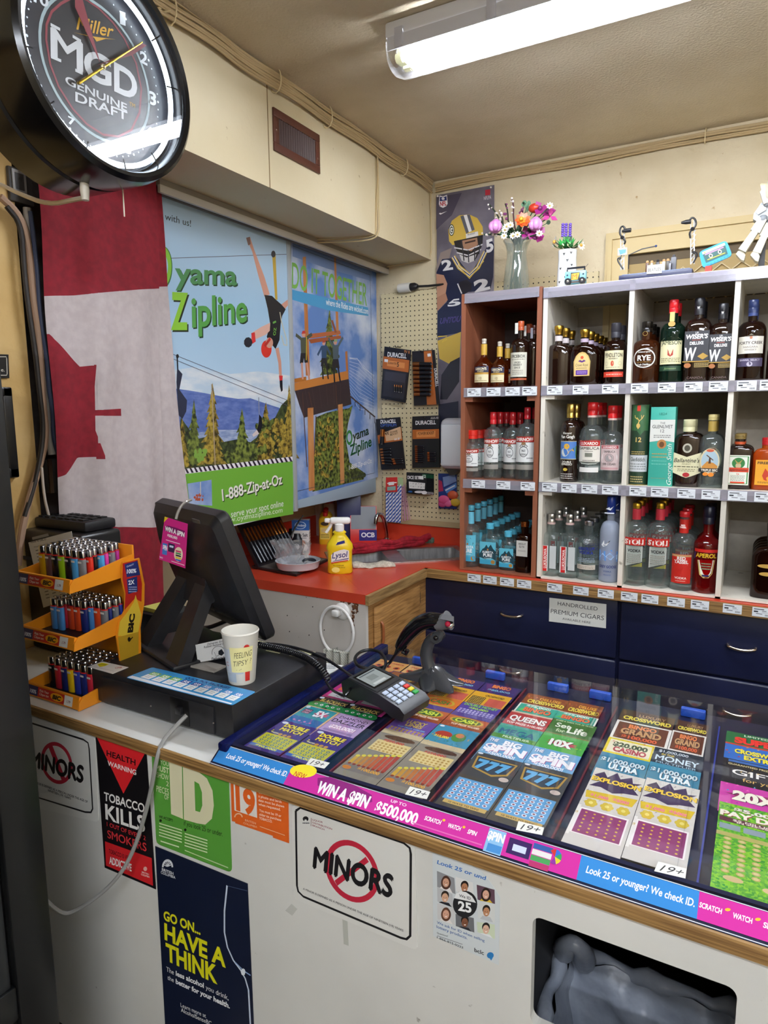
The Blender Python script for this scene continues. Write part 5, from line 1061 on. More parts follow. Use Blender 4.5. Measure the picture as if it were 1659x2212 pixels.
p = Pr(o=(0, -.07, 0), U=(1, 0, 0), N=(0, 0, 1), off=.0008); p.rect(-.03, .0, .09, .095, '#26287a'); t.scale = (.8,) * 3; p.tx('OCB', .03, .045, .032, '#eef0f6', bold=.035); p.rect(-.03, .0, .09, .02, '#c8241f'); p.obj('print', t, world=False)
p = Pr(o=(-.09, .03, 0), U=(0, -1, 0), N=(0, 0, 1), off=.0008); p.text('SLIMS', (.03, .10), (.03, .2), (.0, .10), '#f0e8e4', .02); p.obj('side_print', t, world=False)
# red towel roll, cloth, sponge, battery display
a, b = P(742, 1196, Z=BTOP + .02), P(914, 1172, Z=BTOP + .02)
t = thing('red_towel', 'red towel rolled along the rear rim of the sink', 'towel', (a + b) / 2)
for k in range(3):
    o = V((.012 * k, .022 * k, .013 * k)); MB().tube([a + (b - a) * i / 12 + o + V((.006 * math.sin(i * 1.9 + k), .008 * math.sin(i * 1.1 + k * 2), .005 * math.sin(i * 1.7))) for i in range(13)], lambda t: .015 + .003 * math.sin(t * 21), 'towel_red', 12, smooth=1).obj('towel_fold', t)
rs = []; a, b = P(762, 1226, Z=BTOP), P(852, 1222, Z=BTOP); d_ = (b - a).normalized(); e_ = V((-d_.y, d_.x, 0))
for i in range(21):
    u = i / 20; w = .042 * (math.sin(pi * min(max(u, .04), .96)) ** .4) * (1 + .2 * math.sin(u * 7)); c_ = a + (b - a) * u + e_ * .01 * math.sin(u * 5); h = .016 + .007 * math.sin(u * 9 + 1)
    rs.append([c_ + e_ * w * math.cos(t) + V((0, 0, max(.001, h * (.25 + .9 * math.sin(t)) + .003 * math.sin(t * 5 + u * 20)))) for t in [2 * pi * j / 16 for j in range(16)]])
MB().rings(rs, 'towel_beige').obj('dish_cloth', label='folded beige terry cloth on the front edge of the sink', cat='cloth', smooth=80)
q = P(927, 1172, Z=BTOP); MB().lathe([(.028, 0, 3.5), (.031, .006, 3.5), (.031, .024, 3.5), (.027, .03, 3.5)], 'sponge', 24, q, ry=.6).obj('sponge', label='green scouring sponge at the far corner of the sink', cat='sponge')
bq = P(548, 1222, Z=BTOP); bd = P(590, 1196, Z=BTOP); t = thing('battery_card', 'card of long gold and black batteries leaning under the zip line poster', 'batteries', (-1.98, 2.5, BTOP))
e0, e1 = P(525, 1150, X=-2.08), P(577, 1130, X=-2.08); g0, g1 = V((-1.98, e0.y - .03, BTOP + .012)), V((-1.98, e1.y + .09, BTOP + .012)); e0 = V((-2.1, g0.y, BTOP + .2)); e1 = V((-2.1, g1.y, BTOP + .2)); e0.x = e1.x = -2.08
MB().hexa([g0 + V((.01, 0, 0)), g1 + V((.01, 0, 0)), e1 + V((.01, 0, 0)), e0 + V((.01, 0, 0))], [g0 + V((0, 0, -.01)), g1 + V((0, 0, -.01)), e1 + V((-.01, 0, 0)), e0 + V((-.01, 0, 0))], '#17141a/.4').obj('card', t)
for i in range(12):
    u = (i + .5) / 12; a = g0 + (g1 - g0) * u + V((.018, 0, .02)); b = e0 + (e1 - e0) * u + V((.018, 0, -.02))
    MB().tube([a, a + (b - a) * .68], .0068, '#14141a/.3', 8).tube([a + (b - a) * .62, b], .007, '#c8853c/.25/1', 8).obj('battery', t)
m = MB(); q = P(596, 1120, X=-2.2); m.tube([(-2.2, 2.66, 1.19), (-2.2, 2.66, 1.1), (-2.19, 2.70, 1.07), (-2.17, 2.74, 1.04), (-2.17, 2.745, BTOP)], .018, '#b08a6a/.5', 10, smooth=1); m.obj('drain_pipe', label='tan painted pipe dropping from under the cabinet to the worktop', cat='pipe')
MB().tube([P(655, 1113, X=-2.0), P(640, 1135, X=-2.02), P(622, 1170, X=-2.04), P(600, 1200, X=-2.05), P(590, 1210, X=-2.05)], .004, '#1a1a1c/.4', 6, smooth=2).obj('cable', label='thin black cable hanging from the cabinet past the salt carton', cat='cable')

# ---------------------------------------------------------------- pegboard and what hangs on it
m_, n_, l_, b_ = newmat('pegboard'); MATS['pegboard'] = m_
g_ = n_.new('ShaderNodeNewGeometry'); vm = n_.new('ShaderNodeVectorMath'); vm.operation = 'SCALE'; vm.inputs['Scale'].default_value = 1 / .0254; l_.new(g_.outputs[0], vm.inputs[0])
fr = n_.new('ShaderNodeVectorMath'); fr.operation = 'FRACTION'; l_.new(vm.outputs[0], fr.inputs[0]); sx_ = n_.new('ShaderNodeSeparateXYZ'); l_.new(fr.outputs[0], sx_.inputs[0])
cb = n_.new('ShaderNodeCombineXYZ'); l_.new(sx_.outputs[0], cb.inputs[0]); l_.new(sx_.outputs[2], cb.inputs[1]); ds = n_.new('ShaderNodeVectorMath'); ds.operation = 'DISTANCE'; ds.inputs[1].default_value = (.5, .5, 0); l_.new(cb.outputs[0], ds.inputs[0])
lt = n_.new('ShaderNodeMath'); lt.operation = 'LESS_THAN'; lt.inputs[1].default_value = .14; l_.new(ds.outputs['Value'], lt.inputs[0]); mx_ = n_.new('ShaderNodeMix'); mx_.data_type = 'RGBA'; mx_.inputs[6].default_value = hexc('#d3c49c'); mx_.inputs[7].default_value = hexc('#2a241c'); l_.new(lt.outputs[0], mx_.inputs[0]); l_.new(mx_.outputs[2], b_.inputs[0]); sp(b_, Roughness=.6)
t = thing('pegboard', 'cream pegboard screwed to the back wall beside the bottle shelves', 'pegboard', (-1.3, YB, 1.03))
MB().box((-1.842, YB - .02, 1.06), (-.70, YB - .004, 2.272), 'pegboard').obj('board', t); MB().box((-1.842, YB - .022, 1.03), (-.70, YB - .002, 1.06), '#b8a47c/.6').obj('batten', t)
Zn = (800, 380, 2.836); yp = YB - .024
p = sheet('football_poster', 'tall sports poster of a football player beside the pegboard', 'poster', 'Y', yp, [(404, 118), (760, 55), (752, 1760), (420, 1760)], 'poster_grey', Zn, .0006, .25)
nv, gd, wt_ = '#232842', '#c9a94a', '#d8d6d8'
p.poly([(418, 1400), (540, 1380), (540, 1755), (422, 1755)], '#2a2c3c'); p.poly([(404, 130), (560, 105), (500, 240), (404, 330)], '#4b4658')
p.poly([(424, 120), (445, 126), (470, 116), (474, 170), (466, 185), (446, 196), (426, 188), (420, 172)], '#e8e6ee'); p.poly([(427, 128), (446, 132), (467, 124), (469, 150), (425, 156)], '#2a3570'); p.text('NFL', (427, 186), (467, 180), (427, 158), '#b02a34', .03); p.oval((446, 140), 10, 8, '#e8e6ee', 10)
p.poly([(421, 232), (430, 238), (470, 216), (436, 228), (426, 226)], '#e8e6ee'); p.poly([(704, 86), (735, 82), (735, 116), (704, 120)], '#b03040'); p.text('NFLPA', (695, 148), (741, 140), (695, 126), '#c8c2cc', .02)
p.poly([(402, 570), (430, 470), (500, 440), (470, 560), (404, 640)], '#8a7c78')
p.poly([(406, 590), (440, 510), (530, 500), (610, 605), (690, 480), (738, 385), (758, 420), (752, 620), (735, 700), (560, 715), (556, 960), (410, 985), (412, 830), (470, 770), (405, 700)], nv)
for w, c_ in ((.022, gd), (.012, wt_), (.005, nv)): p.line([(508, 495), (545, 560), (608, 610), (660, 560), (705, 465)], w, c_)
p.line([(535, 545), (608, 628), (695, 520)], .006, gd)
p.text('2', (445, 580), (508, 570), (432, 520), wt_, .04); p.text('5', (712, 470), (756, 455), (706, 395), wt_, .04); p.text('2', (640, 712), (735, 690), (630, 645), wt_, .05); p.text('5', (475, 800), (555, 790), (470, 760), wt_, .04)
p.poly([(405, 600), (450, 608), (472, 660), (462, 720), (408, 745)], '#b88a70'); p.poly([(408, 745), (462, 716), (475, 760), (410, 830)], '#a87a62'); p.poly([(462, 716), (560, 640), (580, 700), (480, 780)], nv); p.poly([(545, 650), (590, 635), (622, 660), (618, 700), (570, 730), (545, 700)], '#26242e'); p.line([(535, 660), (560, 720)], .006, wt_)
p.text('UNTOU', (424, 906), (556, 890), (428, 872), '#6a5aa8', .03, .2); p.text('UNTOU', (424, 906), (556, 890), (428, 872), nv, .0, .2)
p.poly([(412, 1010), (556, 955), (548, 1120), (480, 1150), (424, 1120)], gd); p.poly([(428, 1370), (436, 1220), (490, 1140), (548, 1110), (545, 1260), (470, 1370)], '#2b2b36'); p.line([(415, 985), (470, 980), (440, 1020), (470, 1000)], .006, '#d8b84a')
p.poly([(483, 400), (478, 330), (500, 275), (545, 242), (605, 236), (655, 258), (688, 310), (692, 360), (640, 372), (590, 385), (530, 395), (520, 420), (505, 425)], gd)
for a, b_, c_, d_, k in (((552, 248), (572, 242), (604, 345), (588, 355), '#5a5c66'), ((572, 242), (592, 238), (622, 338), (604, 345), '#dcdadc'), ((592, 238), (610, 238), (640, 330), (622, 338), '#5a5c66')): p.poly([a, b_, c_, d_], k)
p.oval((498, 332), 17, 36, '#2f3a34'); p.oval((498, 332), 13, 30, '#dcdcd2'); p.ring((498, 332), 10, 22, .35, '#2f3a34', a=.4, b=5.8); p.line([(498, 332), (507, 334)], .008, '#2f3a34')
p.poly([(585, 356), (660, 340), (662, 366), (588, 384)], '#d8d4d0'); p.text('Riddell', (597, 366), (640, 356), (597, 354), '#4a4648')
p.poly([(512, 400), (560, 390), (690, 362), (688, 420), (650, 505), (610, 532), (565, 520), (525, 450)], '#1d1b22'); p.poly([(560, 398), (655, 378), (660, 420), (620, 462), (575, 455)], '#a07860'); p.line([(580, 412), (645, 396)], .008, '#3a2a28')
p.poly([(545, 480), (590, 500), (650, 480), (640, 520), (600, 535), (560, 520)], '#c8c4c4')
for q in (((515, 440), (600, 455), (688, 420)), ((530, 470), (600, 488), (680, 450)), ((560, 395), (575, 520)), ((600, 455), (604, 530)), ((640, 440), (640, 520)), ((680, 370), (665, 480))): p.line(list(q), .006, '#cfccd0' if len(q) == 3 else '#2a2a32')
for a in ((413, 124), (739, 70)): p.oval(a, 6, 6, '#e8e4dc', 10)
p.fin()
def pack(label, q, y, draw, th=.006):
    t = thing('battery_pack', label, 'battery pack', P(*(Zn[0] + (q[2][0] + q[3][0]) / 2 / Zn[2], Zn[1] + q[2][1] / Zn[2]), Y=y), group='battery packs on the pegboard')
    p = Pr('Y', y, zoom=Zn, off=th, rough=.25); pts = [p.uv(k) for k in q][::-1]
    p.mb.prism([p.o + p.U * a + p.W * b for a, b in pts], p.n * th, '#17161c/.3'); draw(p, t); p.obj('card', t)
    m = MB(); c = P(Zn[0] + (q[0][0] + q[1][0]) / 2 / Zn[2], Zn[1] + (q[0][1] + 14) / Zn[2], Y=y); m.tube([(c.x, YB - .02, c.z + .012), (c.x, y - .03, c.z + .006), (c.x, y - .036, c.z + .014)], .0025, '#2a2a2c/.3/1', 6); m.obj('peg_hook', t)
cop = '#b5652e'
def cells(p, t, a, b, r, n, y, tip=.3):
    for i in range(n):
        u = (i + .5) / n; L0 = (a[0][0] + (b[0][0] - a[0][0]) * u, a[0][1] + (b[0][1] - a[0][1]) * u); L1 = (a[1][0] + (b[1][0] - a[1][0]) * u, a[1][1] + (b[1][1] - a[1][1]) * u)
        A, B_ = P(Zn[0] + L0[0] / Zn[2], Zn[1] + L0[1] / Zn[2], Y=y), P(Zn[0] + L1[0] / Zn[2], Zn[1] + L1[1] / Zn[2], Y=y)
        MB().tube([A, A + (B_ - A) * tip], r, '#c07a44/.25/1', 10).tube([A + (B_ - A) * tip, B_], r, '#17171c/.25', 10).tube([B_, B_ + (B_ - A) * .06], r * .4, '#c8c4c0/.3/1', 8).obj('battery', t)
y1_ = YB - .05
def d1_(p, t):
    p.poly([(84, 1105), (243, 1130), (237, 1205), (77, 1180)], cop); p.poly([(108, 1130), (215, 1146), (212, 1180), (105, 1164)], '#d8894a'); p.text('DURACELL', (108, 1106), (224, 1118), (110, 1078), '#e8e6e6', .03); p.text('9V 8', (210, 1084), (244, 1090), (211, 1066), '#c8804a', .02); p.text('GUARANTEED', (112, 1152), (165, 1158), (113, 1138), '#2a1c14'); p.text('5', (166, 1168), (178, 1170), (167, 1140), '#2a1c14', .02)
    p.poly([(92, 1190), (228, 1208), (206, 1370), (76, 1345)], '#2c2c34'); p.poly([(96, 1198), (222, 1214), (214, 1268), (90, 1250)], '#383842'); p.poly([(90, 1122), (112, 1125), (110, 1142), (89, 1139)], '#e6e4e2')
    cells(p, t, ((142, 1278), (142, 1318)), ((196, 1284), (196, 1326)), .004, 4, y1_ - .012)
pack('black and copper battery card at the top left of the pegboard', [(90, 1045), (252, 1068), (218, 1390), (68, 1362)], y1_, d1_)
def d2_(p, t):
    p.poly([(330, 1075), (378, 1070), (408, 1400), (350, 1402)], cop); p.text('DURACELL', (394, 1180), (404, 1292), (412, 1179), '#e8e6e6', .03); p.poly([(352, 1090), (372, 1088), (374, 1106), (354, 1108)], '#e6e4e2')
    cells(p, t, ((262, 1138), (372, 1140)), ((272, 1350), (366, 1350)), .0105, 8, y1_ - .018, .38)
pack('battery card turned sideways with eight large cells on the pegboard', [(258, 1075), (395, 1066), (427, 1400), (270, 1407)], y1_ + .006, d2_)
def d3_(p, t):
    p.poly([(46, 1590), (192, 1540), (200, 1620), (55, 1640)], cop); p.poly([(90, 1570), (188, 1535), (194, 1610), (100, 1625)], '#d8b088'); p.text('DURACELL', (65, 1516), (160, 1512), (66, 1494), '#e8e6e6', .03); p.text('OPTIMUM', (66, 1538), (162, 1534), (66, 1520), '#4a6ab8', .01); p.text('4X', (93, 1590), (118, 1584), (93, 1568), '#2a1c14', .02); p.text('POWER', (124, 1578), (170, 1568), (124, 1566), '#2a1c14', .01); p.text('BOOST', (126, 1592), (172, 1582), (126, 1580), '#2a1c14', .01); p.text('AA 30', (150, 1620), (182, 1616), (150, 1606), '#e8e6e6', .02)
    cells(p, t, ((60, 1668), (120, 1662)), ((74, 1768), (130, 1776)), .0065, 6, y1_ - .014); cells(p, t, ((130, 1730), (190, 1726)), ((146, 1768), (200, 1764)), .0065, 3, y1_ - .014); cells(p, t, ((68, 1552), (62, 1640)), ((84, 1552), (80, 1640)), .013, 1, y1_ - .016, .5)
pack('battery card with a pictured cell tilted at the lower left of the pegboard', [(36, 1490), (184, 1477), (218, 1793), (70, 1800)], y1_, d3_)
def d4_(p, t):
    p.poly([(262, 1555), (424, 1550), (424, 1608), (262, 1612)], cop); p.poly([(286, 1566), (402, 1560), (402, 1598), (286, 1602)], '#d8894a'); p.text('POWER BOOST', (294, 1588), (394, 1582), (294, 1570), '#2a1c14', .01); p.text('DURACELL', (280, 1524), (404, 1520), (280, 1500), '#e8e6e6', .03); p.text('AAA-40', (372, 1490), (420, 1488), (372, 1476), '#c8c4c0', .02)
    cells(p, t, ((274, 1650), (325, 1650)), ((278, 1755), (325, 1758)), .0045, 9, y1_ - .013); cells(p, t, ((350, 1690), (395, 1690)), ((352, 1750), (398, 1752)), .0045, 6, y1_ - .013)
pack('upright battery card with copper band at the lower right of the pegboard', [(260, 1474), (425, 1467), (428, 1785), (260, 1788)], y1_, d4_)
# dispenser, plug
dx0, dz1, dz0 = P(953, 900, Y=YB - .1).x, P(985, 903, Y=YB - .1).z, P(960, 1013, Y=YB - .1).z
t = thing('soap_dispenser', 'white rounded dispenser on the wall beside the brown shelf', 'dispenser', (dx0 + .13, YB - .05, dz0)); m = MB(); m.box((dx0, YB - .13, dz0), (dx0 + .24, YB - .024, dz1), '#c9c7cc/.35', .035, 4); m.obj('body', t); MB().box((dx0 + .016, YB - .138, dz0 + .02), (dx0 + .23, YB - .128, dz1 - .03), '#dfe3e8/.3', .008, 3).obj('front_cover', t); MB().prism([(dx0 + .02, YB - .1, dz0), (dx0 + .10, YB - .1, dz0), (dx0 + .07, YB - .1, dz0 - .03), (dx0 + .05, YB - .1, dz0 - .03)], (0, .05, 0), '#3a3636/.4').obj('nozzle', t)
MB().box((dx0 - .03, YB - .026, dz0 + .02), (dx0 + .01, YB - .0235, dz0 + .12), '#d8c81e/.5').obj('sticker_card', label='yellow card tucked behind the white dispenser', cat='card')
q = P(880, 621, Y=YB - .04); t = thing('power_plug', 'white and black twist plug resting on top of the pegboard', 'plug', q); MB().lathe([(.022, -.05), (.024, -.03), (.024, .02)], '#d8d4cc/.3', 20, q, axis='X').obj('plug_body', t); MB().lathe([(.02, .02), (.02, .045), (.012, .06)], '#1c1a1c/.4', 20, q, axis='X').obj('plug_cap', t); MB().tube([q + V((.055, 0, 0)), q + V((.12, .0, -.004)), q + V((.2, .02, 0))], .006, '#1c1a1c/.4', 8).obj('plug_cord', t)
# straws, dice, balloons
def striped(nm, a, b, sc, dr):
    m, n, l, bb = newmat(nm); MATS[nm] = m; g = n.new('ShaderNodeNewGeometry'); mp = n.new('ShaderNodeMapping'); mp.inputs['Rotation'].default_value = (0, dr, 0); l.new(g.outputs[0], mp.inputs[0]); w = n.new('ShaderNodeTexWave'); w.inputs['Scale'].default_value = sc; w.bands_direction = 'X'; l.new(mp.outputs[0], w.inputs[0]); r = n.new('ShaderNodeValToRGB'); r.color_ramp.interpolation = 'CONSTANT'; r.color_ramp.elements[0].color = hexc(a); r.color_ramp.elements[1].color = hexc(b); r.color_ramp.elements[1].position = .5; l.new(w.outputs[1], r.inputs[0]); l.new(r.outputs[0], bb.inputs[0])
striped('straw_blue', '#e4e6ec', '#2c54a8', 22, -.75); striped('straw_pink', '#b8408a', '#e8c8dc', 60, .9)
def straws(label, q, n, mat, hd, hc, y):
    g = lambda p_: P(Zn[0] + p_[0] / Zn[2], Zn[1] + p_[1] / Zn[2], Y=y)
    t = thing('straw_pack', label, 'straws', g(q[3]), group='straw packs on the pegboard')
    for i in range(n):
        u = (i + .5) / n; a = g(q[0]) + (g(q[1]) - g(q[0])) * u; b = g(q[3]) + (g(q[2]) - g(q[3])) * u; a.y += .006 * (i % 2); b.y += .006 * (i % 2)
        MB().tube([a, b], (g(q[1]) - g(q[0])).length / n * .55, mat, 8).obj('straw', t)
    p = Pr('Y', y - .01, zoom=Zn, off=.001); p.poly(hd, hc); (hc[1] == 'c') and (p.line([(104, 1884), (162, 1878)], .006, '#f0e4e0'), p.poly([(104, 1905), (155, 1900), (155, 1925), (104, 1928)], '#8ab0a8'), p.poly([(112, 1876), (146, 1873), (146, 1893), (112, 1896)], '#ece8e4')); p.obj('header_card', t)
straws('pack of blue and white striped straws with red header card', [(96, 1905), (190, 1890), (186, 2125), (95, 2117)], 9, 'straw_blue', [(96, 1848), (166, 1845), (166, 1936), (94, 1936)], '#c8302a', YB - .06)
straws('pack of pink patterned straws behind the blue striped ones', [(190, 1900), (206, 1890), (246, 2105), (194, 2118)], 6, 'straw_pink', [(172, 1846), (200, 1850), (202, 1900), (172, 1902)], '#a8c090', YB - .05)
for k in range(6):
    y = YB - .09 + k * .012; dx = k * 9; lab = 'black dice set card, ' + ORD[k] + ' on its peg'
    p = sheet('dice_card', lab, 'dice set', 'Y', y, [(222 + dx, 1815 + k), (345 + dx, 1820 + k), (345 + dx, 1948 + k), (222 + dx, 1944 + k)], '#17171b', Zn, .001, .35, 'dice sets on the pegboard')
    p.poly([(318 + dx, 1826 + k), (344 + dx, 1826 + k), (344 + dx, 1850 + k), (318 + dx, 1848 + k)], '#1f5a3c')
    p.text('12', (322 + dx, 1848 + k), (340 + dx, 1850 + k), (322 + dx, 1830 + k), '#e8e6e2', .03) if k == 0 else None
    if k == 0:
        p.text('DICE SET', (228, 1856), (300, 1858), (228, 1836), '#eceae6', .03); p.poly([(298, 1838), (326, 1838), (326, 1860), (298, 1858)], '#ecebe8')
        p.poly([(236, 1872), (336, 1882), (334, 1920), (238, 1914)], '#e4e2de')
        for i in range(6):
            for j in range(2):
                for d in range(1 + (i * 2 + j) % 5): p.oval((246 + i * 16 + (d % 2) * 5, 1882 + j * 18 + i + (d // 2) * 4), 1.6, 1.6, '#1c1c20', 6)
        p.oval((300, 1936), 30, 8, '#d8d4d4', 12); p.oval((245, 1934), 14, 6, '#2a5a9a', 8); p.oval((330, 1940), 16, 12, '#e8e2e2', 10)
    else: p.oval((330 + dx, 1940 + k), 12, 11, '#d8d0d0', 10)
    p.fin()
g = lambda x, y, d=.05: P(Zn[0] + x / Zn[2], Zn[1] + y / Zn[2], Y=YB - d)
p = sheet('balloon_card', 'blue bag of party balloons hanging lowest right on the pegboard', 'balloons', 'Y', YB - .04, [(418, 1822), (530, 1825), (530, 2040), (420, 2035)], '#263a80', Zn, .004, .3)
p.poly([(445, 1845), (520, 1830), (530, 1870), (452, 1905)], '#8aa4d8'); p.poly([(455, 1920), (528, 1878), (532, 1905), (470, 1945)], '#5a8acc'); p.poly([(420, 1860), (440, 1870), (450, 1930), (420, 1935)], '#b03058'); p.line([(462, 1926), (520, 1896)], .006, '#e8ecf4')
bo = p.fin()
for (x, y, c_, r_) in ((450, 1985, '#e0568a', .028), (475, 2005, '#e56a9a', .022), (505, 1955, '#d8603a', .026), (440, 2010, '#c84a80', .02), (520, 2000, '#d8b43a', .024)): MB().ball(g(x, y, .055), r_, c_ + '/.35', 14, (1.2, .4, .9)).obj('balloon', bo)

# ---------------------------------------------------------------- on top of the shelves
Zv = (1040, 380, 5.53); yv = 2.90
g = lambda x, y, d=0: P(Zv[0] + x / Zv[2], Zv[1] + y / Zv[2], Y=yv + d)
zt = 2.141; c_ = g(415, 1340); base = V((c_.x, yv, zt))
pf = [(300, 1340), (298, 1300), (292, 1200), (260, 1060), (222, 950), (228, 880), (262, 820), (318, 770)]
w_ = WD(1 / Zv[2], base)
t = thing('glass_vase', 'ribbed clear glass vase on top of the brown shelf', 'vase', base)
kz = (g(415, 770).z - zt) / 570
prof = [(.068, 0)] + [(w_ * r_ * .5, (1340 - y) * kz) for r_, y in pf[1:]]
m = MB(); rs = []
for r_, z in prof + [(r_ - .004, z) for r_, z in prof[::-1]][:-1]: rs.append([base + V((r_ * (1 + .03 * (i % 2)) * math.cos(2 * pi * i / 48), r_ * (1 + .03 * (i % 2)) * math.sin(2 * pi * i / 48), max(z, .004 if r_ < .064 else z))) for i in range(48)])
m.rings(rs, 'vase_glass'); m.obj('vase_body', t, smooth=20)
bq_ = thing('toy_flower_bouquet', 'colourful bouquet of brick toy flowers standing in the glass vase', 'flowers', base + V((0, 0, .01)))
tip = base + V((0, 0, prof[-1][1]))
def stem(x, y, d, c='#2c4a2e/.5', r=.0028): q = g(x, y, d); MB().tube([base + V((random.uniform(-.03, .03), random.uniform(-.02, .02), .012)), base + V((random.uniform(-.02, .02), 0, .12)), tip + (q - tip) * .15 + V((0, 0, .0)), q], r, c, 6, smooth=2).obj('stem', bq_); return q
def petals(q, n, L, w, c, tilt=.5, nm='flower', core=None, ph=0, face=V((.35, -.9, .25))):
    f = face.normalized(); u = f.orthogonal().normalized(); v = f.cross(u); m = MB()
    for i in range(n):
        a = 2 * pi * i / n + ph; d = u * math.cos(a) + v * math.sin(a); e = f.cross(d)
        p0 = q; p1 = q + d * L * .5 + f * L * tilt * .4; p2 = q + d * L + f * L * tilt
        m.add([p0, p1 + e * w, p2, p1 - e * w], [(0, 1, 2, 3)], c); m.add([p0 - f * .0015, p1 + e * w - f * .0015, p2 - f * .0015, p1 - e * w - f * .0015], [(3, 2, 1, 0)], c)
    if core: m.ball(q + f * .003, L * .3, core, 10)
    return m.obj(nm, bq_)
for (x, y, d) in ((170, 600, -.03), (650, 575, -.03)):
    q = stem(x, y, d); m = MB(); m.ball(q, .026, '#d88ad0/.3', 16, (.9, .9, 1.15)); [m.ball(q + V((.014 * math.cos(a), .014 * math.sin(a) - .006, -.004)), .018, '#e09ad8/.3', 12, (.9, .9, 1.2)) for a in (0, 1.3, 2.6, 3.9, 5.2)]; m.obj('peony', bq_)
q = stem(485, 540, -.06); m = MB()
for L, k, n in ((.034, 0, 9), (.027, .006, 8), (.019, .011, 6)): petals(q + V((.003, -k, .002)), n, L, L * .45, '#e8602a/.35' if k < .01 else '#f08a2c/.35', .25, 'rose_petals', None, k * 50)
MB().ball(q + V((.003, -.02, .004)), .009, '#e8a824/.35', 10).obj('rose_centre', bq_)
q = stem(635, 385, .0); m = MB(); m.ball(q, .024, '#c83a24/.35', 14, (1.1, .9, .8)); m.obj('poppy', bq_)
for (x, y, n, ph) in ((700, 390, 3, .3), (790, 430, 4, .9), (545, 690, 3, .2), (690, 690, 3, 1.2), (640, 740, 2, 2.0)): petals(stem(x, y, -.04 + .01 * n), n, .034, .016, '#9a2478/.35', .2, 'orchid', '#7a2a6a/.4', ph)
petals(stem(820, 480, -.02), 3, .036, .010, '#c83a8a/.35', .1, 'lily', None, 3.9)
for (x, y) in ((515, 318), (565, 325), (540, 365), (500, 340), (560, 390), (800, 555)): q = stem(x, y, .02, '#4a6a4e/.5', .0016); MB().lathe([(.009, -.001), (.009, .001)], '#5f8a6c/.4', 12, q, axis='Y').obj('eucalyptus_leaf', bq_)
for (x, y) in ((375, 720), (430, 705), (300, 610), (345, 590), (280, 650), (270, 720), (815, 360), (690, 690)): petals(stem(x, y, -.05), 8, .016, .005, '#e6e2e2/.4', .3, 'daisy', '#c8b060/.4')
for (x, y, x2, y2, c) in ((90, 340, 240, 560, '#26301f'), (285, 330, 320, 570, '#2a2a20'), (360, 260, 380, 500, '#4a2430'), (220, 440, 260, 600, '#26301f'), (485, 400, 470, 470, '#3a1e30'), (30, 700, 240, 700, '#2f4a38')):
    a, b = g(x, y, -.02), g(x2, y2, 0); MB().tube([a, a * .6 + b * .4 + V((.006, 0, 0)), b, tip], .0035, c + '/.5', 6, smooth=1).obj('branch', bq_); m = MB()
    for k in range(6): q = a + (b - a) * (k / 7) + V((random.uniform(-.009, .009), -.004, random.uniform(-.008, .008))); m.ball(q, random.uniform(.003, .0065), '#e4dcd8/.4' if x not in (485, 285) else '#7a3a68/.4', 8)
    m.obj('blossom', bq_)
for k in range(9): x, y = 680 + 12 * (k % 5) + 5, 520 + 18 * (k // 3) + (k % 2) * 10; q = stem(x, y, .0, '#b89078/.6', .0012); MB().tube([q, q + V((random.uniform(-.01, .01), 0, .014))], .003, '#b88a78/.6', 5).obj('dried_sprig', bq_)
for k in range(7): x, y = 280 + 40 * k, 660 + 12 * (k % 3); q = g(x, y, -.01); petals(q, 3, .03, .009, '#2f5a3a/.5', .2, 'leaf', None, k)
# white jug with toy flowers
c_ = g(1018, 1290); jb = V((g(1018, 1290, -.02).x, yv - .02, zt - .008)); hj = g(1018, 895, -.02).z - jb.z; jr = w_ * 108
t = thing('ceramic_jug', 'white ceramic jug with tiny dark hearts on the white shelf top', 'jug', jb)
MB().lathe([(jr * .9, 0), (jr * 1.0, hj * .02), (jr * 1.02, hj * .2), (jr * .96, hj * .6), (jr * .92, hj * .8), (jr * .97, hj), (jr * .9, hj), (jr * .86, hj * .8), (.01, hj * .7)], '#e6e9ea/.2', 32).obj('jug_body', t, world=False, smooth=60)
p = Pr(o=(0, 0, 0), U=(1, 0, 0), N=(0, 0, 1), wrap=jr * 1.0, off=.0015)
for x, z in ((.6, .9), (.25, .72), (-.45, .53), (-.55, .2), (.7, .6), (-.1, .88), (.1, .3)): p.poly([(jr * x, hj * z - .006), (jr * x + .005, hj * z + .002), (jr * x + .003, hj * z + .005), (jr * x, hj * z + .002), (jr * x - .003, hj * z + .005), (jr * x - .005, hj * z + .002)], '#4a4a48')
p.obj('hearts', t, world=False)
bq_ = thing('toy_lavender_bunch', 'brick toy lavender and daisies in the white jug', 'flowers', jb + V((0, 0, hj * .7))); base = jb + V((0, 0, hj * .72)); tip = jb + V((0, 0, hj))
for x in (970, 1010, 1058):
    q = stem(x, 690, -.02, '#4a8a4a/.4'); m = MB()
    for k in range(6): m.lathe([(.006, 0), (.0065, .005), (.004, .0075)], '#6a4ac0/.4', 10, q + V((0, 0, -.012 + k * .009)))
    m.obj('lavender', bq_)
petals(stem(880, 790, -.03), 10, .026, .006, '#e8e4da/.4', .2, 'daisy', '#d8a040/.4', 0, V((-.8, -.5, .2))); petals(stem(1185, 830, -.03), 9, .022, .006, '#e2dccb/.4', .2, 'daisy', '#d8a040/.4', 0, V((.8, -.5, .2))); petals(stem(1050, 825, -.04), 6, .012, .005, '#e8dcb0/.4', .2, 'daisy', '#d8a040/.4'); petals(stem(975, 840, -.04), 6, .012, .005, '#e8dcb0/.4', .2, 'daisy')
for k in range(9): q = tip + V((-.03 + .0075 * k, -.012, .008)); petals(q, 2, .036, .009, '#2f9a44/.4', .9, 'leaf', None, k * .7, V((.1, -.5, .9)))
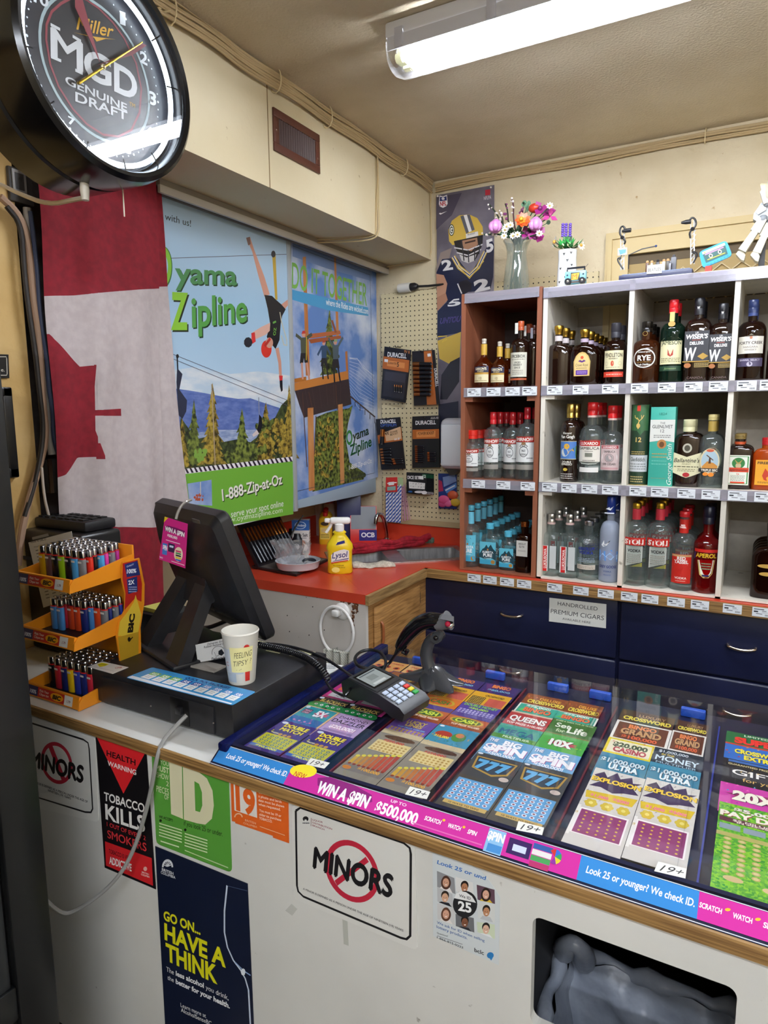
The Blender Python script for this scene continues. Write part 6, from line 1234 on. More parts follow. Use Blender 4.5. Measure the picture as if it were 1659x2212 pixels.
# toy boombox
c_ = g(1125, 1275, -.08); t = thing('toy_boombox', 'small light blue toy boombox leaning before the white jug', 'toy', V((c_.x, yv - .08, zt)), .08); bw = w_ * 225; bh = w_ * 150
MB().box((-bw / 2, -.014, .006), (bw / 2, .014, bh), '#7ac0d8/.35', .003).obj('case', t, world=False)
for s in (-1, 1): MB().lathe([(bh * .22, -.02), (bh * .25, -.012), (bh * .25, -.0)], '#1a1a20/.3', 20, (s * bw * .34, -.006, bh * .26), axis='Y').ball((s * bw * .34, -.026, bh * .26), bh * .1, '#c8c8cc/.2/1', 10, (1, .4, 1)).obj('speaker', t, world=False)
MB().tube([(-bw * .42, 0, bh), (-bw * .42, 0, bh * 1.25), (bw * .42, 0, bh * 1.25), (bw * .42, 0, bh)], .004, '#22242c/.4', 6).obj('handle', t, world=False)
p = Pr(o=(0, -.014, 0), U=(1, 0, 0), N=(0, 0, 1), off=.0008); p.rect(-bw * .22, bh * .32, bw * .22, bh * .88, '#2a3038'); p.poly([(-bw * .18, bh * .36), (bw * .12, bh * .36), (bw * .2, bh * .84), (-bw * .18, bh * .8)], '#e8b83a'); p.tx('M', -.002, bh * .42, bh * .36, '#e87a2a', bold=.04); [p.oval((s * bw * .38, bh * .72), bh * .07, bh * .07, '#1f2a40', 12) for s in (-1, 1)]; p.rect(-bw * .2, bh * .14, bw * .2, bh * .28, '#4a4038'); p.obj('print', t, world=False); MB().tube([(.02, .012, bh), (.045, .012, bh * 1.5)], .0012, '#b8b8bc/.2/1', 5).obj('aerial', t, world=False)
# toy stage
Zs = (1300, 380, 4.621); ys = 2.86; g = lambda x, y, d=0: P(Zs[0] + x / Zs[2], Zs[1] + y / Zs[2], Y=ys + d)
a, b = g(170, 985), g(905, 900); sx0, sx1 = a.x, b.x; zs = zt - .002
t = thing('toy_stage', 'miniature brick toy concert stage on the white shelf top', 'toy', ((sx0 + sx1) / 2, ys, zs)); hh = .03
MB().box((sx0, ys, zs), (sx1, ys + .12, zs + hh), '#20264a/.35', .002).obj('platform', t); MB().box((sx0 + .01, ys + .01, zs + hh), (sx1 - .01, ys + .11, zs + hh + .004), '#8a9ac0/.4').obj('deck', t)
p = Pr('Y', ys - .002, zoom=Zs, off=.002); pts = [p.uv(k) for k in ((455, 895), (602, 880), (598, 970), (448, 980))][::-1]; p.mb.prism([p.o + p.U * u + p.W * v for u, v in pts], p.n * .002, '#e8e6de/.4'); p.text('BEATLES', (462, 958), (588, 946), (464, 924), '#26241f', .01); p.text('THE', (512, 918), (538, 916), (512, 908), '#26241f'); p.obj('name_card', t)
for (x, y0, y1, xo) in ((205, 940, 525, 1), (905, 880, 440, -1)):
    m = MB(); A, B_ = g(x, y0, .05), g(x, y1, .05)
    for s in (-.006, .006): m.tube([A + V((s, 0, 0)), B_ + V((s, 0, 0))], .0022, '#d8d8d8/.3', 6)
    for k in range(9): z = A.z + (B_.z - A.z) * k / 9; m.tube([(A.x - .006, A.y, z), (A.x + .006, A.y, z + (B_.z - A.z) / 9)], .0016, '#c8c8cc/.3', 5)
    m.obj('mast', t); T = B_; k = xo
    MB().tube([g(x + 20 * k, y0 - 260, .045), g(x + 34 * k, y1 + 120, .04), g(x - 30 * xo if xo > 0 else x + 40, y1 + 60, .04), g(x - 20 if xo > 0 else x + 30, y1 - 10, .04), g(x + 10 * k, y1 - 28, .04), g(x + (40 if xo > 0 else -40), y1 + 25, .04)], .0035, '#18181c/.4', 8, smooth=2).obj('cable', t)
    m = MB(); q = g(x + (50 if xo > 0 else -55), y1 + 20, .04); m.lathe([(.004, -.02), (.008, -.004), (.008, .014)], '#1c1c20/.4', 12, q, axis='X'); m.obj('stage_lamp', t)
    m = MB(); q = g(x, y1 + 90, .04); m.ball(q, .008, '#1c1c20/.4', 8); m.obj('clamp', t)
    MB().tube([g(x + 8, y0 - 10, .03), g(x - 60 if xo > 0 else x + 60, y0 - 110, .03), g(x - 10, y0 - 130, .03), g(x + 30 * -xo, y0 - 100, .03)], .003, '#18181c/.4', 8, smooth=2).obj('cable', t)
p = Pr('Y', ys + .04, zoom=Zs, off=.003); pts = [p.uv(k) for k in ((162, 726), (254, 716), (252, 786), (160, 796))][::-1]; p.mb.prism([p.o + p.U * u + p.W * v for u, v in pts], p.n * .003, '#e6e8ec/.4'); p.poly([(170, 740), (246, 732), (240, 770), (182, 790)], '#5a9ad8'); p.obj('screen_board', t)
MB().tube([g(265, 930, .03), g(268, 790, .03), g(400, 730, .03), g(540, 700, .03)], .0022, '#22222a/.4', 6).ball(g(540, 700, .03), .005, '#3a4a7a/.4', 8).obj('boom_stand', t)
m = MB()
for (x, y, c, w) in ((455, 870, '#5a3a24', .012), (500, 870, '#c8c4b8', .008), (560, 860, '#2a2a30', .014), (620, 855, '#b8b8b4', .012), (660, 850, '#3a342c', .012), (720, 810, '#5a5a60', .02), (590, 880, '#d8d4c8', .01), (690, 870, '#8a8a90', .014)): q = g(x, y, .05); m.box((q.x - w / 2, q.y - .006, zs + hh + .004), (q.x + w / 2, q.y + .008, q.z), c + '/.4', .002); m.ball((q.x, q.y, q.z + .004), .006, '#d8a878/.4' if w < .013 else c + '/.4', 8)
m.obj('band_figures', t)
q = [g(*k, .02) for k in ((970, 765), (1245, 648), (1306, 800), (1010, 928))]
t = thing('toy_cassette', 'bright blue toy cassette tape propped up beside the stage', 'toy', V((q[3].x, ys + .02, zs)))
c_ = sum(q, V()) / 4; pts = []
for i in range(4):
    a, b, d = q[i - 1], q[i], q[(i + 1) % 4]; r_ = .014
    for u in range(4): u /= 3; pts.append((b + (a - b).normalized() * r_) * (1 - u) ** 2 + b * 2 * u * (1 - u) + (b + (d - b).normalized() * r_) * u * u)
MB().prism(pts[::-1], (0, -.012, 0), '#2fa0d8/.35').obj('shell', t)
p = Pr('Y', ys + .008, zoom=Zs, off=.001); p.poly([(1000, 762), (1225, 668), (1258, 780), (1040, 868)], '#2a5a58'); p.poly([(1000, 762), (1225, 668), (1232, 692), (1008, 786)], '#eceae2'); p.line([(1030, 788), (1215, 712)], .004, '#d88ad0'); p.line([(1055, 838), (1232, 768)], .003, '#d8c83a'); p.oval((1028, 768), 8, 9, '#e8a83a', 8)
for k in ((1088, 798), (1178, 758)): p.oval(k, 20, 21, '#dcd8c8', 14); p.oval(k, 11, 12, '#2a3a3a', 10)
for k in range(7): p.oval((1060 + 33 * k, 890 - 15 * k), 8, 7, '#2488bc', 8)
p.obj('face', t); a, b = g(1035, 938, .02), g(1100, 915, .02); MB().box((a.x, ys + .0, zs), (b.x, ys + .03, b.z + .004), '#d83a2c/.4').obj('stand', t)
# jointed toy robot at the right edge
g = lambda x, y, d=0: P(Zs[0] + x / Zs[2], Zs[1] + y / Zs[2], Y=ys + .03 + d)
t = thing('toy_robot', 'white jointed toy robot standing at the right edge of the shelf top', 'toy', V((g(1560, 880).x, ys + .03, zs)))
ivory, gr = '#c8c3b2/.35', '#8c9298/.35'
def limb(pts, ws, nm, d=.0, c=ivory):
    for (a, b), w in zip(zip(pts, pts[1:]), ws):
        A, B_ = g(*a, d), g(*b, d); ax = (B_ - A).normalized(); sd = ax.cross(V((0, 1, 0))).normalized() * w; f = V((0, .012, 0))
        MB().hexa([A - sd * .8 - f, A + sd * .8 - f, A + sd * .8 + f, A - sd * .8 + f], [B_ - sd - f, B_ + sd - f, B_ + sd + f, B_ - sd + f], c).ball(A, w * .9, gr, 10).obj(nm, t)
limb([(1610, 430), (1530, 560), (1400, 750)], [.017, .014], 'leg'); limb([(1680, 480), (1620, 610), (1545, 770)], [.017, .014], 'leg', .01)
for x, y in ((1378, 800), (1522, 810)): A = g(x, y); MB().prism([g(x - 40, y - 20), g(x - 20, y - 50), g(x + 30, y - 60), g(x + 55, y - 10), g(x + 40, y + 45), g(x + 10, y + 35)][::-1], (0, .05, 0), ivory).obj('foot', t)
MB().prism([g(1510, 430), g(1515, 380), g(1590, 270), g(1700, 240), (g(1700, 240)) + V((.03, 0, -.09)), g(1660, 440), g(1555, 460)][::-1], (0, .05, 0), '#a4a8ac/.35').obj('torso', t); MB().prism([g(1540, 370), g(1590, 300), g(1640, 290), g(1640, 340), g(1560, 390)][::-1], (0, -.006, 0), '#d8dadc/.35').obj('chest_plate', t)
limb([(1640, 280), (1625, 210), (1615, 150)], [.010, .012], 'arm', -.01)
MB().prism([g(1588, 150, -.02), g(1592, 130, -.02), g(1648, 128, -.02), g(1646, 155, -.02)][::-1], (0, .02, 0), ivory).obj('hand', t)
for k in range(4): A = g(1596 + 15 * k, 132, -.015); B_ = g(1592 + 16 * k, 88, -.015); MB().tube([A, B_], .0032, ivory, 6).ball(B_, .0042, '#e8dcb0/.4', 8).obj('finger', t)
MB().ball(g(1720, 160), .04, ivory, 16, (.9, .9, 1.2)).obj('head', t); a = g(1585, 890); MB().box((a.x - .008, ys + .06, zs), (a.x + .012, ys + .08, g(1600, 560).z), '#1c1a1c/.4').box((a.x - .03, ys + .03, zs), (a.x + .04, ys + .1, zs + .004), '#1c1a1c/.4').obj('display_stand', t)
# ---------------------------------------------------------------- drinks cooler in the left foreground
cl = thing('drinks_cooler', 'black drinks cooler at the left edge in the foreground', 'cooler', (-1.5, .2, 0)); CXF, CYF = -1.15, .705
zk = P(75, 2105, X=CXF).z
MB().box((-1.85, -.35, .0), (CXF - .03, CYF, 1.95), 'cooler_black').obj('cabinet', cl)
m = MB(); m.box((CXF - .03, CYF - .075, 0.0), (CXF, CYF, 1.95), 'cooler_black', .004).box((CXF - .03, -.35, 0), (CXF, -.27, 1.95), 'cooler_black', .004).box((CXF - .03, -.27, 1.85), (CXF, CYF - .075, 1.95), 'cooler_black', .004).box((CXF - .03, -.27, zk - .07), (CXF - .004, CYF - .075, zk), 'cooler_black', .004).box((CXF - .03, -.27, .0), (CXF - .012, CYF - .075, zk - .07), 'cooler_black', .003)
m.obj('door_frame', cl); MB().box((CXF - .024, -.27, zk), (CXF - .018, CYF - .075, 1.85), '#08080a/.06').obj('door_glass', cl)
MB().box((CXF - .016, -.27, zk + .004), (CXF - .008, CYF - .12, zk + .012), '#c8c0a8/.2/1').obj('chrome_strip', cl)
MB().box((CXF - .02, CYF - .105, zk), (CXF - .010, CYF - .082, 1.85), '#26282a/.3', .002).obj('door_gasket', cl)

# ---------------------------------------------------------------- front counter
ct = thing('sales_counter', 'white sales counter with oak edge strip and a bin opening in its front', 'counter', (-.1, 1.25, 0))
CL, CR, CB = -1.858, 1.7, 1.60
MB().box((CL, YF + .004, .936), (-.885, 1.36, TOP), 'white_laminate').box((-.885, YF + .004, .936), (CR, CB, TOP), 'white_laminate').obj('counter_top', ct)
MB().box((CL, YF - .004, .940), (CR, YF + .0035, TOP + .003), 'oak_edge', .0015).obj('oak_edge', ct, label='oak edging strip')
hx0, hx1, hz1, hz0 = -.257, .018, .886, .70; yp0, yp1 = YF + .005, YF + .022
m = MB(); r_ = .014
o_ = [V((CL, yp0, .935)), V((CL, yp0, .1)), V((CR, yp0, .1)), V((CR, yp0, .935))]
hole = []
for cx_, cz_, s0 in ((hx1 - r_, hz1 - r_, 0), (hx0 + r_, hz1 - r_, 1), (hx0 + r_, hz0 + r_, 2), (hx1 - r_, hz0 + r_, 3)):
    for i in range(6): t = (s0 + i / 5) * pi / 2; hole.append(V((cx_ + r_ * math.cos(t), yp0, cz_ + r_ * math.sin(t))))
hole = hole[::-1]; k = 12
hole = hole[k:] + hole[:k]
m.prism(([o_[0] + V((.0003, 0, 0))] + o_[1:] + [o_[0] + V((0, 0, 0))] + hole + [hole[0] + V((0, 0, .0003))])[::1], (0, yp1 - yp0, 0), 'panel_white')
m.obj('front_panel', ct, smooth=0); MB().box((CL, YF + .05, 0), (CR, YF + .07, .10), '#1c1a1a/.6').obj('kick_board', ct)
MB().box((CL, 1.33, .0), (-.9, 1.35, .935), 'panel_white').obj('rear_panel', ct); MB().box((-.9, CB - .02, 0), (CR, CB, .935), '#2a2626/.7').obj('rear_panel', ct)
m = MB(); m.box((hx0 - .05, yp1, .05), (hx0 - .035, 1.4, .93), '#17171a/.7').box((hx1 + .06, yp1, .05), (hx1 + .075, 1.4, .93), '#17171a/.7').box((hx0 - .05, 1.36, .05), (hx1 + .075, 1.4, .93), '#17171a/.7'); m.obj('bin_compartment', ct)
tb = thing('waste_bin', 'dark waste bin with a grey liner behind the counter opening', 'bin', (-.11, 1.1, .06)); bx = (-.285, .09); by = (.95, 1.22); bz = .575
m = MB()
for a, b in (((bx[0], by[0]), (bx[1], by[0] + .006)), ((bx[0], by[1] - .006), (bx[1], by[1])), ((bx[0], by[0]), (bx[0] + .006, by[1])), ((bx[1] - .006, by[0]), (bx[1], by[1]))): m.box((a[0], a[1], .06), (b[0], b[1], bz - .01), '#26282c/.5')
m.obj('bin_body', tb)
def wr(x, y, z, k): return V((x + .006 * math.sin(y * 60 + z * 40 + k), y + .010 * math.sin(x * 38 + z * 55 + k) + .006 * math.sin(x * 90), z + .006 * math.sin(x * 45 + y * 30 + k)))
m = MB(); N_ = 22
def wall(f, k):
    for i in range(N_):
        for j in range(12): m.quad(*[wr(*f(a / N_, b / 12), k) for a, b in ((i, j), (i + 1, j), (i + 1, j + 1), (i, j + 1))], 'bag_grey')
wall(lambda u, v: (bx[0] + .02 + (bx[1] - bx[0] - .04) * u, by[1] - .02 - .10 * v, bz + .012 - .28 * v), 0)
wall(lambda u, v: (bx[0] + .018 + .05 * v, by[1] - .02 - (by[1] - by[0] - .05) * u, bz + .004 - .03 * u - .25 * v), 2); wall(lambda u, v: (bx[1] - .018 - .04 * v, by[0] + .03 + (by[1] - by[0] - .05) * u, bz - .01 - .26 * v), 4)
m.tube([wr(bx[0] - .004 + (bx[1] - bx[0] + .008) * i / 14, by[1] - .01, bz + .012 + .004 * math.sin(i), 1) for i in range(15)], lambda t: .014 + .004 * math.sin(t * 17), 'bag_grey', 10)
m.tube([wr(bx[0] + .004, by[1] - (by[1] - by[0] - .04) * i / 10, bz + .006 - .03 * i / 10, 3) for i in range(11)], lambda t: .014 + .003 * math.sin(t * 13), 'bag_grey', 10)
m.tube([V((bx[0] + .01, by[1] - .03, bz + .02)), V((bx[0] + .02, by[1] - .06, bz + .055)), V((bx[0] + .035, by[1] - .07, bz + .085)), V((bx[0] + .055, by[1] - .06, bz + .06)), V((bx[0] + .05, by[1] - .03, bz + .015))], lambda t: .018 + .004 * math.sin(t * 9), 'bag_grey', 10, smooth=2)
m.obj('bin_liner', tb, label='grey plastic bin liner', smooth=70)

# ---------------------------------------------------------------- signs on the counter front
Z7, Z8 = (50, 1540, 2.812), (600, 1680, 3.19); Y7 = YF + .0045
def minors(z, lab, q, brd, M_, small, ring, gray='#d6d6d1', left=None):
    s = sheet('minors_sign', lab, 'sign', 'Y', Y7, q, gray, z, .0016, .4, r=.012); s.line(brd + [brd[0]], .0045, '#16161a')
    c, rx, ry, sl = ring
    vs = [(c[0] + k * rx * math.cos(t), c[1] + k * ry * math.sin(t) + k * rx * math.cos(t) * sl) for t in [2 * pi * i / 40 for i in range(41)] for k in (1, .82)]
    s.put([s.uv(v) for v in vs], [(2 * i, 2 * i + 1, 2 * i + 3, 2 * i + 2) for i in range(40)], '#b8243c')
    return s
s = minors(Z8, 'larger white no-minors sign in the middle of the counter front', [(100, 180), (945, 430), (968, 1190), (112, 830)], [(128, 225), (160, 203), (870, 445), (912, 480), (920, 520), (916, 1085), (890, 1108), (850, 1098), (180, 815), (145, 780), (136, 740)], 0, 0, ((516, 640), 186, 210, .28))
s.poly([(395, 705), (610, 540), (632, 575), (415, 740)], '#b8243c'); s.text('MINORS', (250, 612), (784, 818), (262, 468), '#121216', .06)
s.text('A MINOR IS DEFINED AS A PERSON UNDER THE AGE OF NINETEEN (19) YEARS', (178, 766), (868, 1056), (179, 752), '#26262a', .01)
s.oval((196, 280), 20, 18, '#1a1a1e', 16); s.oval((196, 292), 9, 9, '#d6d6d1', 10); s.scrib(175, 300, 222, 318, 1, '#4a4a4e'); s.line([(235, 275), (233, 330)], .001, '#7a3a40')
for i, w in enumerate((('LIQUOR', 314, 305), ('DISTRIBUTION', 378, 352), ('BRANCH', 325, 357))): s.text(w[0], (243, 291 + i * 19), (w[1], w[2] + (5 if i == 0 else 4 if i == 1 else 2)), (243, 279 + i * 19), '#8a2f40', .01)
s.fin()
s = minors(Z7, 'smaller shaded no-minors sign at the far left of the counter front', [(10, 35), (440, 150), (462, 662), (20, 560)], [(20, 58), (60, 62), (370, 160), (398, 180), (405, 215), (426, 580), (415, 602), (380, 600), (30, 492)], 0, 0, ((208, 302), 96, 126, .24))
s.poly([(158, 205), (182, 195), (262, 398), (240, 410)], '#b8243c'); s.text('MINORS', (52, 318), (366, 420), (56, 222), '#121216', .06); s.text('A MINOR IS DEFINED AS A PERSON UNDER THE AGE OF', (60, 420), (396, 545), (60, 406), '#26262a', .01); s.text('NINETEEN (19) YEARS', (156, 474), (294, 524), (156, 460), '#26262a', .01); s.fin()
s = sheet('tobacco_warning', 'black and red tobacco health warning sign on the counter front', 'sign', 'Y', Y7, [(442, 135), (750, 228), (808, 1070), (498, 938)], '#121014', Z7, .0012, .35)
s.poly([(448, 142), (748, 234), (612, 488)], '#d6262c'); s.text('HEALTH', (510, 258), (686, 318), (510, 222), '#1a1216', .02); s.text('WARNING', (516, 316), (690, 376), (516, 286), '#ece8e4', .02)
s.text('TOBACCO', (494, 528), (740, 604), (494, 476), '#eceae6', .02); s.text('KILLS', (504, 640), (745, 722), (500, 546), '#eceae6', .025); s.text('1 OUT OF EVERY 2', (512, 684), (748, 772), (511, 658), '#d0343a', .015); s.text('SMOKERS', (516, 756), (752, 840), (514, 706), '#d0343a', .02)
s.poly([(500, 778), (784, 880), (792, 1048), (506, 925)], '#d0262c'); s.text('TOBACCO IS VERY', (524, 848), (658, 898), (524, 822), '#1a1216', .01); s.text('ADDICTIVE', (526, 912), (662, 960), (526, 868), '#ece8e4', .03); s.oval((745, 945), 12, 14, '#e8b0a8', 8); s.text('BRITISH', (724, 968), (768, 984), (724, 958), '#ecd8d4', .01); s.text('COLUMBIA', (720, 982), (772, 1000), (720, 971), '#ecd8d4', .01); s.fin()
s = sheet('id_sign', 'green sign with large cream letters about showing two pieces of identification', 'sign', 'Y', Y7, [(783, 242), (1250, 392), (1270, 970), (812, 792)], '#579a3c', Z7, .0014, .3, r=.012)
s.poly([(890, 292), (968, 318), (974, 642), (902, 612)], '#dcd8b4'); s.poly([(974, 320), (1060, 348), (1120, 396), (1154, 470), (1162, 560), (1150, 640), (1110, 676), (1060, 668), (980, 645)], '#dcd8b4'); s.poly([(1044, 412), (1072, 428), (1090, 480), (1092, 560), (1078, 600), (1050, 592)], '#579a3c')
for t_, y, x0, h, b in (('YOU', 308, 836, 28, 0), ('MUST', 344, 812, 34, .03), ('SHOW', 388, 816, 34, 0), ('2', 440, 872, 30, 0), ('PIECES', 474, 812, 38, 0), ('OF', 520, 862, 30, 0)): s.text(t_, (x0, y - (888 - x0) * .0), (888, y + (888 - x0) * .30), (x0, y - h), '#dfe2c0', b)
s.text('if you look 25 or under.', (980, 680), (1216, 748), (980, 648), '#1a2216', .0); s.text('WE ACCEPT:', (828, 634), (914, 660), (828, 617), '#1a2216', .02); s.oval((838, 652), 8, 9, '#1a2216', 10); s.oval((988, 708), 8, 9, '#1a2216', 10)
for a, b, n, x in ((668, 760, 4, 830), (730, 826, 4, 985)):
    for i in range(5): s.line([(x, a + 18 * i), (x + 138, a + 18 * i + 42)], .0028, '#c8dcae')
s.line([(838, 776), (950, 812)], .003, '#d0e0b8'); s.line([(985, 832), (1248, 938)], .0022, '#c0d6a8'); s.fin()
s = sheet('age_sign', 'orange tobacco age sign under the counter edge', 'sign', 'Y', Y7, [(1262, 400), (1612, 520), (1616, 790), (1520, 756), (1518, 745), (1290, 668), (1290, 660), (1270, 655)], '#de6424', Z7, .001, .35)
s.poly([(1280, 425), (1418, 468), (1424, 636), (1286, 590)], '#e2ded6'); s.text('19', (1296, 580), (1414, 620), (1290, 434), '#dc6224', .045)
for i, t_ in enumerate(('Government ID with', 'a photo and birth', 'date must be shown', 'when requested.')): s.text(t_, (1432, 486 + i * 24), (1432 + (155, 140, 156, 134)[i], 486 + i * 24 + (40, 36, 40, 34)[i]), (1432, 470 + i * 24), '#f2dcc8', .01)
for i, t_ in enumerate(('You must be 19 or', 'older to purchase', 'TOBACCO.')): s.text(t_, (1436, 596 + i * 24), (1436 + (134, 134, 80)[i], 596 + i * 24 + (36, 36, 22)[i]), (1436, 580 + i * 24), '#f2dcc8', .01)
s.ring((1310, 632), 26, 26, .3, '#eab892', 20, pi, 2 * pi); s.text('BRITISH', (1350, 655), (1416, 676), (1350, 642), '#eab892', .01); s.text('COLUMBIA', (1340, 672), (1424, 698), (1340, 660), '#eab892', .01); s.line([(1440, 688), (1592, 742)], .0014, '#eab892'); s.fin()
s = sheet('alcohol_poster', 'tall dark navy alcohol awareness poster with yellow lettering and a wine glass outline', 'poster', 'Y', Y7, [(804, 808), (1365, 1036), (1412, 2110), (865, 1900)], '#131a30', Z7, .0012, .3)
s.ring((880, 935), 34, 48, .3, '#d8dce2', 20, pi, 2 * pi); [s.line([(880, 930), (880 + 26 * math.cos(a), 930 - 36 * math.sin(a))], .002, '#d8dce2') for a in (.3, .8, 1.3, 1.8, 2.3, 2.8)]; s.text('BRITISH', (846, 955), (916, 982), (846, 938), '#d8dce2', .02); s.text('COLUMBIA', (840, 972), (928, 1006), (840, 955), '#d8dce2', .02)
for t_, a, b, c in (('GO ON...', (856, 1252), (1080, 1345), (856, 1196)), ('HAVE A', (862, 1370), (1234, 1542), (860, 1270)), ('THINK', (872, 1496), (1184, 1642), (868, 1390))): s.text(t_, a, b, c, '#dfdc1e', .035)
s.text('The', (872, 1566), (918, 1588), (872, 1536), '#e2e4e6', .0); s.text('less alcohol', (930, 1592), (1100, 1668), (930, 1562), '#eef0f2', .03); s.text('you drink,', (1112, 1676), (1250, 1742), (1112, 1646), '#e2e4e6', .0); s.text('the', (880, 1616), (918, 1634), (880, 1588), '#e2e4e6', .0); s.text('better for your health.', (930, 1640), (1258, 1792), (930, 1610), '#eef0f2', .03)
s.text('Learn more at', (960, 1782), (1114, 1850), (958, 1756), '#e2e4e6', .0); s.text('AlcoholSenseBC.ca', (962, 1812), (1180, 1912), (961, 1786), '#e2e4e6', .0)
s.line([(1242, 1046), (1226, 1200), (1226, 1330), (1244, 1420), (1280, 1500), (1325, 1560), (1352, 1610), (1372, 1680), (1384, 1900), (1392, 2080)], .004, '#c8d4e8'); s.line([(1246, 1048), (1366, 1078)], .0012, '#4a5a78'); s.line([(1290, 1510), (1345, 1565), (1384, 1590)], .003, '#8aa4d0'); s.oval((1340, 1570), 14, 22, '#dfe6f0', 8); s.fin()
s = sheet('age_check_sticker', 'pale sticker with a grid of smiling faces about age checks on the counter front', 'sticker', 'Y', Y7, [(1068, 515), (1290, 575), (1400, 640), (1470, 725), (1532, 820), (1524, 1290), (1072, 1090)], '#c9d0d2', Z8, .0006, .3)
s.text('Look 25 or und', (1098, 590), (1438, 706), (1098, 562), '#2a6ab8', .02, .15)
cells_ = [((1098, 640), (1218, 690), (1226, 800), (1100, 750)), ((1226, 680), (1345, 720), (1355, 840), (1230, 780)), ((1372, 735), (1495, 770), (1498, 868), (1378, 838)), ((1100, 750), (1205, 800), (1212, 895), (1102, 850)), ((1380, 852), (1498, 870), (1498, 1000), (1382, 962)), ((1100, 862), (1220, 905), (1222, 1015), (1102, 972)), ((1226, 935), (1352, 965), (1356, 1065), (1228, 1020)), ((1372, 990), (1496, 1010), (1498, 1110), (1378, 1062))]
sk8 = ('#c89a80', '#b07a58', '#d8a890', '#d0a486', '#b88460', '#cfa088', '#7a4e38', '#d8b098'); hr8 = ('#4a3026', '#1c1614', '#2a1c18', '#2e241e', '#241c18', '#5a3a2a', '#161212', '#1e1a1a'); cl8 = ('#e2dedc', '#22222a', '#d8b83a', '#1e2028', '#b8bcc0', '#dcd8d4', '#2a2c34', '#dfe2e4')
for i, q in enumerate(cells_):
    s.poly(list(q), ('#8a8c90', '#d8d8d6', '#5a4250', '#b8babc', '#cfd2d0', '#c8c8c8', '#6a6c70', '#c8d4b8')[i]); cx_, cy_ = sum(k[0] for k in q) / 4, sum(k[1] for k in q) / 4
    s.poly([(cx_ - 44, q[3][1] + 6), (cx_ - 26, cy_ + 26), (cx_ + 26, cy_ + 36), (cx_ + 46, q[2][1] - 6)], cl8[i]); 
    if i in (0, 2, 5): s.oval((cx_, cy_ + 2), 34, 46, hr8[i])
    s.oval((cx_, cy_ - 16), 27, 32, hr8[i]); s.oval((cx_, cy_), 22, 31, sk8[i]); s.oval((cx_ - 8, cy_ - 4), 3, 2.4, '#2a2020', 6); s.oval((cx_ + 8, cy_ - 1), 3, 2.4, '#2a2020', 6); s.oval((cx_ + 1, cy_ + 15), 8, 3.5, '#f0e8e4', 8)
s.oval((1293, 868), 84, 92, '#1c1e22', 30); s.poly([(1218, 826), (1232, 795), (1262, 778), (1300, 785), (1340, 812), (1368, 858)], '#e4e6e6'); s.text('We ID', (1252, 816), (1332, 838), (1252, 796), '#2a2a30', .01); s.text('25', (1246, 908), (1338, 926), (1244, 842), '#eef0f0', .035)
s.text('We ask for ID when selling', (1098, 1002), (1426, 1130), (1098, 984), '#2a5a9a', .01); s.text('lottery products.', (1096, 1032), (1308, 1112), (1096, 1012), '#2a5a9a', .01); s.text('Questions?', (1098, 1072), (1174, 1096), (1098, 1060), '#3a3c40', .01); s.line([(1100, 1086), (1274, 1146)], .0014, '#8a8c90'); s.text('1-866-815-0222', (1098, 1104), (1280, 1176), (1098, 1090), '#26282c', .02); s.text('bclc', (1356, 1196), (1422, 1220), (1356, 1168), '#1e2024', .02); s.oval((1466, 1222), 24, 22, '#2a78b8', 14); s.poly([(1460, 1240), (1482, 1240), (1472, 1258)], '#2a78b8'); s.fin()
s = sheet('tape_strip', 'small torn clear tape strip left below the middle sign', 'tape', 'Y', Y7, [(444, 935), (478, 945), (488, 1158), (455, 1145)], '#b6b8b0', Z8, .0003, .2); s.fin()
s = sheet('tape_residue', 'diamond-shaped tape mark left of the middle sign', 'tape', 'Y', Y7, [(95, 868), (135, 905), (100, 950), (52, 915)], '#c4c5bf', Z8, .0003, .2); s.fin()

# ---------------------------------------------------------------- lottery ticket display on the counter
Z5, Z6 = (480, 1400, 2.676), (1000, 1460, 2.517)
DX0, DX1, DY0, DY1, DZ = -.905, 1.35, .945, 1.585, .9925
td = thing('ticket_display', 'glass-topped navy lottery ticket display lying along the counter', 'display case', (.2, 1.25, TOP))
MB().box((DX0, DY0 - .035, TOP + .001), (DX1, DY1, TOP + .007), 'navy').obj('tray', td)
acrylic('navy_plastic', '#2a3a8a', .06, .8, .1, .6, '#141c50')
MB().box((DX0, DY0 - .02, TOP + .007), (DX0 + .024, DY1, DZ + .004), 'navy_plastic', .004).obj('side_rail', td)
MB().quad((DX0 + .02, DY0 - .0, DZ + .001), (DX1, DY0 - .0, DZ + .001), (DX1, DY1, DZ + .001), (DX0 + .02, DY1, DZ + .001), 'acrylic').obj('lid', td)
MB().quad((DX0 + .02, DY1, TOP + .006), (DX1, DY1, TOP + .006), (DX1, DY1 + .012, DZ + .016), (DX0 + .02, DY1 + .012, DZ + .016), 'acrylic').obj('rear_panel', td)
cols = (-.882, -.664, -.456, -.242, -.032, .178, .388)
for i, x in enumerate(cols[1:5]):
    MB().quad((x - .006, DY0 + .01, TOP + .007), (x - .006, DY1, TOP + .007), (x - .006, DY1, DZ), (x - .006, DY0 + .01, DZ), 'acrylic').quad((x - .036, DY0 + .01, TOP + .007), (x - .036, DY1, TOP + .007), (x - .036, DY1, DZ), (x - .036, DY0 + .01, DZ), 'acrylic').obj('divider', td)
    MB().box((x - .010, DY0 + .02, TOP + .007), (x - .007, DY1 - .06, TOP + .012), '#8a2030/.4' if i % 2 == 0 or i == 1 else '#2a3a9a/.4').obj('card_edge', td)
for x in (-.79, -.58, -.42, -.32, -.12, .05): MB().box((x, DY1 - .035, TOP + .007), (x + .05, DY1 - .02, DZ - .006), '#2a5ac8/.4', .003).obj('clip', td)
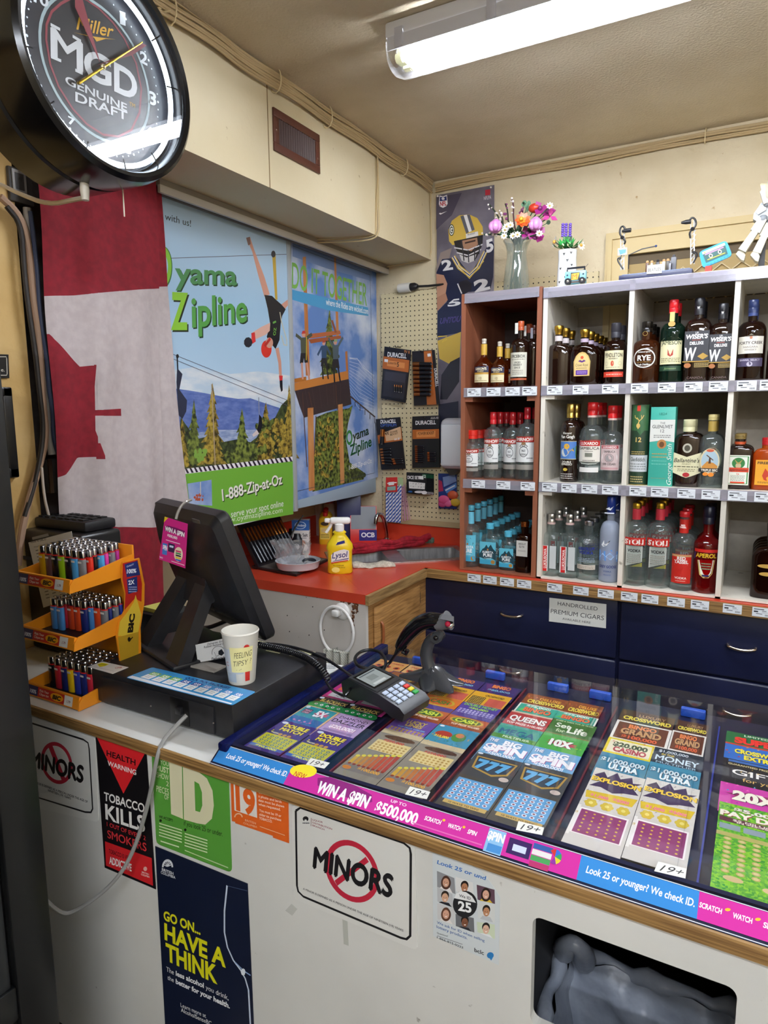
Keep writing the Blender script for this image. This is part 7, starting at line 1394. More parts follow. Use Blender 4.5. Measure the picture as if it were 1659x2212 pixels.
U_, W_ = V((1, 0, 0)), V((0, .040, .0275)).normalized(); O_ = V((0, YF + .001, TOP + .0035)); Ls = .0475
MB().hexa([(DX0, YF + .001, TOP + .001), (DX1, YF + .001, TOP + .001), (DX1, DY0, TOP + .001), (DX0, DY0, TOP + .001)], [(DX0, YF + .001, TOP + .0035), (DX1, YF + .001, TOP + .0035), (DX1, DY0, DZ + .001), (DX0, DY0, DZ + .001)], 'navy').obj('front_bar', td)
p = Pr('G', o=O_, U=U_, N=W_, zoom=Z5, off=.0005, rough=.12); z5 = lambda x, y: ((x - Z5[0]) * Z5[2], (y - Z5[1]) * Z5[2])
def bx_(x0, x1, c, a=.006, b=.042): q = [(x0, a), (x1, a), (x1, b), (x0, b)]; p.put(q, [(0, 1, 2, 3)], c)
ux = lambda x, y: p.uv((x, y))[0]
xb = ux(400, 700); p.z = Z6; x2, x3 = ux(640, 1000), ux(1280, 1240); p.z = Z5
pk = '#c8359a'; bl = '#3a86cc'
bx_(DX0 + .004, xb, bl); bx_(xb, x2, pk); bx_(x2, x3, bl); bx_(x3, DX1, pk); bx_(DX0, DX1, '#dfe4ea', .0425, .0435); bx_(DX0, DX1, '#0c0e1c', .0445, .0475); bx_(DX0, DX1, '#d8dce4', .001, .0022)
def tp(t, xa, xz, v, h, c, bold=.02, shear=0): p.px = False; p.text(t, (xa, v), (xz, v), (xa, v + h), c, bold, shear); p.px = True
tp('Look 25 or younger? We check ID.', ux(35, 612), ux(385, 716), .020, .0105, '#eef2f8', .02, .15)
p.oval((470, 712), 78, 38, '#f0e03a'); tp('NEW', ux(420, 720), ux(492, 735), .026, .010, '#c83a3a', .01, .2)
p.poly([(552, 752), (620, 745), (760, 790), (865, 850), (868, 890), (830, 900), (700, 858), (552, 795)], '#8a2a78'); tp('WIN A $PIN', ux(560, 790), ux(856, 880), .011, .021, '#f4f2f6', .045, .05)
tp('UP TO', ux(975, 885), ux(1068, 905), .033, .005, '#f0d8ec', .02); tp('$500,000', ux(895, 900), ux(1140, 965), .010, .019, '#f4f0f4', .035)
tp('SCRATCH', ux(1174, 975), ux(1270, 1000), .022, .007, '#f6eef4', .03, .15); tp('WATCH', ux(1310, 1015), ux(1386, 1030), .022, .007, '#f6eef4', .03, .15); tp('SPIN', ux(1424, 1045), ux(1478, 1060), .022, .007, '#f6eef4', .03, .15)
for a in ((1282, 996), (1398, 1036)): p.oval(a, 9, 8, '#e8b83a', 8)
bx_(ux(1100, 1010), ux(1510, 1112), '#d86ab0', .0105, .0125)
p.z = Z6; bx_(ux(130, 880), ux(226, 900), '#8ab8dc', .004, .041); tp('$PIN', ux(132, 880), ux(224, 900), .024, .013, '#f4f0f6', .045); bx_(ux(140, 900), ux(218, 915), '#4a8ac8', .006, .018); bx_(ux(250, 900), ux(375, 930), '#3a2a5a', .012, .036); bx_(ux(280, 900), ux(350, 930), '#c8d0e8', .018, .028)
for k, c_ in enumerate(('#b03a6a', '#4a9a5a', '#dcd8d8', '#3a5a9a')): bx_(ux(380, 940), ux(480, 990), c_, .004 + .009 * k, .012 + .009 * k)
for k, c_ in enumerate(('#c83a3a', '#3a6ac8', '#3a9a5a', '#d8c83a', '#8a3a9a')): p.poly([(500, 985)] + [(500 + 38 * math.cos(a), 985 + 42 * math.sin(a)) for a in (-2.2 + k * .9, -1.8 + k * .9, -1.3 + k * .9)], c_)
tp('Look 25 or younger? We check ID.', ux(672, 1045), ux(1262, 1230), .020, .0105, '#eef2f8', .02, .15); tp('SCRATCH', ux(1285, 1245), ux(1410, 1275), .022, .007, '#f6eef4', .03, .15); tp('WATCH', ux(1470, 1290), ux(1576, 1315), .022, .007, '#f6eef4', .03, .15); tp('SPIN', ux(1632, 1340), ux(1720, 1360), .022, .007, '#f6eef4', .03, .15)
for a in ((1440, 1272), (1604, 1325)): p.oval(a, 16, 9, '#e8b83a', 8)
p.obj('front_strip', td, label='blue and pink printed front strip')
for z, q, n_ in ((Z5, [(512, 636), (622, 664), (590, 697), (484, 674)], 'under the yellow double match tickets'), (Z5, [(1086, 800), (1203, 832), (1182, 874), (1057, 846)], 'on the second ticket column'), (Z6, [(302, 790), (441, 826), (431, 866), (288, 838)], 'on the third ticket column'), (Z6, [(1062, 1010), (1217, 1050), (1210, 1102), (1040, 1062)], 'on the purple explosion column')):
    s = sheet('age_label', 'small white handwritten age label ' + n_, 'label', 'Z', DZ + .0012, q, '#e6e6de', z, .0004, .4, 'age labels on the display')
    (a, b, c, d) = q; L = lambda u, v: tuple(d[i] + (c[i] - d[i]) * u + (a[i] - d[i]) * v for i in (0, 1)); s.text('19+', L(.14, .16), L(.86, .16), L(.20, .80), '#1c1c1e', .0, .1); s.fin()

# tickets: column, left edge, width, rear edge y, visible length, print
def ticket(label, x0, w, y1, L, z, base, ops, full=None):
    full = full or L + .03
    p = Pr(o=(x0, y1 - L, z), U=(1, 0, 0), N=(0, 1, 0), off=.0004, step=.00005, rough=.35)
    y0 = max(y1 - full, DY0 + .012)
    p.mb.box((x0, y0, z - .0002), (x0 + w, y1, z + .0003), p.col(base), 0)
    X, Y_ = (lambda a: a * w), (lambda b: b * L)
    for q in ops:
        if q[0] == 'r': p.rect(X(q[1]), Y_(q[2]), X(q[3]), Y_(q[4]), q[5])
        elif q[0] == 'o': p.oval((X(q[1]), Y_(q[2])), X(q[3]), Y_(q[4]), q[5], 20)
        elif q[0] == 't':
            wd = X(q[5]) if len(q) > 5 and q[5] else None; bo = q[7] if len(q) > 7 else .035
            p.tx(q[1], X(q[2]), Y_(q[3]), Y_(q[4]), q[6] if len(q) > 6 else '#ffffff', w=wd, bold=bo, sh=(q[8] if len(q) > 8 else None))
        elif q[0] == 'g':
            _, nx, ny, a, b, c, d, rr, c_ = q[:9]
            for i in range(nx):
                for j in range(ny): p.oval((X(a + (c - a) * (i + .5) / nx), Y_(b + (d - b) * (j + .5) / ny)), X(rr), X(rr) * (q[9] if len(q) > 9 else 1), c_, 8)
        elif q[0] == 'p': p.poly([(X(a), Y_(b)) for a, b in q[1]], q[2])
        elif q[0] == 'x':
            rnd = random.Random(q[6])
            for _ in range(q[5]): a, b = rnd.uniform(q[1], q[3]), rnd.uniform(q[2], q[4]); k = rnd.uniform(.02, .06); p.poly([(X(a), Y_(b)), (X(a + k), Y_(b + k * .4)), (X(a + k * .6), Y_(b) + X(k * 1.1))], rnd.choice(q[7]))
    p.obj('lottery_ticket', label=label, cat='lottery ticket', group='lottery tickets in the display')
def burst(n, c, s, r1=.5, r2=.42, cx_=.5, cy_=.5): return ('p', [(cx_ + (r1 if i % 2 else r2) * math.cos(2 * pi * i / n), cy_ + (r1 if i % 2 else r2) * s * math.sin(2 * pi * i / n)) for i in range(n)], c)
zl = lambda k: .9795 - .0013 * k
dk3 = (.0012, -.0012, '#1a1430')
# column A
xa, w = -.875, .088; xb_ = xa + .092
dm = [('x', 0, .5, 1, 1, 26, 3, ('#7a2a9a', '#5a3ab0', '#a05ac0', '#2a2a7a')), ('r', .04, .04, .96, .5, '#c8c42a'), ('r', .04, .04, .96, .12, '#3a6ab8'), ('t', '$90,000!', .5, .05, .055, .6, '#e8e83a'), ('g', 6, 4, .1, .14, .9, .46, .045, '#1f6a8a'), ('g', 6, 4, .1, .14, .9, .46, .022, '#dcd83a'), ('g', 3, 1, .34, .5, .72, .58, .055, '#c8963a'), ('o', .2, .58, .15, .07, '#2a2a6a'), ('t', '2', .12, .56, .07, .05, '#e8d83a'), ('t', 'PRIZES', .24, .53, .035, .2, '#f0e8c8'), ('t', 'DOUBLE', .55, .80, .11, .68, '#f0e02a', .05, dk3), ('t', 'MATCH', .55, .66, .11, .62, '#f0e02a', .05, dk3), ('o', .14, .92, .09, .04, '#d8e0f0')]
ticket('yellow and purple double match ticket, left of the pair at the display front', xa + .003, w, 1.095, .125, zl(0), '#3f2a7c', dm); ticket('yellow and purple double match ticket, right of the pair at the display front', xb_ + .003, w, 1.095, .125, zl(0), '#3f2a7c', dm)
ticket('teal ticket with 5X lettering in the first column', xa + .002, w + .001, 1.185, .088, zl(1), '#e0b888', [('r', .03, 0, .95, .96, '#2f94a0'), ('r', .03, 0, .95, .36, '#2a6aa8'), ('x', .05, .0, .9, .4, 12, 5, ('#b84aa0', '#3ab0c0', '#c86ab8')), burst(14, '#c84a6a', .6, .24, .16, .66, .66), ('t', '5X', .64, .52, .32, .32, '#f2eef4', .05, dk3), ('r', .1, .55, .34, .8, '#6a3a5a'), ('t', 'TRIPLE', .22, .68, .08, .2, '#e8c0d0', .02), ('t', 'CASH', .22, .57, .08, .18, '#e8c0d0', .02), ('g', 4, 1, .12, .1, .75, .2, .035, '#d87ab8'), ('o', .1, .9, .06, .06, '#d8e8f0')])
ticket('lilac diamond ticket beside the 5X ticket', xb_, w, 1.185, .088, zl(1), '#b494c4', [('r', .03, .0, .97, .97, '#bca0cc'), ('t', 'DIAMOND', .52, .74, .13, .8, '#2c2038', .01), ('t', 'DAZZLER', .5, .50, .19, .92, '#2c2038', .02), ('t', 'TOP PRIZE', .5, .42, .05, .3, '#8a3a8a', .02), ('t', '$20,000!', .5, .22, .16, .7, '#f4eaf4', .05, (.0008, -.0008, '#c83a8a')), ('r', .1, .04, .9, .14, '#9a80b0')])
bj = [('r', 0, 0, 1, .45, '#1c3a2a'), ('o', .25, .22, .3, .3, '#1f9a50'), ('o', .8, .2, .26, .3, '#1f9a50'), ('g', 5, 1, .08, .15, .95, .35, .05, '#dfe6e0'), ('g', 5, 1, .08, .15, .95, .35, .02, '#2a2a2a'), ('t', 'BLACKJACK', .55, .55, .26, .8, '#d8c060', .02), ('t', 'WIN UP TO $5,000', .55, .46, .07, .4, '#e8e4d8', .02), ('o', .1, .85, .07, .09, '#c8d4e8')]
ticket('black and green blackjack ticket, left one', xa, w, 1.243, .056, zl(2), '#17181c', bj); ticket('black and green blackjack ticket beside the card terminal', xb_ - .008, w, 1.243, .056, zl(2), '#17181c', bj)
ticket('pink card game ticket left of the card terminal', xa, w, 1.342, .098, zl(3), '#c8348a', [('r', .12, .1, .9, .42, '#c4c8cc'), ('t', 'CARD', .5, .28, .10, .3, '#4a4a50', .02), ('t', '+CARD', .5, .14, .10, .36, '#4a4a50', .02), ('t', 'BINGO', .55, .52, .22, .8, '#e8742a', .05), ('r', .1, .8, .9, .98, '#d8c83a')])
ticket('pink card game ticket partly under the card terminal', xb_, w, 1.342, .098, zl(3), '#c8348a', [('r', .12, .1, .9, .42, '#c4c8cc'), ('t', 'BINGO', .55, .52, .22, .8, '#e8742a', .05)])
ticket('purple and yellow bingo ticket behind the pink one', xa, w, 1.382, .04, zl(4), '#6a3a9a', [('r', .1, .0, .95, .7, '#d0c83a'), ('g', 6, 2, .15, .05, .9, .6, .045, '#4a8a3a')])
ticket('teal lucky ticket behind the card terminal', xa, w * 1.4, 1.43, .047, zl(5), '#1f8aa0', [('t', 'LUCKY', .5, .2, .4, .6, '#eef4f4', .05), ('x', 0, 0, 1, 1, 12, 9, ('#3ab8c0', '#176a8a'))])
ticket('orange fruit picture ticket at the rear left of the display', xa, w, 1.53, .098, zl(6), '#d8a05a', [('t', 'Superstars', .5, .82, .10, .8, '#b84a3a', .03), ('g', 3, 2, .05, .08, .95, .75, .11, '#c8502e'), ('g', 3, 2, .05, .08, .95, .75, .06, '#3a2418')])
ticket('orange fruit picture ticket beside the scanner stand', xb_, w, 1.53, .098, zl(6), '#e0b070', [('t', 'Superstars', .5, .82, .10, .8, '#b84a3a', .03), ('g', 3, 2, .05, .08, .95, .75, .11, '#c84a3a'), ('g', 3, 2, .05, .08, .95, .75, .06, '#3a2a1c')])
ticket('purple car picture ticket under the scanner stand', xb_ - .02, w, 1.47, .05, zl(5), '#4a2a6a', [('r', .04, .0, .96, .92, '#9a5a2a'), ('p', [(.3, .3), (.5, .7), (.8, .6), (.85, .3)], '#d84a3a'), ('g', 4, 1, .1, .05, .9, .25, .06, '#d8b04a')])
# column B
xa, w = -.660, .092; xb_ = xa + .094
ch_ = [('r', 0, .9, 1, 1, '#c8b894'), ('r', .03, .02, .97, .14, '#7a7470'), ('o', .14, .07, .1, .035, '#c87a2a'), ('t', '$100,000', .62, .08, .05, .5, '#d8a03a', .04), ('r', .12, .5, .95, .74, '#dcc88a'), ('g', 8, 4, .15, .5, .92, .7, .03, '#b08a3a'), ('t', '$250,000', .5, .73, .045, .5, '#c83a2a', .03), ('o', .55, .84, .38, .05, '#4a2a1c'), ('x', .2, .8, .9, .88, 20, 6, ('#5a3424', '#6a4030', '#3a2016'))] + [q for i in range(8) for q in (('r', .06 + .112 * i, .16, .15 + .112 * i, .30 + .028 * i, ('#c8a03a', '#c0903a', '#b8803a', '#b8703a', '#b8603a', '#b8503a', '#b84a3a', '#a8403a')[i]), ('o', .105 + .112 * i, .32 + .028 * i, .05, .024, '#d8cc4a'), ('o', .105 + .112 * i, .15, .04, .018, '#8a3020'))]
ticket('tall ticket with stepped red and gold columns, left of the pair', xa + .002, w, 1.166, .185, zl(0), '#8a8478', ch_); ticket('tall ticket with stepped red and gold columns, right of the pair', xb_ + .002, w, 1.16, .18, zl(0) + .0004, '#8a8478', ch_)
ticket('purple lucky lines ticket before the card terminal', xa, w, 1.238, .072, zl(1), '#6a4a9a', [('t', 'LUCKY', .55, .66, .2, .5, '#d8c04a', .03), ('t', 'LINES', .55, .46, .18, .42, '#d8c04a', .03), ('t', 'TOP PRIZE $150,000', .55, .32, .07, .7, '#7ac8e8', .03), ('r', .04, .02, .96, .28, '#8a6ab8'), ('g', 9, 2, .06, .03, .95, .27, .035, '#c8a83a')])
ticket('blue tropical scene ticket beside the lucky lines ticket', xb_, w, 1.242, .08, zl(1), '#3a90b0', [('x', 0, .0, 1, .5, 22, 4, ('#2a7a3a', '#d8963a', '#4aa04a')), ('o', .3, .5, .2, .18, '#b03a2a'), ('t', '$15,000', .3, .3, .12, .35, '#f0e04a', .04), ('o', .66, .5, .16, .24, '#4a8a3a'), ('o', .66, .6, .1, .12, '#c87a4a'), ('o', .1, .92, .06, .05, '#e0ecf4')])
cs = [('r', 0, 0, 1, .35, '#9a4a2a'), ('x', 0, 0, 1, .35, 30, 2, ('#b86a3a', '#7a3020', '#c8863a')), ('o', .5, .5, .42, .22, '#c8a03a'), ('o', .5, .5, .36, .17, '#3a6a3a'), ('t', 'CASH', .5, .4, .2, .56, '#d0e04a', .05, dk3), ('t', 'TOP PRIZE $50,000!', .55, .18, .1, .7, '#f2e4d0', .03), ('r', 0, .74, 1, 1, '#4a3a8a')]
ticket('orange cash ticket right of the card terminal', xa, w, 1.322, .083, zl(2), '#b85a3a', cs); ticket('orange cash ticket below the purple dotted one', xb_, w, 1.318, .076, zl(2), '#b85a3a', cs)
ticket('orange and gold cash ticket left of the scanner foot', xa, w, 1.375, .055, zl(3), '#d8702a', [('o', .5, .5, .4, .4, '#c8a83a'), ('o', .5, .5, .33, .3, '#d8602a'), ('t', 'CASH', .5, .36, .3, .5, '#3a7a3a', .05)])
ticket('purple dotted ticket with fifty thousand prize', xb_, w, 1.375, .058, zl(3), '#4a3a9a', [('g', 10, 3, .05, .0, .95, .45, .035, '#b8b0d8'), ('t', '$50,000', .5, .52, .16, .5, '#a8d83a', .04), ('t', 'DOUBLE MONEY', .5, .76, .2, .85, '#8ad83a', .04)])
for k, x in enumerate((xa, xb_)):
    ticket('yellow crossword ticket ' + ('under the scanner foot', 'right of the scanner foot')[k], x, w, 1.45, .072, zl(4), '#e0a82a', [('r', .05, .02, .42, .6, '#3a3020'), ('g', 7, 5, .06, .04, .41, .58, .022, '#e8c04a'), ('r', .5, .02, .96, .6, '#c85a4a'), ('t', 'CROSSWORD', .6, .7, .14, .5, '#2a2a1c', .03)])
    ticket(('dark purple bingo ticket behind the scanner foot', 'dark purple bingo ticket at the rear of the second column')[k], x + .004, w, 1.51, .058, zl(5), '#3a2a6a', [('t', 'BINGO', .5, .62, .3, .5, '#e8843a', .05), ('t', '$60,000', .5, .3, .16, .6, '#7ac0d8', .03), ('x', 0, 0, 1, .3, 14, k + 3, ('#4a8a3a', '#2a4a8a', '#8a3a8a'))])
# column C
xa, w = -.452, .092; xb_ = xa + .093
sv = [('r', 0, .52, 1, 1, '#3c4044'), ('r', .04, .06, .96, .46, '#5a9ed0'), ('g', 6, 6, .08, .08, .92, .44, .05, '#cfe0ee'), ('g', 6, 6, .08, .08, .92, .44, .026, '#8a3a4a'), ('r', .1, .0, .94, .06, '#c8a860'), ('t', '10 WAYS TO WIN!', .5, .015, .026, .6, '#4a3420', .02), ('p', [(.06, .92), (.94, .92), (.88, .68), (.6, .6), (.12, .68)], '#b08c3c'), ('p', [(.1, .90), (.9, .90), (.84, .70), (.58, .63), (.16, .70)], '#2c3c4c'), ('t', '777', .5, .70, .17, .7, '#5aa8d8', .06, dk3), ('o', .86, .6, .1, .04, '#c8b8b0'), ('o', .08, .98, .06, .016, '#dfe4ea')]
ticket('blue and gold triple seven ticket, left of the pair', xa + .003, w, 1.166, .19, zl(0), '#46423c', sv); ticket('blue and gold triple seven ticket, right of the pair', xb_ + .003, w, 1.168, .186, zl(0), '#46423c', sv)
bs = [('x', 0, .0, 1, 1, 12, 8, ('#8ab8d8', '#5a90c0', '#c8dce8')), ('t', 'THE', .14, .74, .16, .2, '#f4f4f8', .04, (.001, -.001, '#2a4a8a')), ('t', 'BIG', .58, .64, .26, .4, '#f4f4f8', .05, (.001, -.001, '#2a4a8a')), ('t', '$PIN', .5, .25, .36, .9, '#f6f4f8', .06, (.0014, -.0014, '#a83a8a')), ('t', '$500,000!', .5, .06, .15, .6, '#eef2f8', .03)]
ticket('pale blue big spin ticket in the third column, left one', xa + .001, w, 1.243, .078, zl(1), '#6aa6d0', bs); ticket('pale blue big spin ticket in the third column, right one', xb_ + .001, w, 1.243, .076, zl(1), '#6aa6d0', bs)
ticket('teal mega ticket in the third column', xa, w, 1.312, .07, zl(2), '#3a9a8a', [('r', 0, .0, 1, .3, '#4a8a3a'), ('x', 0, 0, 1, 1, 16, 1, ('#2a8a9a', '#5ab06a', '#8ac04a')), ('t', 'MEGA', .5, .36, .34, .8, '#2a6a8a', .06, (.001, -.001, '#9ad8d8')), ('t', 'MULTIPLIER', .55, .14, .13, .6, '#d8e8d0', .03)])
ticket('green 10X ticket in the third column', xb_, w, 1.314, .07, zl(2), '#4aa84a', [('x', .1, 0, 1, 1, 14, 2, ('#d8c83a', '#c83a6a', '#2a8a4a', '#8ad83a')), burst(16, '#b83a4a', .6, .36, .24), ('t', '10X', .48, .32, .38, .5, '#eef2ea', .06, dk3)])
ticket('red queens ticket in the third column', xa, w, 1.385, .073, zl(3), '#b03a3a', [('r', .0, .9, 1, 1, '#d8b8a0'), ('t', 'QUEENS', .5, .38, .34, .86, '#f4f0ea', .04, dk3), ('t', 'TOP PRIZE $100,000', .5, .14, .12, .86, '#f2e4dc', .03)])
ticket('dark green set for life ticket in the third column', xb_, w, 1.39, .076, zl(3), '#3f7030', [('t', 'Set', .3, .5, .28, .34, '#e8ecdc', .02), ('t', 'for', .3, .22, .2, .2, '#c8dcb0', .02), ('t', 'Life', .66, .28, .38, .44, '#e8ecdc', .03), ('t', '$1000 A WEEK FOR 25 YEARS', .5, .88, .08, .86, '#c8dcb0', .02), ('r', 0, 0, 1, .1, '#7a7a3a')])
bn = [('r', .04, 0, .96, .94, '#3aa890'), ('t', '$75,000!', .5, .72, .18, .6, '#e8f0e0', .03), ('p', [(.05, .2), (.25, .7), (.3, .2)], '#5ac060'), ('t', 'BINGO', .52, .22, .42, .66, '#e8744a', .05, dk3)]
ticket('teal bingo ticket with white border, left one', xa + .002, w, 1.436, .05, zl(4), '#e6e6dc', bn); ticket('teal bingo ticket with white border, right one', xb_ - .006, w, 1.434, .043, zl(4), '#e6e6dc', bn)
cwd = [('t', 'DELUXE', .6, .58, .2, .5, '#e8a83a', .03), ('t', 'CROSSWORD', .54, .22, .28, .86, '#e8d04a', .05, dk3), ('x', .0, .5, .4, 1, 10, 7, ('#d86a3a', '#c84a2a', '#8a3a1c'))]
ticket('brown deluxe crossword ticket at the rear, left one', xa + .002, w + .006, 1.498, .063, zl(5), '#8a4a24', cwd); ticket('brown deluxe crossword ticket at the rear, right one', xb_ + .006, w - .014, 1.502, .07, zl(5), '#8a4a24', cwd)
# column D
xa, w = -.236, .088; xb_ = xa + .089
ex = [('r', 0, .42, 1, 1, '#d2cdc6'), ('x', 0, .36, 1, .98, 40, 11, ('#8a8290', '#3a2650', '#f0ece4', '#c8a83a')), ('p', [(.04, .88), (.2, .96), (.3, .88), (.45, .99), (.55, .9), (.75, .97), (.8, .88), (.97, .9), (.8, .82), (.97, .72), (.7, .7), (.5, .66), (.25, .71), (.03, .7), (.2, .8)], '#3a2650'), ('t', 'EXPLOSION', .5, .795, .065, .96, '#eec83a', .05, dk3), ('p', [(.02, .62), (.98, .66), (.92, .54), (.06, .52)], '#d8b82a'), ('t', '$1,000', .3, .55, .04, .34, '#e86aa0', .03), ('t', '$500!', .7, .56, .04, .3, '#e86aa0', .03)] + [q for cx_ in (.2, .5, .8) for q in [('o', cx_ + .07 * math.cos(a), .455 + .034 * math.sin(a), .055, .026, '#d2b83c') for a in (0, 1.05, 2.1, 3.15, 4.2, 5.25)] + [('o', cx_, .455, .04, .02, '#e8d878')]] + [('r', .06, .03, .94, .37, '#eee6e6'), ('r', .09, .04, .91, .35, '#8a2f6a'), ('g', 5, 6, .12, .05, .88, .34, .024, '#d8b03c'), ('r', 0, .0, .06, .4, '#e6e2dc'), ('t', '19', .03, .28, .03, .04, '#c8a83a', .03)]
ticket('purple and gold explosion ticket, left of the pair', xa + .003, w, 1.215, .225, zl(0), '#cfcac4', ex); ticket('purple and gold explosion ticket, right of the pair', xb_ + .003, w, 1.222, .222, zl(0) + .0004, '#cfcac4', ex)
ul = [('r', 0, .8, 1, 1, '#3a8aa8'), ('t', '$1,000,000', .5, .5, .24, .9, '#cfe0e6', .03, dk3), ('t', 'ULTRA', .55, .18, .28, .6, '#e4eef0', .05, dk3), ('x', 0, 0, 1, .3, 10, 3, ('#1f6a8a', '#5ab0c8'))]
ticket('blue million ultra ticket in the fourth column, left one', xa, w, 1.285, .072, zl(1), '#2a7a9a', ul); ticket('blue million ultra ticket in the fourth column, right one', xb_, w, 1.289, .07, zl(1), '#2a7a9a', ul)
ticket('yellow casino ticket in the fourth column', xa, w, 1.356, .07, zl(2), '#e6d02a', [('r', .06, .12, .96, .9, '#e8e0c0'), ('x', 0, .0, 1, 1, 24, 5, ('#2a2a24', '#c83a3a', '#e8d83a')), ('t', '$20,000', .52, .52, .26, .74, '#3a4a24', .05, (.0008, -.0008, '#e8f0c0')), ('t', 'CASINO', .54, .2, .28, .7, '#b02a3a', .05, (.0008, -.0008, '#f0e8d0'))])
ticket('navy money multiplier ticket in the fourth column', xb_, w, 1.356, .07, zl(2), '#1c2a3a', [('t', '$1,000,000', .4, .76, .15, .6, '#c8d4dc', .02), ('t', 'IN THE', .3, .60, .1, .26, '#d8c04a', .03), ('t', 'MONEY', .5, .28, .3, .86, '#d0e4ec', .03, dk3), ('t', 'MULTIPLIER', .5, .1, .12, .8, '#9ab8c8', .02)])
bg = [('r', .05, .05, .95, .93, '#6a3a2a'), ('x', .05, .05, .9, .5, 14, 6, ('#8a4a3a', '#5a2a4a', '#a86a3a')), ('t', 'BINGO', .5, .66, .2, .5, '#e8844a', .05, dk3), ('t', 'GRAND', .5, .34, .28, .72, '#c89a6a', .05, dk3), ('t', '$100,000', .5, .12, .16, .62, '#d8603a', .04)]
ticket('brown bingo grand ticket with white border, left one', xa, w + .022, 1.448, .09, zl(3), '#e6e2da', bg); ticket('brown bingo grand ticket with white border, right one', xb_ + .022, w - .024, 1.452, .092, zl(3), '#e6e2da', bg)
lx = [('t', 'LUXURY', .6, .56, .22, .5, '#b08a5a', .02), ('t', 'CROSSWORD', .52, .2, .28, .88, '#e0cc4a', .05, dk3)]
ticket('dark brown luxury crossword ticket, left one', xa, w + .022, 1.512, .062, zl(4), '#4a2c20', lx); ticket('dark brown luxury crossword ticket, right one', xb_ + .025, w - .026, 1.512, .058, zl(4), '#4a2c20', lx)
# column E
xa, w = -.026, .11
m_, n_, l_, b_ = newmat('foil_green'); MATS['foil_green'] = m_
vo = n_.new('ShaderNodeTexVoronoi'); vo.inputs['Scale'].default_value = 260; gg = n_.new('ShaderNodeNewGeometry'); l_.new(gg.outputs[0], vo.inputs[0]); rr_ = n_.new('ShaderNodeValToRGB'); rr_.color_ramp.elements[0].color = hexc('#2a9a3a'); rr_.color_ramp.elements[1].color = hexc('#9ae03a'); sp_ = n_.new('ShaderNodeSeparateColor'); l_.new(vo.outputs[1], sp_.inputs[0]); l_.new(sp_.outputs[0], rr_.inputs[0]); l_.new(rr_.outputs[0], b_.inputs[0]); sp(b_, Roughness=.25, Metallic=.3)
pd = [('t', '$5,000', .5, .91, .045, .6, '#e8e4dc', .04, (.001, -.001, '#7a2a3a')), ('t', 'PAY DAY', .5, .82, .07, .96, '#f0e8d8', .05, (.0014, -.0014, '#8a2a3a')), ('r', .02, .74, 1, .80, '#5a2a3a'), ('t', '$5 MILLION', .5, .765, .026, .6, '#e8dcd0', .03), ('t', 'IN $25-$500', .5, .745, .022, .5, '#e8dcd0', .03), ('r', .03, .64, .3, .71, '#8a9aa4'), ('r', .34, .64, .62, .71, '#8a9aa4'), ('r', .66, .64, .96, .71, '#8a9aa4'), ('r', .0, .55, 1, .60, '#b0a860'), ('g', 5, 8, .06, .12, .96, .55, .055, '#b8a060', .8), ('g', 5, 8, .06, .12, .96, .55, .035, '#cfc088', .8), ('o', .25, .08, .12, .03, '#c8b080'), ('o', .7, .06, .12, .03, '#c8b080'), ('t', '$100', .8, .02, .03, .3, '#e8d8c0', .03)]
ticket('glittering green pay day ticket at the right edge, front', xa + .002, w, 1.203, .225, zl(0), 'foil_green', pd)
ticket('magenta 20X ticket at the right edge', xa, w, 1.276, .073, zl(1), '#c83aa0', [('x', 0, 0, 1, 1, 16, 4, ('#7a2a9a', '#e86ab8', '#3a9ac8')), burst(18, '#8a2a5a', .6, .42, .3), ('t', '20X', .5, .28, .42, .64, '#f0ecd8', .06, dk3)])
ticket('black gift for you ticket at the right edge', xa, w, 1.375, .098, zl(2), '#17161c', [('r', .08, .88, .96, .97, '#3a6ab0'), ('t', 'GUARANTEED PRIZE $5 TO', .5, .76, .07, .84, '#d8c890', .02), ('t', 'GIFT', .5, .40, .22, .7, '#eeeae4', .01), ('t', 'for you', .56, .18, .14, .5, '#d8b060', .0), ('x', .05, .5, .95, .7, 10, 2, ('#d8b04a', '#e8e0c0'))])
ticket('blue crossword extra ticket at the right edge', xa, w, 1.442, .067, zl(3), '#2a6ac0', [('t', 'CROSSWORD', .56, .5, .26, .8, '#f0e03a', .05, dk3), ('t', 'EXTRA', .56, .16, .26, .5, '#f0e03a', .05, dk3), ('x', 0, .0, 1, 1, 14, 9, ('#c83a3a', '#3ab0e8', '#e8a83a'))])
ticket('red and green super ticket at the right rear', xa, w, 1.505, .063, zl(4), '#1f6a3a', [('t', 'LIMITED', .5, .78, .14, .4, '#e0e8d0', .02), ('t', 'SUPER', .54, .24, .42, .8, '#e8322a', .06, dk3), ('r', 0, 0, 1, .14, '#c83a2a')])
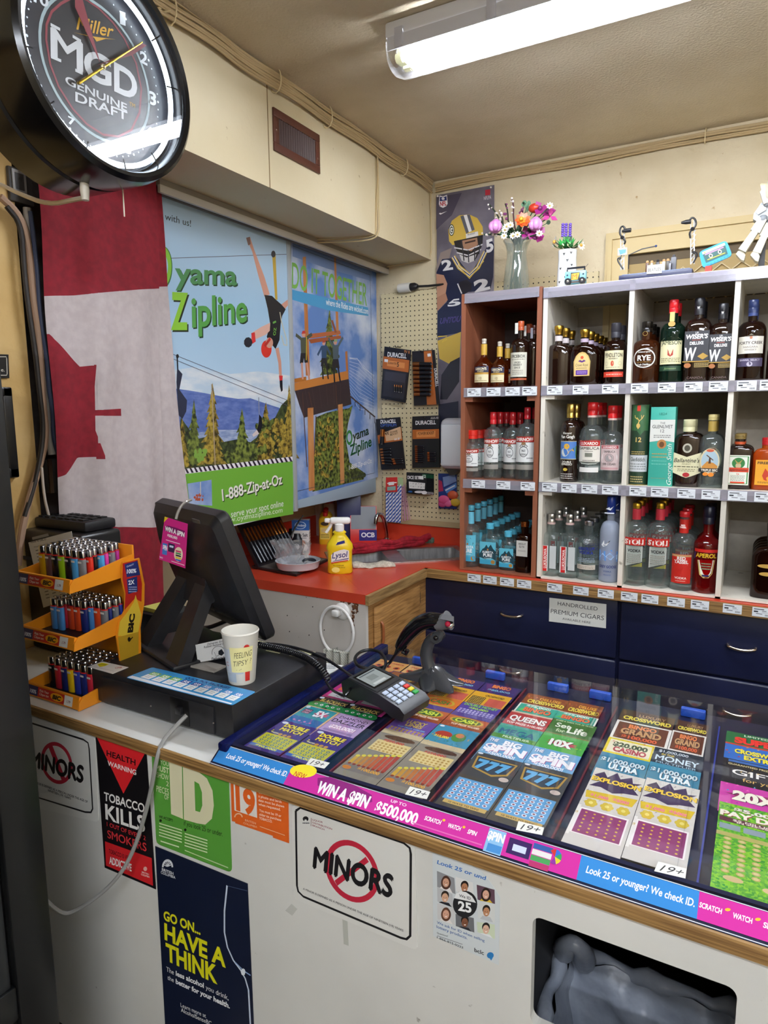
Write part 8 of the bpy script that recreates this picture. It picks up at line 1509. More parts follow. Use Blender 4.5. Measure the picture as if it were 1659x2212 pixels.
# ---------------------------------------------------------------- till: cash drawer, monitor and what lies on them
TZ = 1.046
dr = thing('cash_drawer', 'wide black cash drawer on the left of the counter', 'cash drawer', (-1.15, 1.2, TOP)); dx0, dx1, dy0 = -1.383, -.918, .983
dyb = P(713, 1412, Z=TZ).y
MB().box((dx0, dy0 + .004, TOP + .006), (dx1, dyb, TZ), 'black_plastic', .005).obj('housing', dr); MB().box((dx0 + .06, dy0 - .002, TOP + .012), (dx1 - .05, dy0 + .006, TZ - .012), 'black_plastic', .003).obj('drawer_front', dr)
for x in (dx0 + .03, dx1 - .03): MB().box((x - .02, dy0 + .03, TOP + .0), (x + .02, dyb - .03, TOP + .007), '#0c0c0e/.7').obj('foot', dr)
q = P(390, 1535, Y=dy0); MB().box((q.x - .028, dy0 - .0035, q.z - .03), (q.x + .028, dy0 - .001, q.z + .028), '#0b0b0d/.3', .001).obj('latch_recess', dr); MB().box((q.x - .004, dy0 - .012, q.z - .004), (q.x + .012, dy0 - .003, q.z + .012), '#1c1c1f/.3', .001).obj('cable_socket', dr)
for px, py in ((326, 1525), (461, 1562)): q = P(px, py, Y=dy0 - .002); MB().ball(q, .002, '#8a8a8e/.3/1', 8).obj('screw', dr)
Z2, Z1 = (300, 1040, 3.814), (0, 1100, 3.95)
s = sheet('price_sheet', 'blue quick pick price card lying along the front of the cash drawer', 'card', 'Z', TZ + .0005, [(329, 1442), (553, 1495), (502, 1524), (272, 1464)], '#3a92cc', None, .0008, .2, r=.006)
q = [(329, 1442), (553, 1495), (502, 1524), (272, 1464)]; L = lambda u, v: tuple((q[3][i] + (q[2][i] - q[3][i]) * u) * (1 - v) + (q[0][i] + (q[1][i] - q[0][i]) * u) * v for i in (0, 1))
s.poly([L(0.01, .02), L(.98, .02), L(.98, .09), L(.01, .2)], '#dfe8f0')
for i, (t_, c_) in enumerate((('$12', '#7ab84a'), ('$20', '#7ab84a'), ('$40', '#7ab84a'), ('$5', '#2a4a9a'), ('$10', '#2a4a9a'), ('$10', '#4a8ad0'), ('$10', '#4a8ad0'), ('$20', '#4a8ad0'), ('$30', '#4a8ad0'))):
    a = .08 + .1 * i; s.poly([L(a, .52), L(a + .082, .52), L(a + .082, .74), L(a, .74)], c_); s.text(t_, L(a + .012, .55), L(a + .07, .55), L(a + .012, .70), '#f0f4f6', .03); s.poly([L(a, .22), L(a + .082, .22), L(a + .082, .52), L(a, .52)], '#e8eef0'); s.line([L(a + .02, .42), L(a + .06, .42)], .0012, '#5a6068'); s.line([L(a + .02, .33), L(a + .06, .33)], .0012, '#5a6068')
s.text('QUICK PICK PACKAGES', L(.36, .80), L(.78, .80), L(.36, .93), '#1c3a7a', .03); s.fin()
s = sheet('business_card', 'white business card with yellow and black logo on the cash drawer corner', 'card', 'Z', TZ + .0005, [(872, 1300), (1098, 1350), (962, 1406), (748, 1346)], '#dedad2', Z1, .0005, .4); s.poly([(830, 1325), (870, 1310), (930, 1325), (890, 1342), (850, 1348)], '#d8c81e'); s.line([(840, 1328), (910, 1330)], .002, '#2a2820'); s.text('CFIB', (980, 1362), (1038, 1358), (985, 1350), '#b03a3a', .02); s.line([(800, 1345), (970, 1382)], .0007, '#6a6660'); s.fin()
s = sheet('delivery_card', 'white delivery service card propped beside the paper cup', 'card', 'Y', 1.125, [(472, 1440), (730, 1385), (770, 1540), (492, 1585)], '#d8d8d6', Z2, .001, .4)
s.text('Deliveries, Errands,', (570, 1444), (740, 1410), (572, 1426), '#2a2a2c', .01); s.text('Rubbish Removal & more', (544, 1468), (760, 1428), (545, 1450), '#2a2a2c', .01); s.ring((664, 1505), 56, 54, .06, '#26262a', 30, pi * .9, pi * 2.1); s.poly([(628, 1498), (655, 1492), (668, 1528), (640, 1536)], '#d8d8d6'); s.poly([(664, 1492), (690, 1475), (712, 1510), (690, 1530), (664, 1520)], '#1c1c20'); s.line([(630, 1500), (645, 1535), (668, 1526)], .0012, '#26262a'); s.text('Delivered4U', (610, 1570), (745, 1552), (608, 1545), '#1c1c20', .02); cdo = s.fin()
a = P(Z2[0] + 492 / Z2[2], Z2[1] + 1590 / Z2[2], Y=1.125); cdo.location.z = max(cdo.location.z, TZ + .004)
MB().box((a.x, 1.1, TZ + .0005), (a.x + .075, 1.14, TZ + .005), '#9a948c/.3').obj('card_holder', label='clear base holding the delivery card', cat='card holder')
# monitor
mo = thing('till_monitor', 'black till monitor on a slanted stand seen from behind', 'monitor', (-1.243, 1.21, TZ), math.radians(-19.6))
ax = V((0, .12, -.33)).normalized(); nb = V((0, -.33, -.12)).normalized()   # down the screen, out of its back
T0 = V((0, 0, 1.417 - TZ)); Wd, Ln = .375, .352
fr_ = lambda x, d, n: T0 + V((x, 0, 0)) + ax * d + nb * n
def slab(m, w0, a0, b0, n0, w1, a1, b1, n1, mat, r=.02):
    def ring(w, a, b, n):
        o = []; x = w / 2
        for cx_, cd_, s0 in ((x - r, b - r, 0), (-x + r, b - r, 1), (-x + r, a + r, 2), (x - r, a + r, 3)):
            for i in range(5): t = (s0 + i / 4) * pi / 2; o.append(fr_(cx_ + r * math.cos(t), cd_ + r * math.sin(t), n))
        return o
    m.rings([ring(w0, a0, b0, n0), ring(w1, a1, b1, n1)], mat)
m = MB(); slab(m, Wd - .006, .003, Ln - .003, -.012, Wd, 0, Ln, -.006, 'black_plastic'); slab(m, Wd, 0, Ln, -.006, Wd - .004, .002, Ln - .002, .016, 'black_plastic'); m.obj('bezel', mo, world=False)
m = MB(); slab(m, Wd - .006, .003, Ln - .004, .016, Wd - .03, .02, Ln - .05, .034, 'black_plastic'); slab(m, Wd - .03, .02, Ln - .05, .034, Wd - .12, .075, Ln - .10, .062, 'black_plastic'); m.obj('rear_shell', mo, world=False)
m = MB(); m.quad(fr_(-.165, .02, -.0125), fr_(.165, .02, -.0125), fr_(.165, .30, -.0125), fr_(-.165, .30, -.0125), '#0a0b10/.1'); m.obj('screen', mo, world=False)
m = MB()
for i in range(9):
    d = .165 + .012 * i; m.hexa([fr_(.055, d, .0625), fr_(.115, d, .05), fr_(.115, d + .004, .05), fr_(.055, d + .004, .0625)], [fr_(.055, d, .0632), fr_(.115, d, .0507), fr_(.115, d + .004, .0507), fr_(.055, d + .004, .0632)], '#060608/.9')
m.obj('vent_slots', mo, world=False)
st = MB(); B0, T1 = V((0, -.09, .004)), fr_(0, .185, .05)
def leg(x0, x1, w): 
    a, b = V((x0, B0.y, B0.z)), V((x1, T1.y, T1.z)); dn = (b - a).normalized(); nn = V((0, dn.z, -dn.y)).normalized() * .016
    st.hexa([a + V((-w, 0, 0)) - nn, a + V((w, 0, 0)) - nn, a + V((w, 0, 0)) + nn, a + V((-w, 0, 0)) + nn], [b + V((-w * .8, 0, 0)) - nn, b + V((w * .8, 0, 0)) - nn, b + V((w * .8, 0, 0)) + nn, b + V((-w * .8, 0, 0)) + nn], 'black_plastic')
leg(-.09, -.05, .034); leg(.09, .05, .034)
a = T1 + V((0, -.016, -.055)); st.hexa([a + V((-.085, -.012, 0)), a + V((.085, -.012, 0)), a + V((.085, .016, .01)), a + V((-.085, .016, .01))], [T1 + V((-.075, -.016, .03)), T1 + V((.075, -.016, .03)), T1 + V((.075, .02, .03)), T1 + V((-.075, .02, .03))], 'black_plastic')
st.box((-.125, -.115, .0005), (.125, .08, .012), 'black_plastic', .004); st.obj('stand', mo, world=False)
m = MB(); q = fr_(.09, .032, .0355); m.hexa([fr_(.075, .012, .033), fr_(.115, .012, .033), fr_(.115, .06, .0375), fr_(.075, .06, .0375)], [fr_(.075, .012, .034), fr_(.115, .012, .034), fr_(.115, .06, .0385), fr_(.075, .06, .0385)], '#57544c/.15'); m.obj('clip_plate', mo, world=False, label='grey clear clip plate')
s = sheet('hang_tag', 'pink lottery tag hanging from a clear strip over the monitor', 'tag', 'Y', 1.15, [(215, 290), (404, 350), (383, 716), (168, 640)], '#c82a80', Z2, .0006, .25)
s.poly([(215, 290), (245, 299), (206, 338)], '#e8c82a'); s.poly([(215, 372), (240, 362), (300, 378), (380, 408), (376, 462), (330, 440), (214, 404)], '#7a2060'); s.text('WIN A $PIN', (216, 402), (376, 458), (219, 366), '#f2eef2', .045); s.text('$500,000', (236, 452), (318, 478), (238, 430), '#f0e4ec', .03); s.text('UP TO', (268, 424), (290, 430), (268, 418), '#f0d0e4', .02); s.line([(225, 480), (340, 515)], .0018, '#f0d0e4')
s.poly([(198, 505), (236, 515), (232, 608), (194, 598)], '#3a7ac8'); s.text('$PIN', (198, 560), (236, 570), (200, 520), '#f4eef4', .04); s.poly([(246, 505), (298, 520), (294, 590), (242, 574)], '#2a2048'); s.poly([(256, 524), (288, 532), (286, 548), (254, 540)], '#c8d4ec'); s.oval((328, 600), 36, 60, '#e8d8c0', 20)
for k in range(5): s.line([(306, 570 + 18 * k), (350, 582 + 18 * k)], .004, ('#c83a6a', '#3a8a5a', '#2a2a3a', '#d8c83a', '#3a6ab8')[k])
s.text('bclc', (174, 628), (200, 636), (174, 612), '#f0e4ec', .02); s.line([(270, 655), (378, 690)], .002, '#f0c8dc'); tg = s.fin()
g = lambda x, y, Y_: P(Z2[0] + x / Z2[2], Z2[1] + y / Z2[2], Y=Y_)
MB().tube([g(305, 310, 1.15), g(318, 260, 1.155), g(350, 195, 1.165), g(395, 162, 1.18), g(430, 152, 1.20)], .0035, '#8f8a84/.15', 6, smooth=2).obj('hanging_strip', tg)
# paper cup with note
cb = P(523, 1470, Z=TZ); cb.z = TZ; hC = P(519, 1362, Y=cb.y).z - TZ; rT = WD(39, cb); rB = WD(28.5, cb)
cu = thing('paper_cup', 'white paper cup with a handwritten yellow note on the cash drawer', 'cup', cb, math.radians(26))
MB().lathe([(rB * .96, .0), (rB, .003), (rT, hC - .003), (rT * 1.04, hC), (rT * 1.0, hC + .003), (rT * .97, hC - .004), (rB * .95, .008), (.002, .007)], '#dcd9cf/.4', 36).obj('cup_body', cu, world=False, smooth=50)
R_ = (rT + rB) / 2 + .0008; tl = (rT - rB) / hC
def conep(u, v, d=.0006): r = rB + (rT - rB) * v / hC + d; a = u / R_; return V((r * math.sin(a), -r * math.cos(a), v))
class PC(Pr):
    def pos(s, u, v, l): return conep(u, v, .0006 + l * .0002)
p = PC(o=(0, 0, 0), U=(1, 0, 0), N=(0, 0, 1), wrap=R_)
p.rect(-.036, .03, -.018, .085, '#b8bfc8'); p.rect(-.02, .028, .014, .085, '#b8bfc8'); p.rect(.018, .01, .03, .05, '#c8302a'); p.oval((.022, .09), .006, .006, '#c8302a'); p.rect(-.03, .008, -.004, .03, '#a8b4c0'); p.text('C', (-.03, .045), (-.022, .045), (-.03, .055), '#b0503a')
p.rect(-.014, .032, .036, .09, '#e6dfa0'); p.text('FEELING', (-.005, .065), (.033, .069), (-.004, .079), '#26241c', -.01, .1); p.text('TIPSY ?', (-.009, .046), (.032, .051), (-.008, .059), '#26241c', -.01, .1); p.line([(-.002, .038), (.01, .040), (.004, .037)], .0007, '#26241c'); p.obj('print', cu, world=False)
# terminal
tm = thing('card_terminal', 'black card payment terminal lying on the ticket display', 'card terminal', (-.70, 1.245, DZ + .0065), rot=(.12, 0, math.radians(-16))); hw = .041
m = MB(); m.prism([(-.1, -hw, .0), (-.1, -hw, .036), (-.075, -hw, .052), (.02, -hw, .044), (.085, -hw, .031), (.098, -hw, .02), (.09, -hw, .0), (.06, -hw, .0), (.02, -hw, .012), (-.03, -hw, .012), (-.06, -hw, .0)], (0, 2 * hw, 0), 'black_plastic'); m.obj('case', tm, world=False)
tU, tN = V((.095, 0, -.008)).normalized(), V((0, 1, 0)); p = Pr(o=(-.075, 0, .052), U=tU, N=tN, off=.0008, step=.0003, rough=.3)
p.rect(.0, -.038, .092, .038, '#26282c'); p.rect(.008, -.032, .078, .032, '#0e0f12/.1'); p.rect(.014, -.028, .072, .028, '#8f9694/.15'); p.rect(.03, -.014, .05, .01, '#7a807e/.15'); p.rect(.060, -.02, .068, .016, '#b8bcba/.15'); p.rect(.018, -.024, .022, .024, '#4a5054/.15'); p.obj('screen', tm, world=False)
kU = V((.065, 0, -.013)).normalized(); p = Pr(o=(.02, 0, .044), U=kU, N=tN, off=.0012, step=.0005, rough=.35)
for i in range(4):
    for j in range(4):
        c_ = ('#b9c6dc', '#d0342e', '#d8c82a', '#2fa04a')[i] if j == 3 else '#b9c6dc'
        x0 = .006 + .0135 * i; y0 = -.034 + .0175 * j
        p.mb.hexa([p.pos(x0, y0, 0), p.pos(x0 + .0105, y0, 0), p.pos(x0 + .0105, y0 + .0135, 0), p.pos(x0, y0 + .0135, 0)], [p.pos(x0 + .001, y0 + .001, 5), p.pos(x0 + .0095, y0 + .001, 5), p.pos(x0 + .0095, y0 + .0125, 5), p.pos(x0 + .001, y0 + .0125, 5)], c_ + '/.35')
        if j < 3: p.rect(x0 + .004, y0 + .004, x0 + .0065, y0 + .0095, '#2a2e36')
p.obj('keypad', tm, world=False)
# hand scanner on its stand
Z4 = (640, 1280, 3.95); YS4 = 1.425; g = lambda x, y, d=0: P(Z4[0] + x / Z4[2], Z4[1] + y / Z4[2], Y=YS4 + d)
sc = thing('barcode_scanner', 'black barcode scanner resting in a curved grey stand on the display', 'scanner', (g(1150, 720).x, YS4, DZ + .001)); zb = DZ + .0015; gs = '#3a3c40/.18'
c0 = g(1165, 720); c0.z = zb
f1 = [P(Z4[0] + x / Z4[2], Z4[1] + y / Z4[2], Z=zb) for x, y in ((880, 712), (1110, 850), (1322, 862), (1430, 785), (1270, 690), (1080, 680))]
m = MB(); ce = sum(f1, V()) / 6
for q in (f1[0], f1[2], f1[3], f1[1]):
    d = (q - c0); sd = V((-d.y, d.x, 0)).normalized(); L_ = []
    for i in range(7):
        u = i / 6; w = .034 * (1 - u) ** .7 + .006; c_ = c0 + d * u; h = .030 * (1 - u) ** 1.3 + .004
        L_.append([c_ + sd * w * math.cos(t) + V((0, 0, h * max(0, math.sin(t)))) for t in [2 * pi * k / 12 for k in range(12)]])
    m.rings(L_, gs)
m.obj('base', sc)
MB().tube([c0 + V((0, 0, .02)), g(1140, 660), g(1108, 560), g(1112, 470), g(1150, 400), g(1195, 375)], lambda t: .018 - .005 * t, gs, 14, smooth=2).obj('neck', sc); MB().lathe([(.012, -.018), (.014, -.014), (.014, .014), (.012, .018)], gs, 20, g(1208, 375), axis='Y').ball(g(1190, 388, -.02), .006, '#0c0c0e/.2', 10).obj('hinge', sc)
MB().tube([g(880, 475), g(905, 430), g(960, 350), g(1040, 270), g(1120, 235), g(1200, 235), g(1262, 248)], lambda t: .012 + .008 * math.sin(min(1, t * 1.15) * pi * .75), '#101013/.12', 14, smooth=2).obj('scanner_handle', sc)
m = MB(); A, B_ = g(1195, 270), g(1290, 240); dd = (B_ - A); m.tube([A, A + dd * .4, B_, B_ + dd * .12], lambda t: .016 + .008 * t, '#6a6c70/.2', 16); m.hexa([g(1225, 225, -.022), g(1345, 250, -.024), g(1345, 250, .024), g(1225, 225, .022)], [g(1250, 180, -.02), g(1345, 205, -.022), g(1345, 205, .022), g(1250, 180, .02)], '#7c7e84/.2'); m.obj('scanner_head', sc)
MB().ball(g(1305, 275, -.012), .013, '#c8ccd0/.1/1', 12, (1, .8, .7)).ball(g(1292, 268, -.022), .007, '#a8203c/.2', 10).obj('scan_window', sc, label='silver and red scan window'); MB().tube([g(905, 500), g(935, 520), g(950, 490)], .006, '#101013/.2', 8).obj('trigger', sc)
MB().tube([g(880, 478), g(840, 540), g(790, 610), g(740, 640, -.02), g(640, 655, -.05), g(530, 635, -.06), g(490, 575, -.04), g(530, 510, -.0), g(620, 485, .02), g(710, 500, .02), g(762, 560, 0), g(765, 630, -.04), g(720, 690, -.09), g(680, 715, -.11)], .0042, '#121215/.3', 8, smooth=2).tube([g(880, 475), g(850, 525)], lambda t: .009 - .004 * t, '#121215/.3', 8).obj('scanner_cable', label='black scanner cable curling in a loop above the tickets', cat='cable')
# coiled cord and straight cables
zt_ = TZ + .012; c3 = lambda x, y, z: P(Z2[0] + x / Z2[2], Z2[1] + y / Z2[2], Z=z)
ctrl = [c3(985, 1345, zt_), c3(1100, 1365, zt_), c3(1230, 1395, zt_), c3(1370, 1440, zt_), c3(1470, 1510, zt_ - .002), c3(1530, 1580, zt_ - .02), c3(1562, 1645, zt_ - .035)]
pth = []
for _ in range(1):
    p_ = ctrl
    for k in range(4):
        q_ = [p_[0]]
        for a, b in zip(p_, p_[1:]): q_ += [a * .75 + b * .25, a * .25 + b * .75]
        p_ = q_ + [p_[-1]]
    pth = p_
ln = [0]
for a, b in zip(pth, pth[1:]): ln.append(ln[-1] + (b - a).length)
tot = ln[-1]; hel = []; turns = 42; j = 0
for i in range(turns * 10 + 1):
    s_ = tot * i / (turns * 10)
    while j < len(ln) - 2 and ln[j + 1] < s_: j += 1
    a, b = pth[j], pth[j + 1]; u = (s_ - ln[j]) / max(1e-6, ln[j + 1] - ln[j]); c_ = a + (b - a) * u; t_ = (b - a).normalized(); n1 = t_.cross(V((0, 0, 1))).normalized(); n2 = n1.cross(t_); an = 2 * pi * i / 10
    hel.append(c_ + (n1 * math.cos(an) + n2 * math.sin(an)) * .0068)
cc_ = thing('coiled_cord', 'black coiled cord running from the cash drawer to the card terminal', 'cord', ctrl[3])
MB().tube(hel, .0026, '#121216/.3', 6).obj('coil', cc_, smooth=60); e = hel[-1]; tl_ = V((-.80, 1.275, DZ + .03))
MB().tube([e, c3(1590, 1720, DZ + .03), P(735, 1500, Z=DZ + .015), P(748, 1506, Z=DZ + .03), tl_], .003, '#121216/.3', 8, smooth=2).obj('cord_tail', cc_)
MB().tube([c3(960, 1330, TZ + .004), c3(1200, 1345, TZ + .004), c3(1420, 1405, TZ + .004), c3(1540, 1460, TZ + .002), P(730, 1440, Z=DZ + .05), P(762, 1462, Z=DZ + .035), P(782, 1472, Z=DZ + .03), V((-.775, 1.30, DZ + .045))], .0035, '#141418/.3', 8, smooth=2).obj('cable', label='straight black cable from the drawer to the back of the card terminal', cat='cable')
for k, (lab, pts) in enumerate((('black cable sagging below the monitor on the left', ((435, 1115), (500, 1075), (540, 1020))), ('black cable with a plug lying behind the stand', ((440, 1200), (560, 1210), (660, 1175), (760, 1130))), ('thin cable curving under the monitor by its stand', ((470, 1165), (540, 1110), (580, 1050))))):
    MB().tube([g_ for g_ in (P(Z2[0] + x / Z2[2], Z2[1] + y / Z2[2], Y=1.34) for x, y in pts)], (.0045, .006, .004)[k], '#141418/.35', 8, smooth=2).obj('cable', label=lab, cat='cable')
for k, (px, py) in enumerate(((612, 1388), (655, 1400), (688, 1408))):
    a = V((dx1 - .05 - .075 * (2 - k), dyb - .03, 0)); MB().box((a.x - .022, a.y - .03, TZ + .0004), (a.x + .022, a.y + .02, TZ + .0012), '#dcd8b0/.6').obj('sticky_note', label=('left', 'middle', 'right')[k] + ' pale yellow note at the rear edge of the cash drawer', cat='note', group='notes on the cash drawer')
a = P(690, 1445, Z=TOP + .001); s = sheet('receipt_paper', 'white receipt sheets lying between the cash drawer and the display', 'paper', 'Z', TOP + .0005, [(668, 1428), (742, 1438), (720, 1452), (700, 1462)], '#dfe0de', None, .001, .5); s.scrib(700, 1436, 725, 1446, 3, '#7a7c80'); s.fin()
q_ = P(312, 1324, Z=TOP + .09); MB().box((q_.x - .05, q_.y, TOP + .001), (q_.x + .09, q_.y + .12, TOP + .088), '#17171a/.5', .004).obj('black_box', label='low black box behind the lighter stand', cat='box'); MB().prism([(q_.x - .03, q_.y + .02, TOP + .0885), (q_.x + .04, q_.y + .015, TOP + .0885), (q_.x + .03, q_.y + .075, TOP + .0885), (q_.x - .02, q_.y + .08, TOP + .0885)], (0, 0, .012), '#d8d46a/.6').obj('sticky_pad', label='yellow sticky pad on the low black box', cat='note')
# grey cable hanging from the drawer
MB().tube([P(403, 1545, Y=.968), P(380, 1568, Y=.945), P(352, 1600, Y=.915), P(340, 1630, Y=.888), P(330, 1690, Y=.886), P(315, 1755, Y=.886), P(292, 1830, Y=.88), P(262, 1888, Y=.86), P(215, 1935, Y=.84), P(160, 1970, Y=.82), P(135, 1974, Y=.80), P(112, 1958, Y=.76), P(95, 1940, Y=.735)], .0045, '#8a8a88/.35', 8, smooth=2).obj('phone_cable', label='flat grey cable hanging from the drawer front across the signs', cat='cable')

# ---------------------------------------------------------------- black printer and taped timetable
pb = thing('receipt_printer', 'tall black machine with slotted top behind the lighter stand', 'printer', (-1.75, 1.25, TOP)); pz = P(120, 1150, Y=1.16).z
MB().box((-1.855, 1.155, TOP + .001), (-1.60, 1.295, pz), '#121214/.35', .012, 3).obj('body', pb); MB().box((-1.85, 1.19, pz), (-1.62, 1.295, pz + .03), '#19191c/.5', .008).obj('top_cover', pb)
m = MB(); 
for i in range(7):
    for j in range(3): m.box((-1.84 + .03 * i, 1.2 + .03 * j, pz + .03), (-1.82 + .03 * i, 1.22 + .03 * j, pz + .034), '#0a0a0c/.6')
m.obj('slot_grid', pb); MB().box((-1.856, 1.152, pz - .09), (-1.70, 1.155, pz - .08), '#3c3e44/.3').obj('front_strip', pb)
s = sheet('timetable_paper', 'white printed bus timetable taped to the black machine', 'paper', 'Y', 1.148, [(243, 284), (610, 188), (722, 720), (372, 840)], '#d9d8d4', Z1, .0006, .5)
s.text('Route 90 UBCO', (265, 290), (396, 262), (262, 270), '#3a3a3e', .01); s.text('Weekday Schedule To UBC Okanagan', (292, 330), (512, 276), (290, 316), '#5a5a5e', .0)
for r_ in range(16):
    for c_ in range(5): x, y = 305 + c_ * 58 + r_ * 6, 350 + r_ * 27 - c_ * 14; s.poly([(x, y), (x + 30, y - 8), (x + 32, y - 1), (x + 2, y + 7)], '#6a6a6e')
s.poly([(275, 240), (412, 205), (420, 228), (280, 262)], '#8a8a8c'); s.fin()

# ---------------------------------------------------------------- lighter stand with its lighters
ls = thing('lighter_stand', 'orange three-tier lighter stand at the left end of the counter', 'display stand', (-1.45, 1.02, TOP)); og = '#e08a1c/.35'
lx0, lx1, ly0, ly1 = -1.545, -1.345, .945, 1.115
tz = [.962, P(175, 1406, Y=ly0).z, P(178, 1284, Y=ly0).z]; tl_ = [0, .008, .008]
for k in range(3):
    z = tz[k]; d = tl_[k]; m = MB(); t_ = .004
    m.hexa([(lx0, ly0, z), (lx1, ly0, z), (lx1, ly1, z + d), (lx0, ly1, z + d)], [(lx0, ly0, z + t_), (lx1, ly0, z + t_), (lx1, ly1, z + d + t_), (lx0, ly1, z + d + t_)], og)
    m.hexa([(lx0, ly0 - .012, z + .002), (lx1, ly0 - .012, z + .002), (lx1, ly0 + .006, z), (lx0, ly0 + .006, z)], [(lx0, ly0 - .006, z + .03), (lx1, ly0 - .006, z + .03), (lx1, ly0 + .0, z + .03), (lx0, ly0 + .0, z + .03)], og)
    for a, b in ((lx0 - .004, lx0), (lx1, lx1 + .004)): m.prism([(a, ly0 - .012, z), (a, ly1, z + d), (a, ly1, z + d + .05), (a, ly1 - .03, z + d + .046), (a, ly0 + .03, z + .034), (a, ly0 + .002, z + .03), (a, ly0 - .010, z + .018)], (b - a, 0, 0), og)
    m.obj('tray', ls); MB().hexa([(lx0 + .003, ly0 + .012, z + t_), (lx1 - .003, ly0 + .012, z + t_), (lx1 - .003, ly1 - .004, z + d + t_), (lx0 + .003, ly1 - .004, z + d + t_)], [(lx0 + .003, ly0 + .012, z + t_ + .002), (lx1 - .003, ly0 + .012, z + t_ + .002), (lx1 - .003, ly1 - .004, z + d + t_ + .002), (lx0 + .003, ly1 - .004, z + d + t_ + .002)], '#131315/.5').obj('insert', ls)
    W2 = V((0, .006, .028)).normalized(); p = Pr(o=(lx0, ly0 - .012, z + .002), U=(1, 0, 0), N=W2, off=.0008, rough=.3)
    p.rect(.012, .003, .18, .026, '#c0281f'); p.rect(.012, .003, .05, .026, '#2a2a5a'); p.tx('100%', .032, .008, .009, '#dfe4f0', bold=.03); p.tx('Flick Your', .074, .016, .006, '#f4e8dc', w=.036, bold=.01); p.tx('Clique ton', .074, .008, .006, '#f4e8dc', w=.036, bold=.01); p.oval((.122, .0145), .024, .0095, '#e8a01e'); p.tx('BIC', .122, .009, .010, '#1c1410', w=.032, bold=.05, shear=.15); p.rect(.15, .003, .18, .026, '#dfdcd4'); p.tx('1.79', .166, .010, .006, '#8a3a30', bold=.02); p.obj('front_label', ls)
m = MB(); m.box((lx0, ly1, TOP + .001), (lx1, ly1 + .006, tz[2] + .08), og, .002); m.obj('back_panel', ls)
g = lambda x, y: P(Z1[0] + x / Z1[2], Z1[1] + y / Z1[2], X=lx1 + .006)
m = MB(); pl_ = [g(1040, 450), g(1180, 415), g(1225, 640), g(1222, 800), g(1190, 1010), g(1195, 1180), g(1190, 1420), g(1030, 1420), g(1010, 1240), (g(985, 1080)), g(1010, 960), g(1055, 860), g(1060, 720), g(1030, 600)]
m.prism(pl_[::-1], (.004, 0, 0), og); m.obj('side_panel', ls)
p = Pr('X', lx1 + .010, zoom=Z1, off=.0006, rough=.3); p.poly([(1045, 462), (1172, 430), (1210, 640), (1205, 790), (1150, 760), (1060, 860), (1070, 720), (1045, 600)], '#b0241f'); p.poly([(1060, 470), (1170, 440), (1195, 560), (1080, 580)], '#26306a'); p.text('100%', (1080, 548), (1160, 540), (1082, 512), '#e8ecf4', .03); p.text('QUALITY', (1078, 496), (1140, 476), (1078, 482), '#c8d0e8', .01); p.poly([(1080, 598), (1168, 572), (1172, 700), (1092, 724)], '#26306a'); p.text('2X', (1094, 645), (1146, 636), (1092, 608), '#e8ecf4', .03); p.scrib(1096, 655, 1164, 712, 3, '#a8b4d8')
p.poly([(1155, 730), (1192, 860), (1205, 900), (1178, 1050), (1060, 1085), (1005, 1080), (1020, 960), (1090, 870), (1140, 790)], '#d8b83a'); p.poly([(1004, 1092), (1180, 1045), (1180, 1410), (1040, 1410), (1020, 1240)], '#b08a24'); p.text('BIC', (1128, 1050), (1148, 890), (1085, 1055), '#1c1610', .06); p.oval((1100, 1110), 14, 20, '#1c1610', 10); p.line([(1095, 1130), (1130, 1090)], .003, '#1c1610'); p.obj('side_print', ls, label='red and gold flame print')
# one lighter, then copies
LC = ['#d8a818', '#6a4a48', '#1a1a1e', '#d83a9a', '#9ac81e', '#4aa0d8', '#7a7a7c', '#d8301f', '#d8502a', '#2a6ad0', '#e07a1e', '#b02a8a', '#3aa04a', '#f0c81e']
LC2 = ['#4a8ac8', '#c8441f', '#1c2a6a', '#6a6c70', '#16161a', '#b8283a', '#2a3a9a', '#8a8c90', '#c83a20', '#1f2458']
NMS = {'#d8a818': 'amber', '#6a4a48': 'brown', '#1a1a1e': 'black', '#d83a9a': 'pink', '#9ac81e': 'lime', '#4aa0d8': 'sky blue', '#7a7a7c': 'grey', '#d8301f': 'red', '#d8502a': 'orange red', '#2a6ad0': 'bright blue', '#e07a1e': 'orange', '#b02a8a': 'magenta', '#3aa04a': 'green', '#f0c81e': 'yellow', '#4a8ac8': 'light blue', '#c8441f': 'rust red', '#1c2a6a': 'navy', '#6a6c70': 'steel grey', '#16161a': 'black', '#b8283a': 'crimson', '#2a3a9a': 'royal blue', '#8a8c90': 'silver grey', '#c83a20': 'vermilion', '#1f2458': 'midnight blue'}
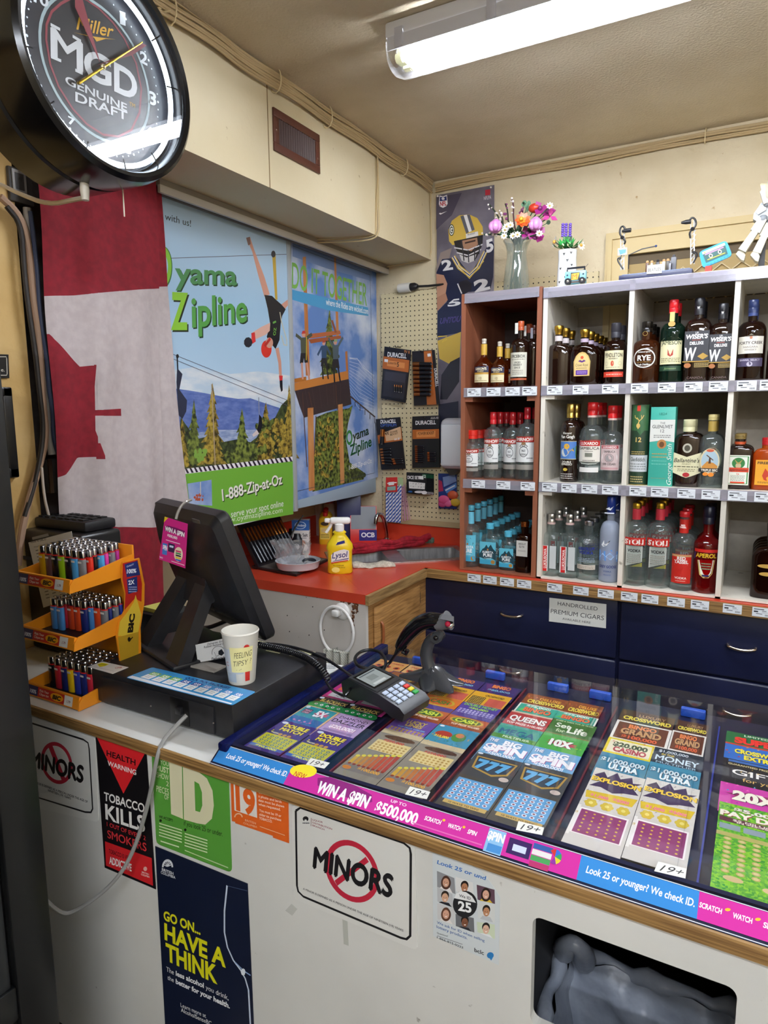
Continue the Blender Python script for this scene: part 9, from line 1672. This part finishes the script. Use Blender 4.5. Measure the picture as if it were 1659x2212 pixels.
def lmesh(c):
    t = thing('lighter', None, 'lighter'); b = MB(); b.lathe([(.0105, 0, 2.4), (.0118, .002, 2.4), (.0118, .056, 2.4), (.0112, .058, 2.4)], c + '/.25', 14, ry=.52); b.obj('body', t, world=False, smooth=50)
    b = MB(); b.lathe([(.0108, .0605, 2.4), (.0108, .074, 2.4), (.009, .0775, 2.4)], '#b8b8bc/.18/1', 12, ry=.56); b.obj('metal_hood', t, world=False); MB().lathe([(.0112, .0575, 2.4), (.0112, .0608, 2.4)], '#c8201c/.4', 12, ry=.54).obj('red_collar', t, world=False); MB().box((-.006, -.0066, .0485), (.006, -.0062, .053), '#d8d4cc/.4').obj('badge', t, world=False)
    return t
LP = {}; rnd = random.Random(21); SEEN = set()
tier = ('bottom', 'middle', 'top'); seq = [['#16161a', '#b8283a', '#1c2a6a', '#f0c81e', '#2a3a9a', '#1c2a6a', '#b8283a'], ['#4a8ac8', '#4a8ac8', '#c8441f', '#c8441f', '#1c2a6a', '#c8441f', '#6a6c70'], ['#d8a818', '#6a4a48', '#1a1a1e', '#9ac81e', '#1a1a1e', '#4aa0d8', '#7a7a7c']]
wds = ('first', 'second', 'third', 'fourth', 'fifth', 'sixth', 'seventh')
for k in (2, 1, 0):
    for r_ in range(7):
        for c_ in range(7):
            if k == 1 and (r_ < 1 + (c_ > 1) + (c_ > 4)): continue
            col_ = seq[k][c_] if r_ == (0 if k != 1 else 1 + (c_ > 1) + (c_ > 4)) else rnd.choice(LC if k == 2 else LC2)
            x = lx0 + .030 + .0245 * c_ + (.005 if r_ % 2 else 0); y = ly0 + .045 + .0155 * r_; z = tz[k] + .0066 + tl_[k] * (r_ * .0155 + .045) / (ly1 - ly0)
            lab = f'{NMS[col_]} lighter on the {tier[k]} tier, {wds[c_]} across in the {wds[r_]} row'
            if col_ not in LP:
                LP[col_] = lmesh(col_); o = LP[col_]; o.location = (x, y, z); o['label'] = lab; o['group'] = 'lighters in the orange stand'
            else: dup(LP[col_], (x, y, z), label=lab, group='lighters in the orange stand')
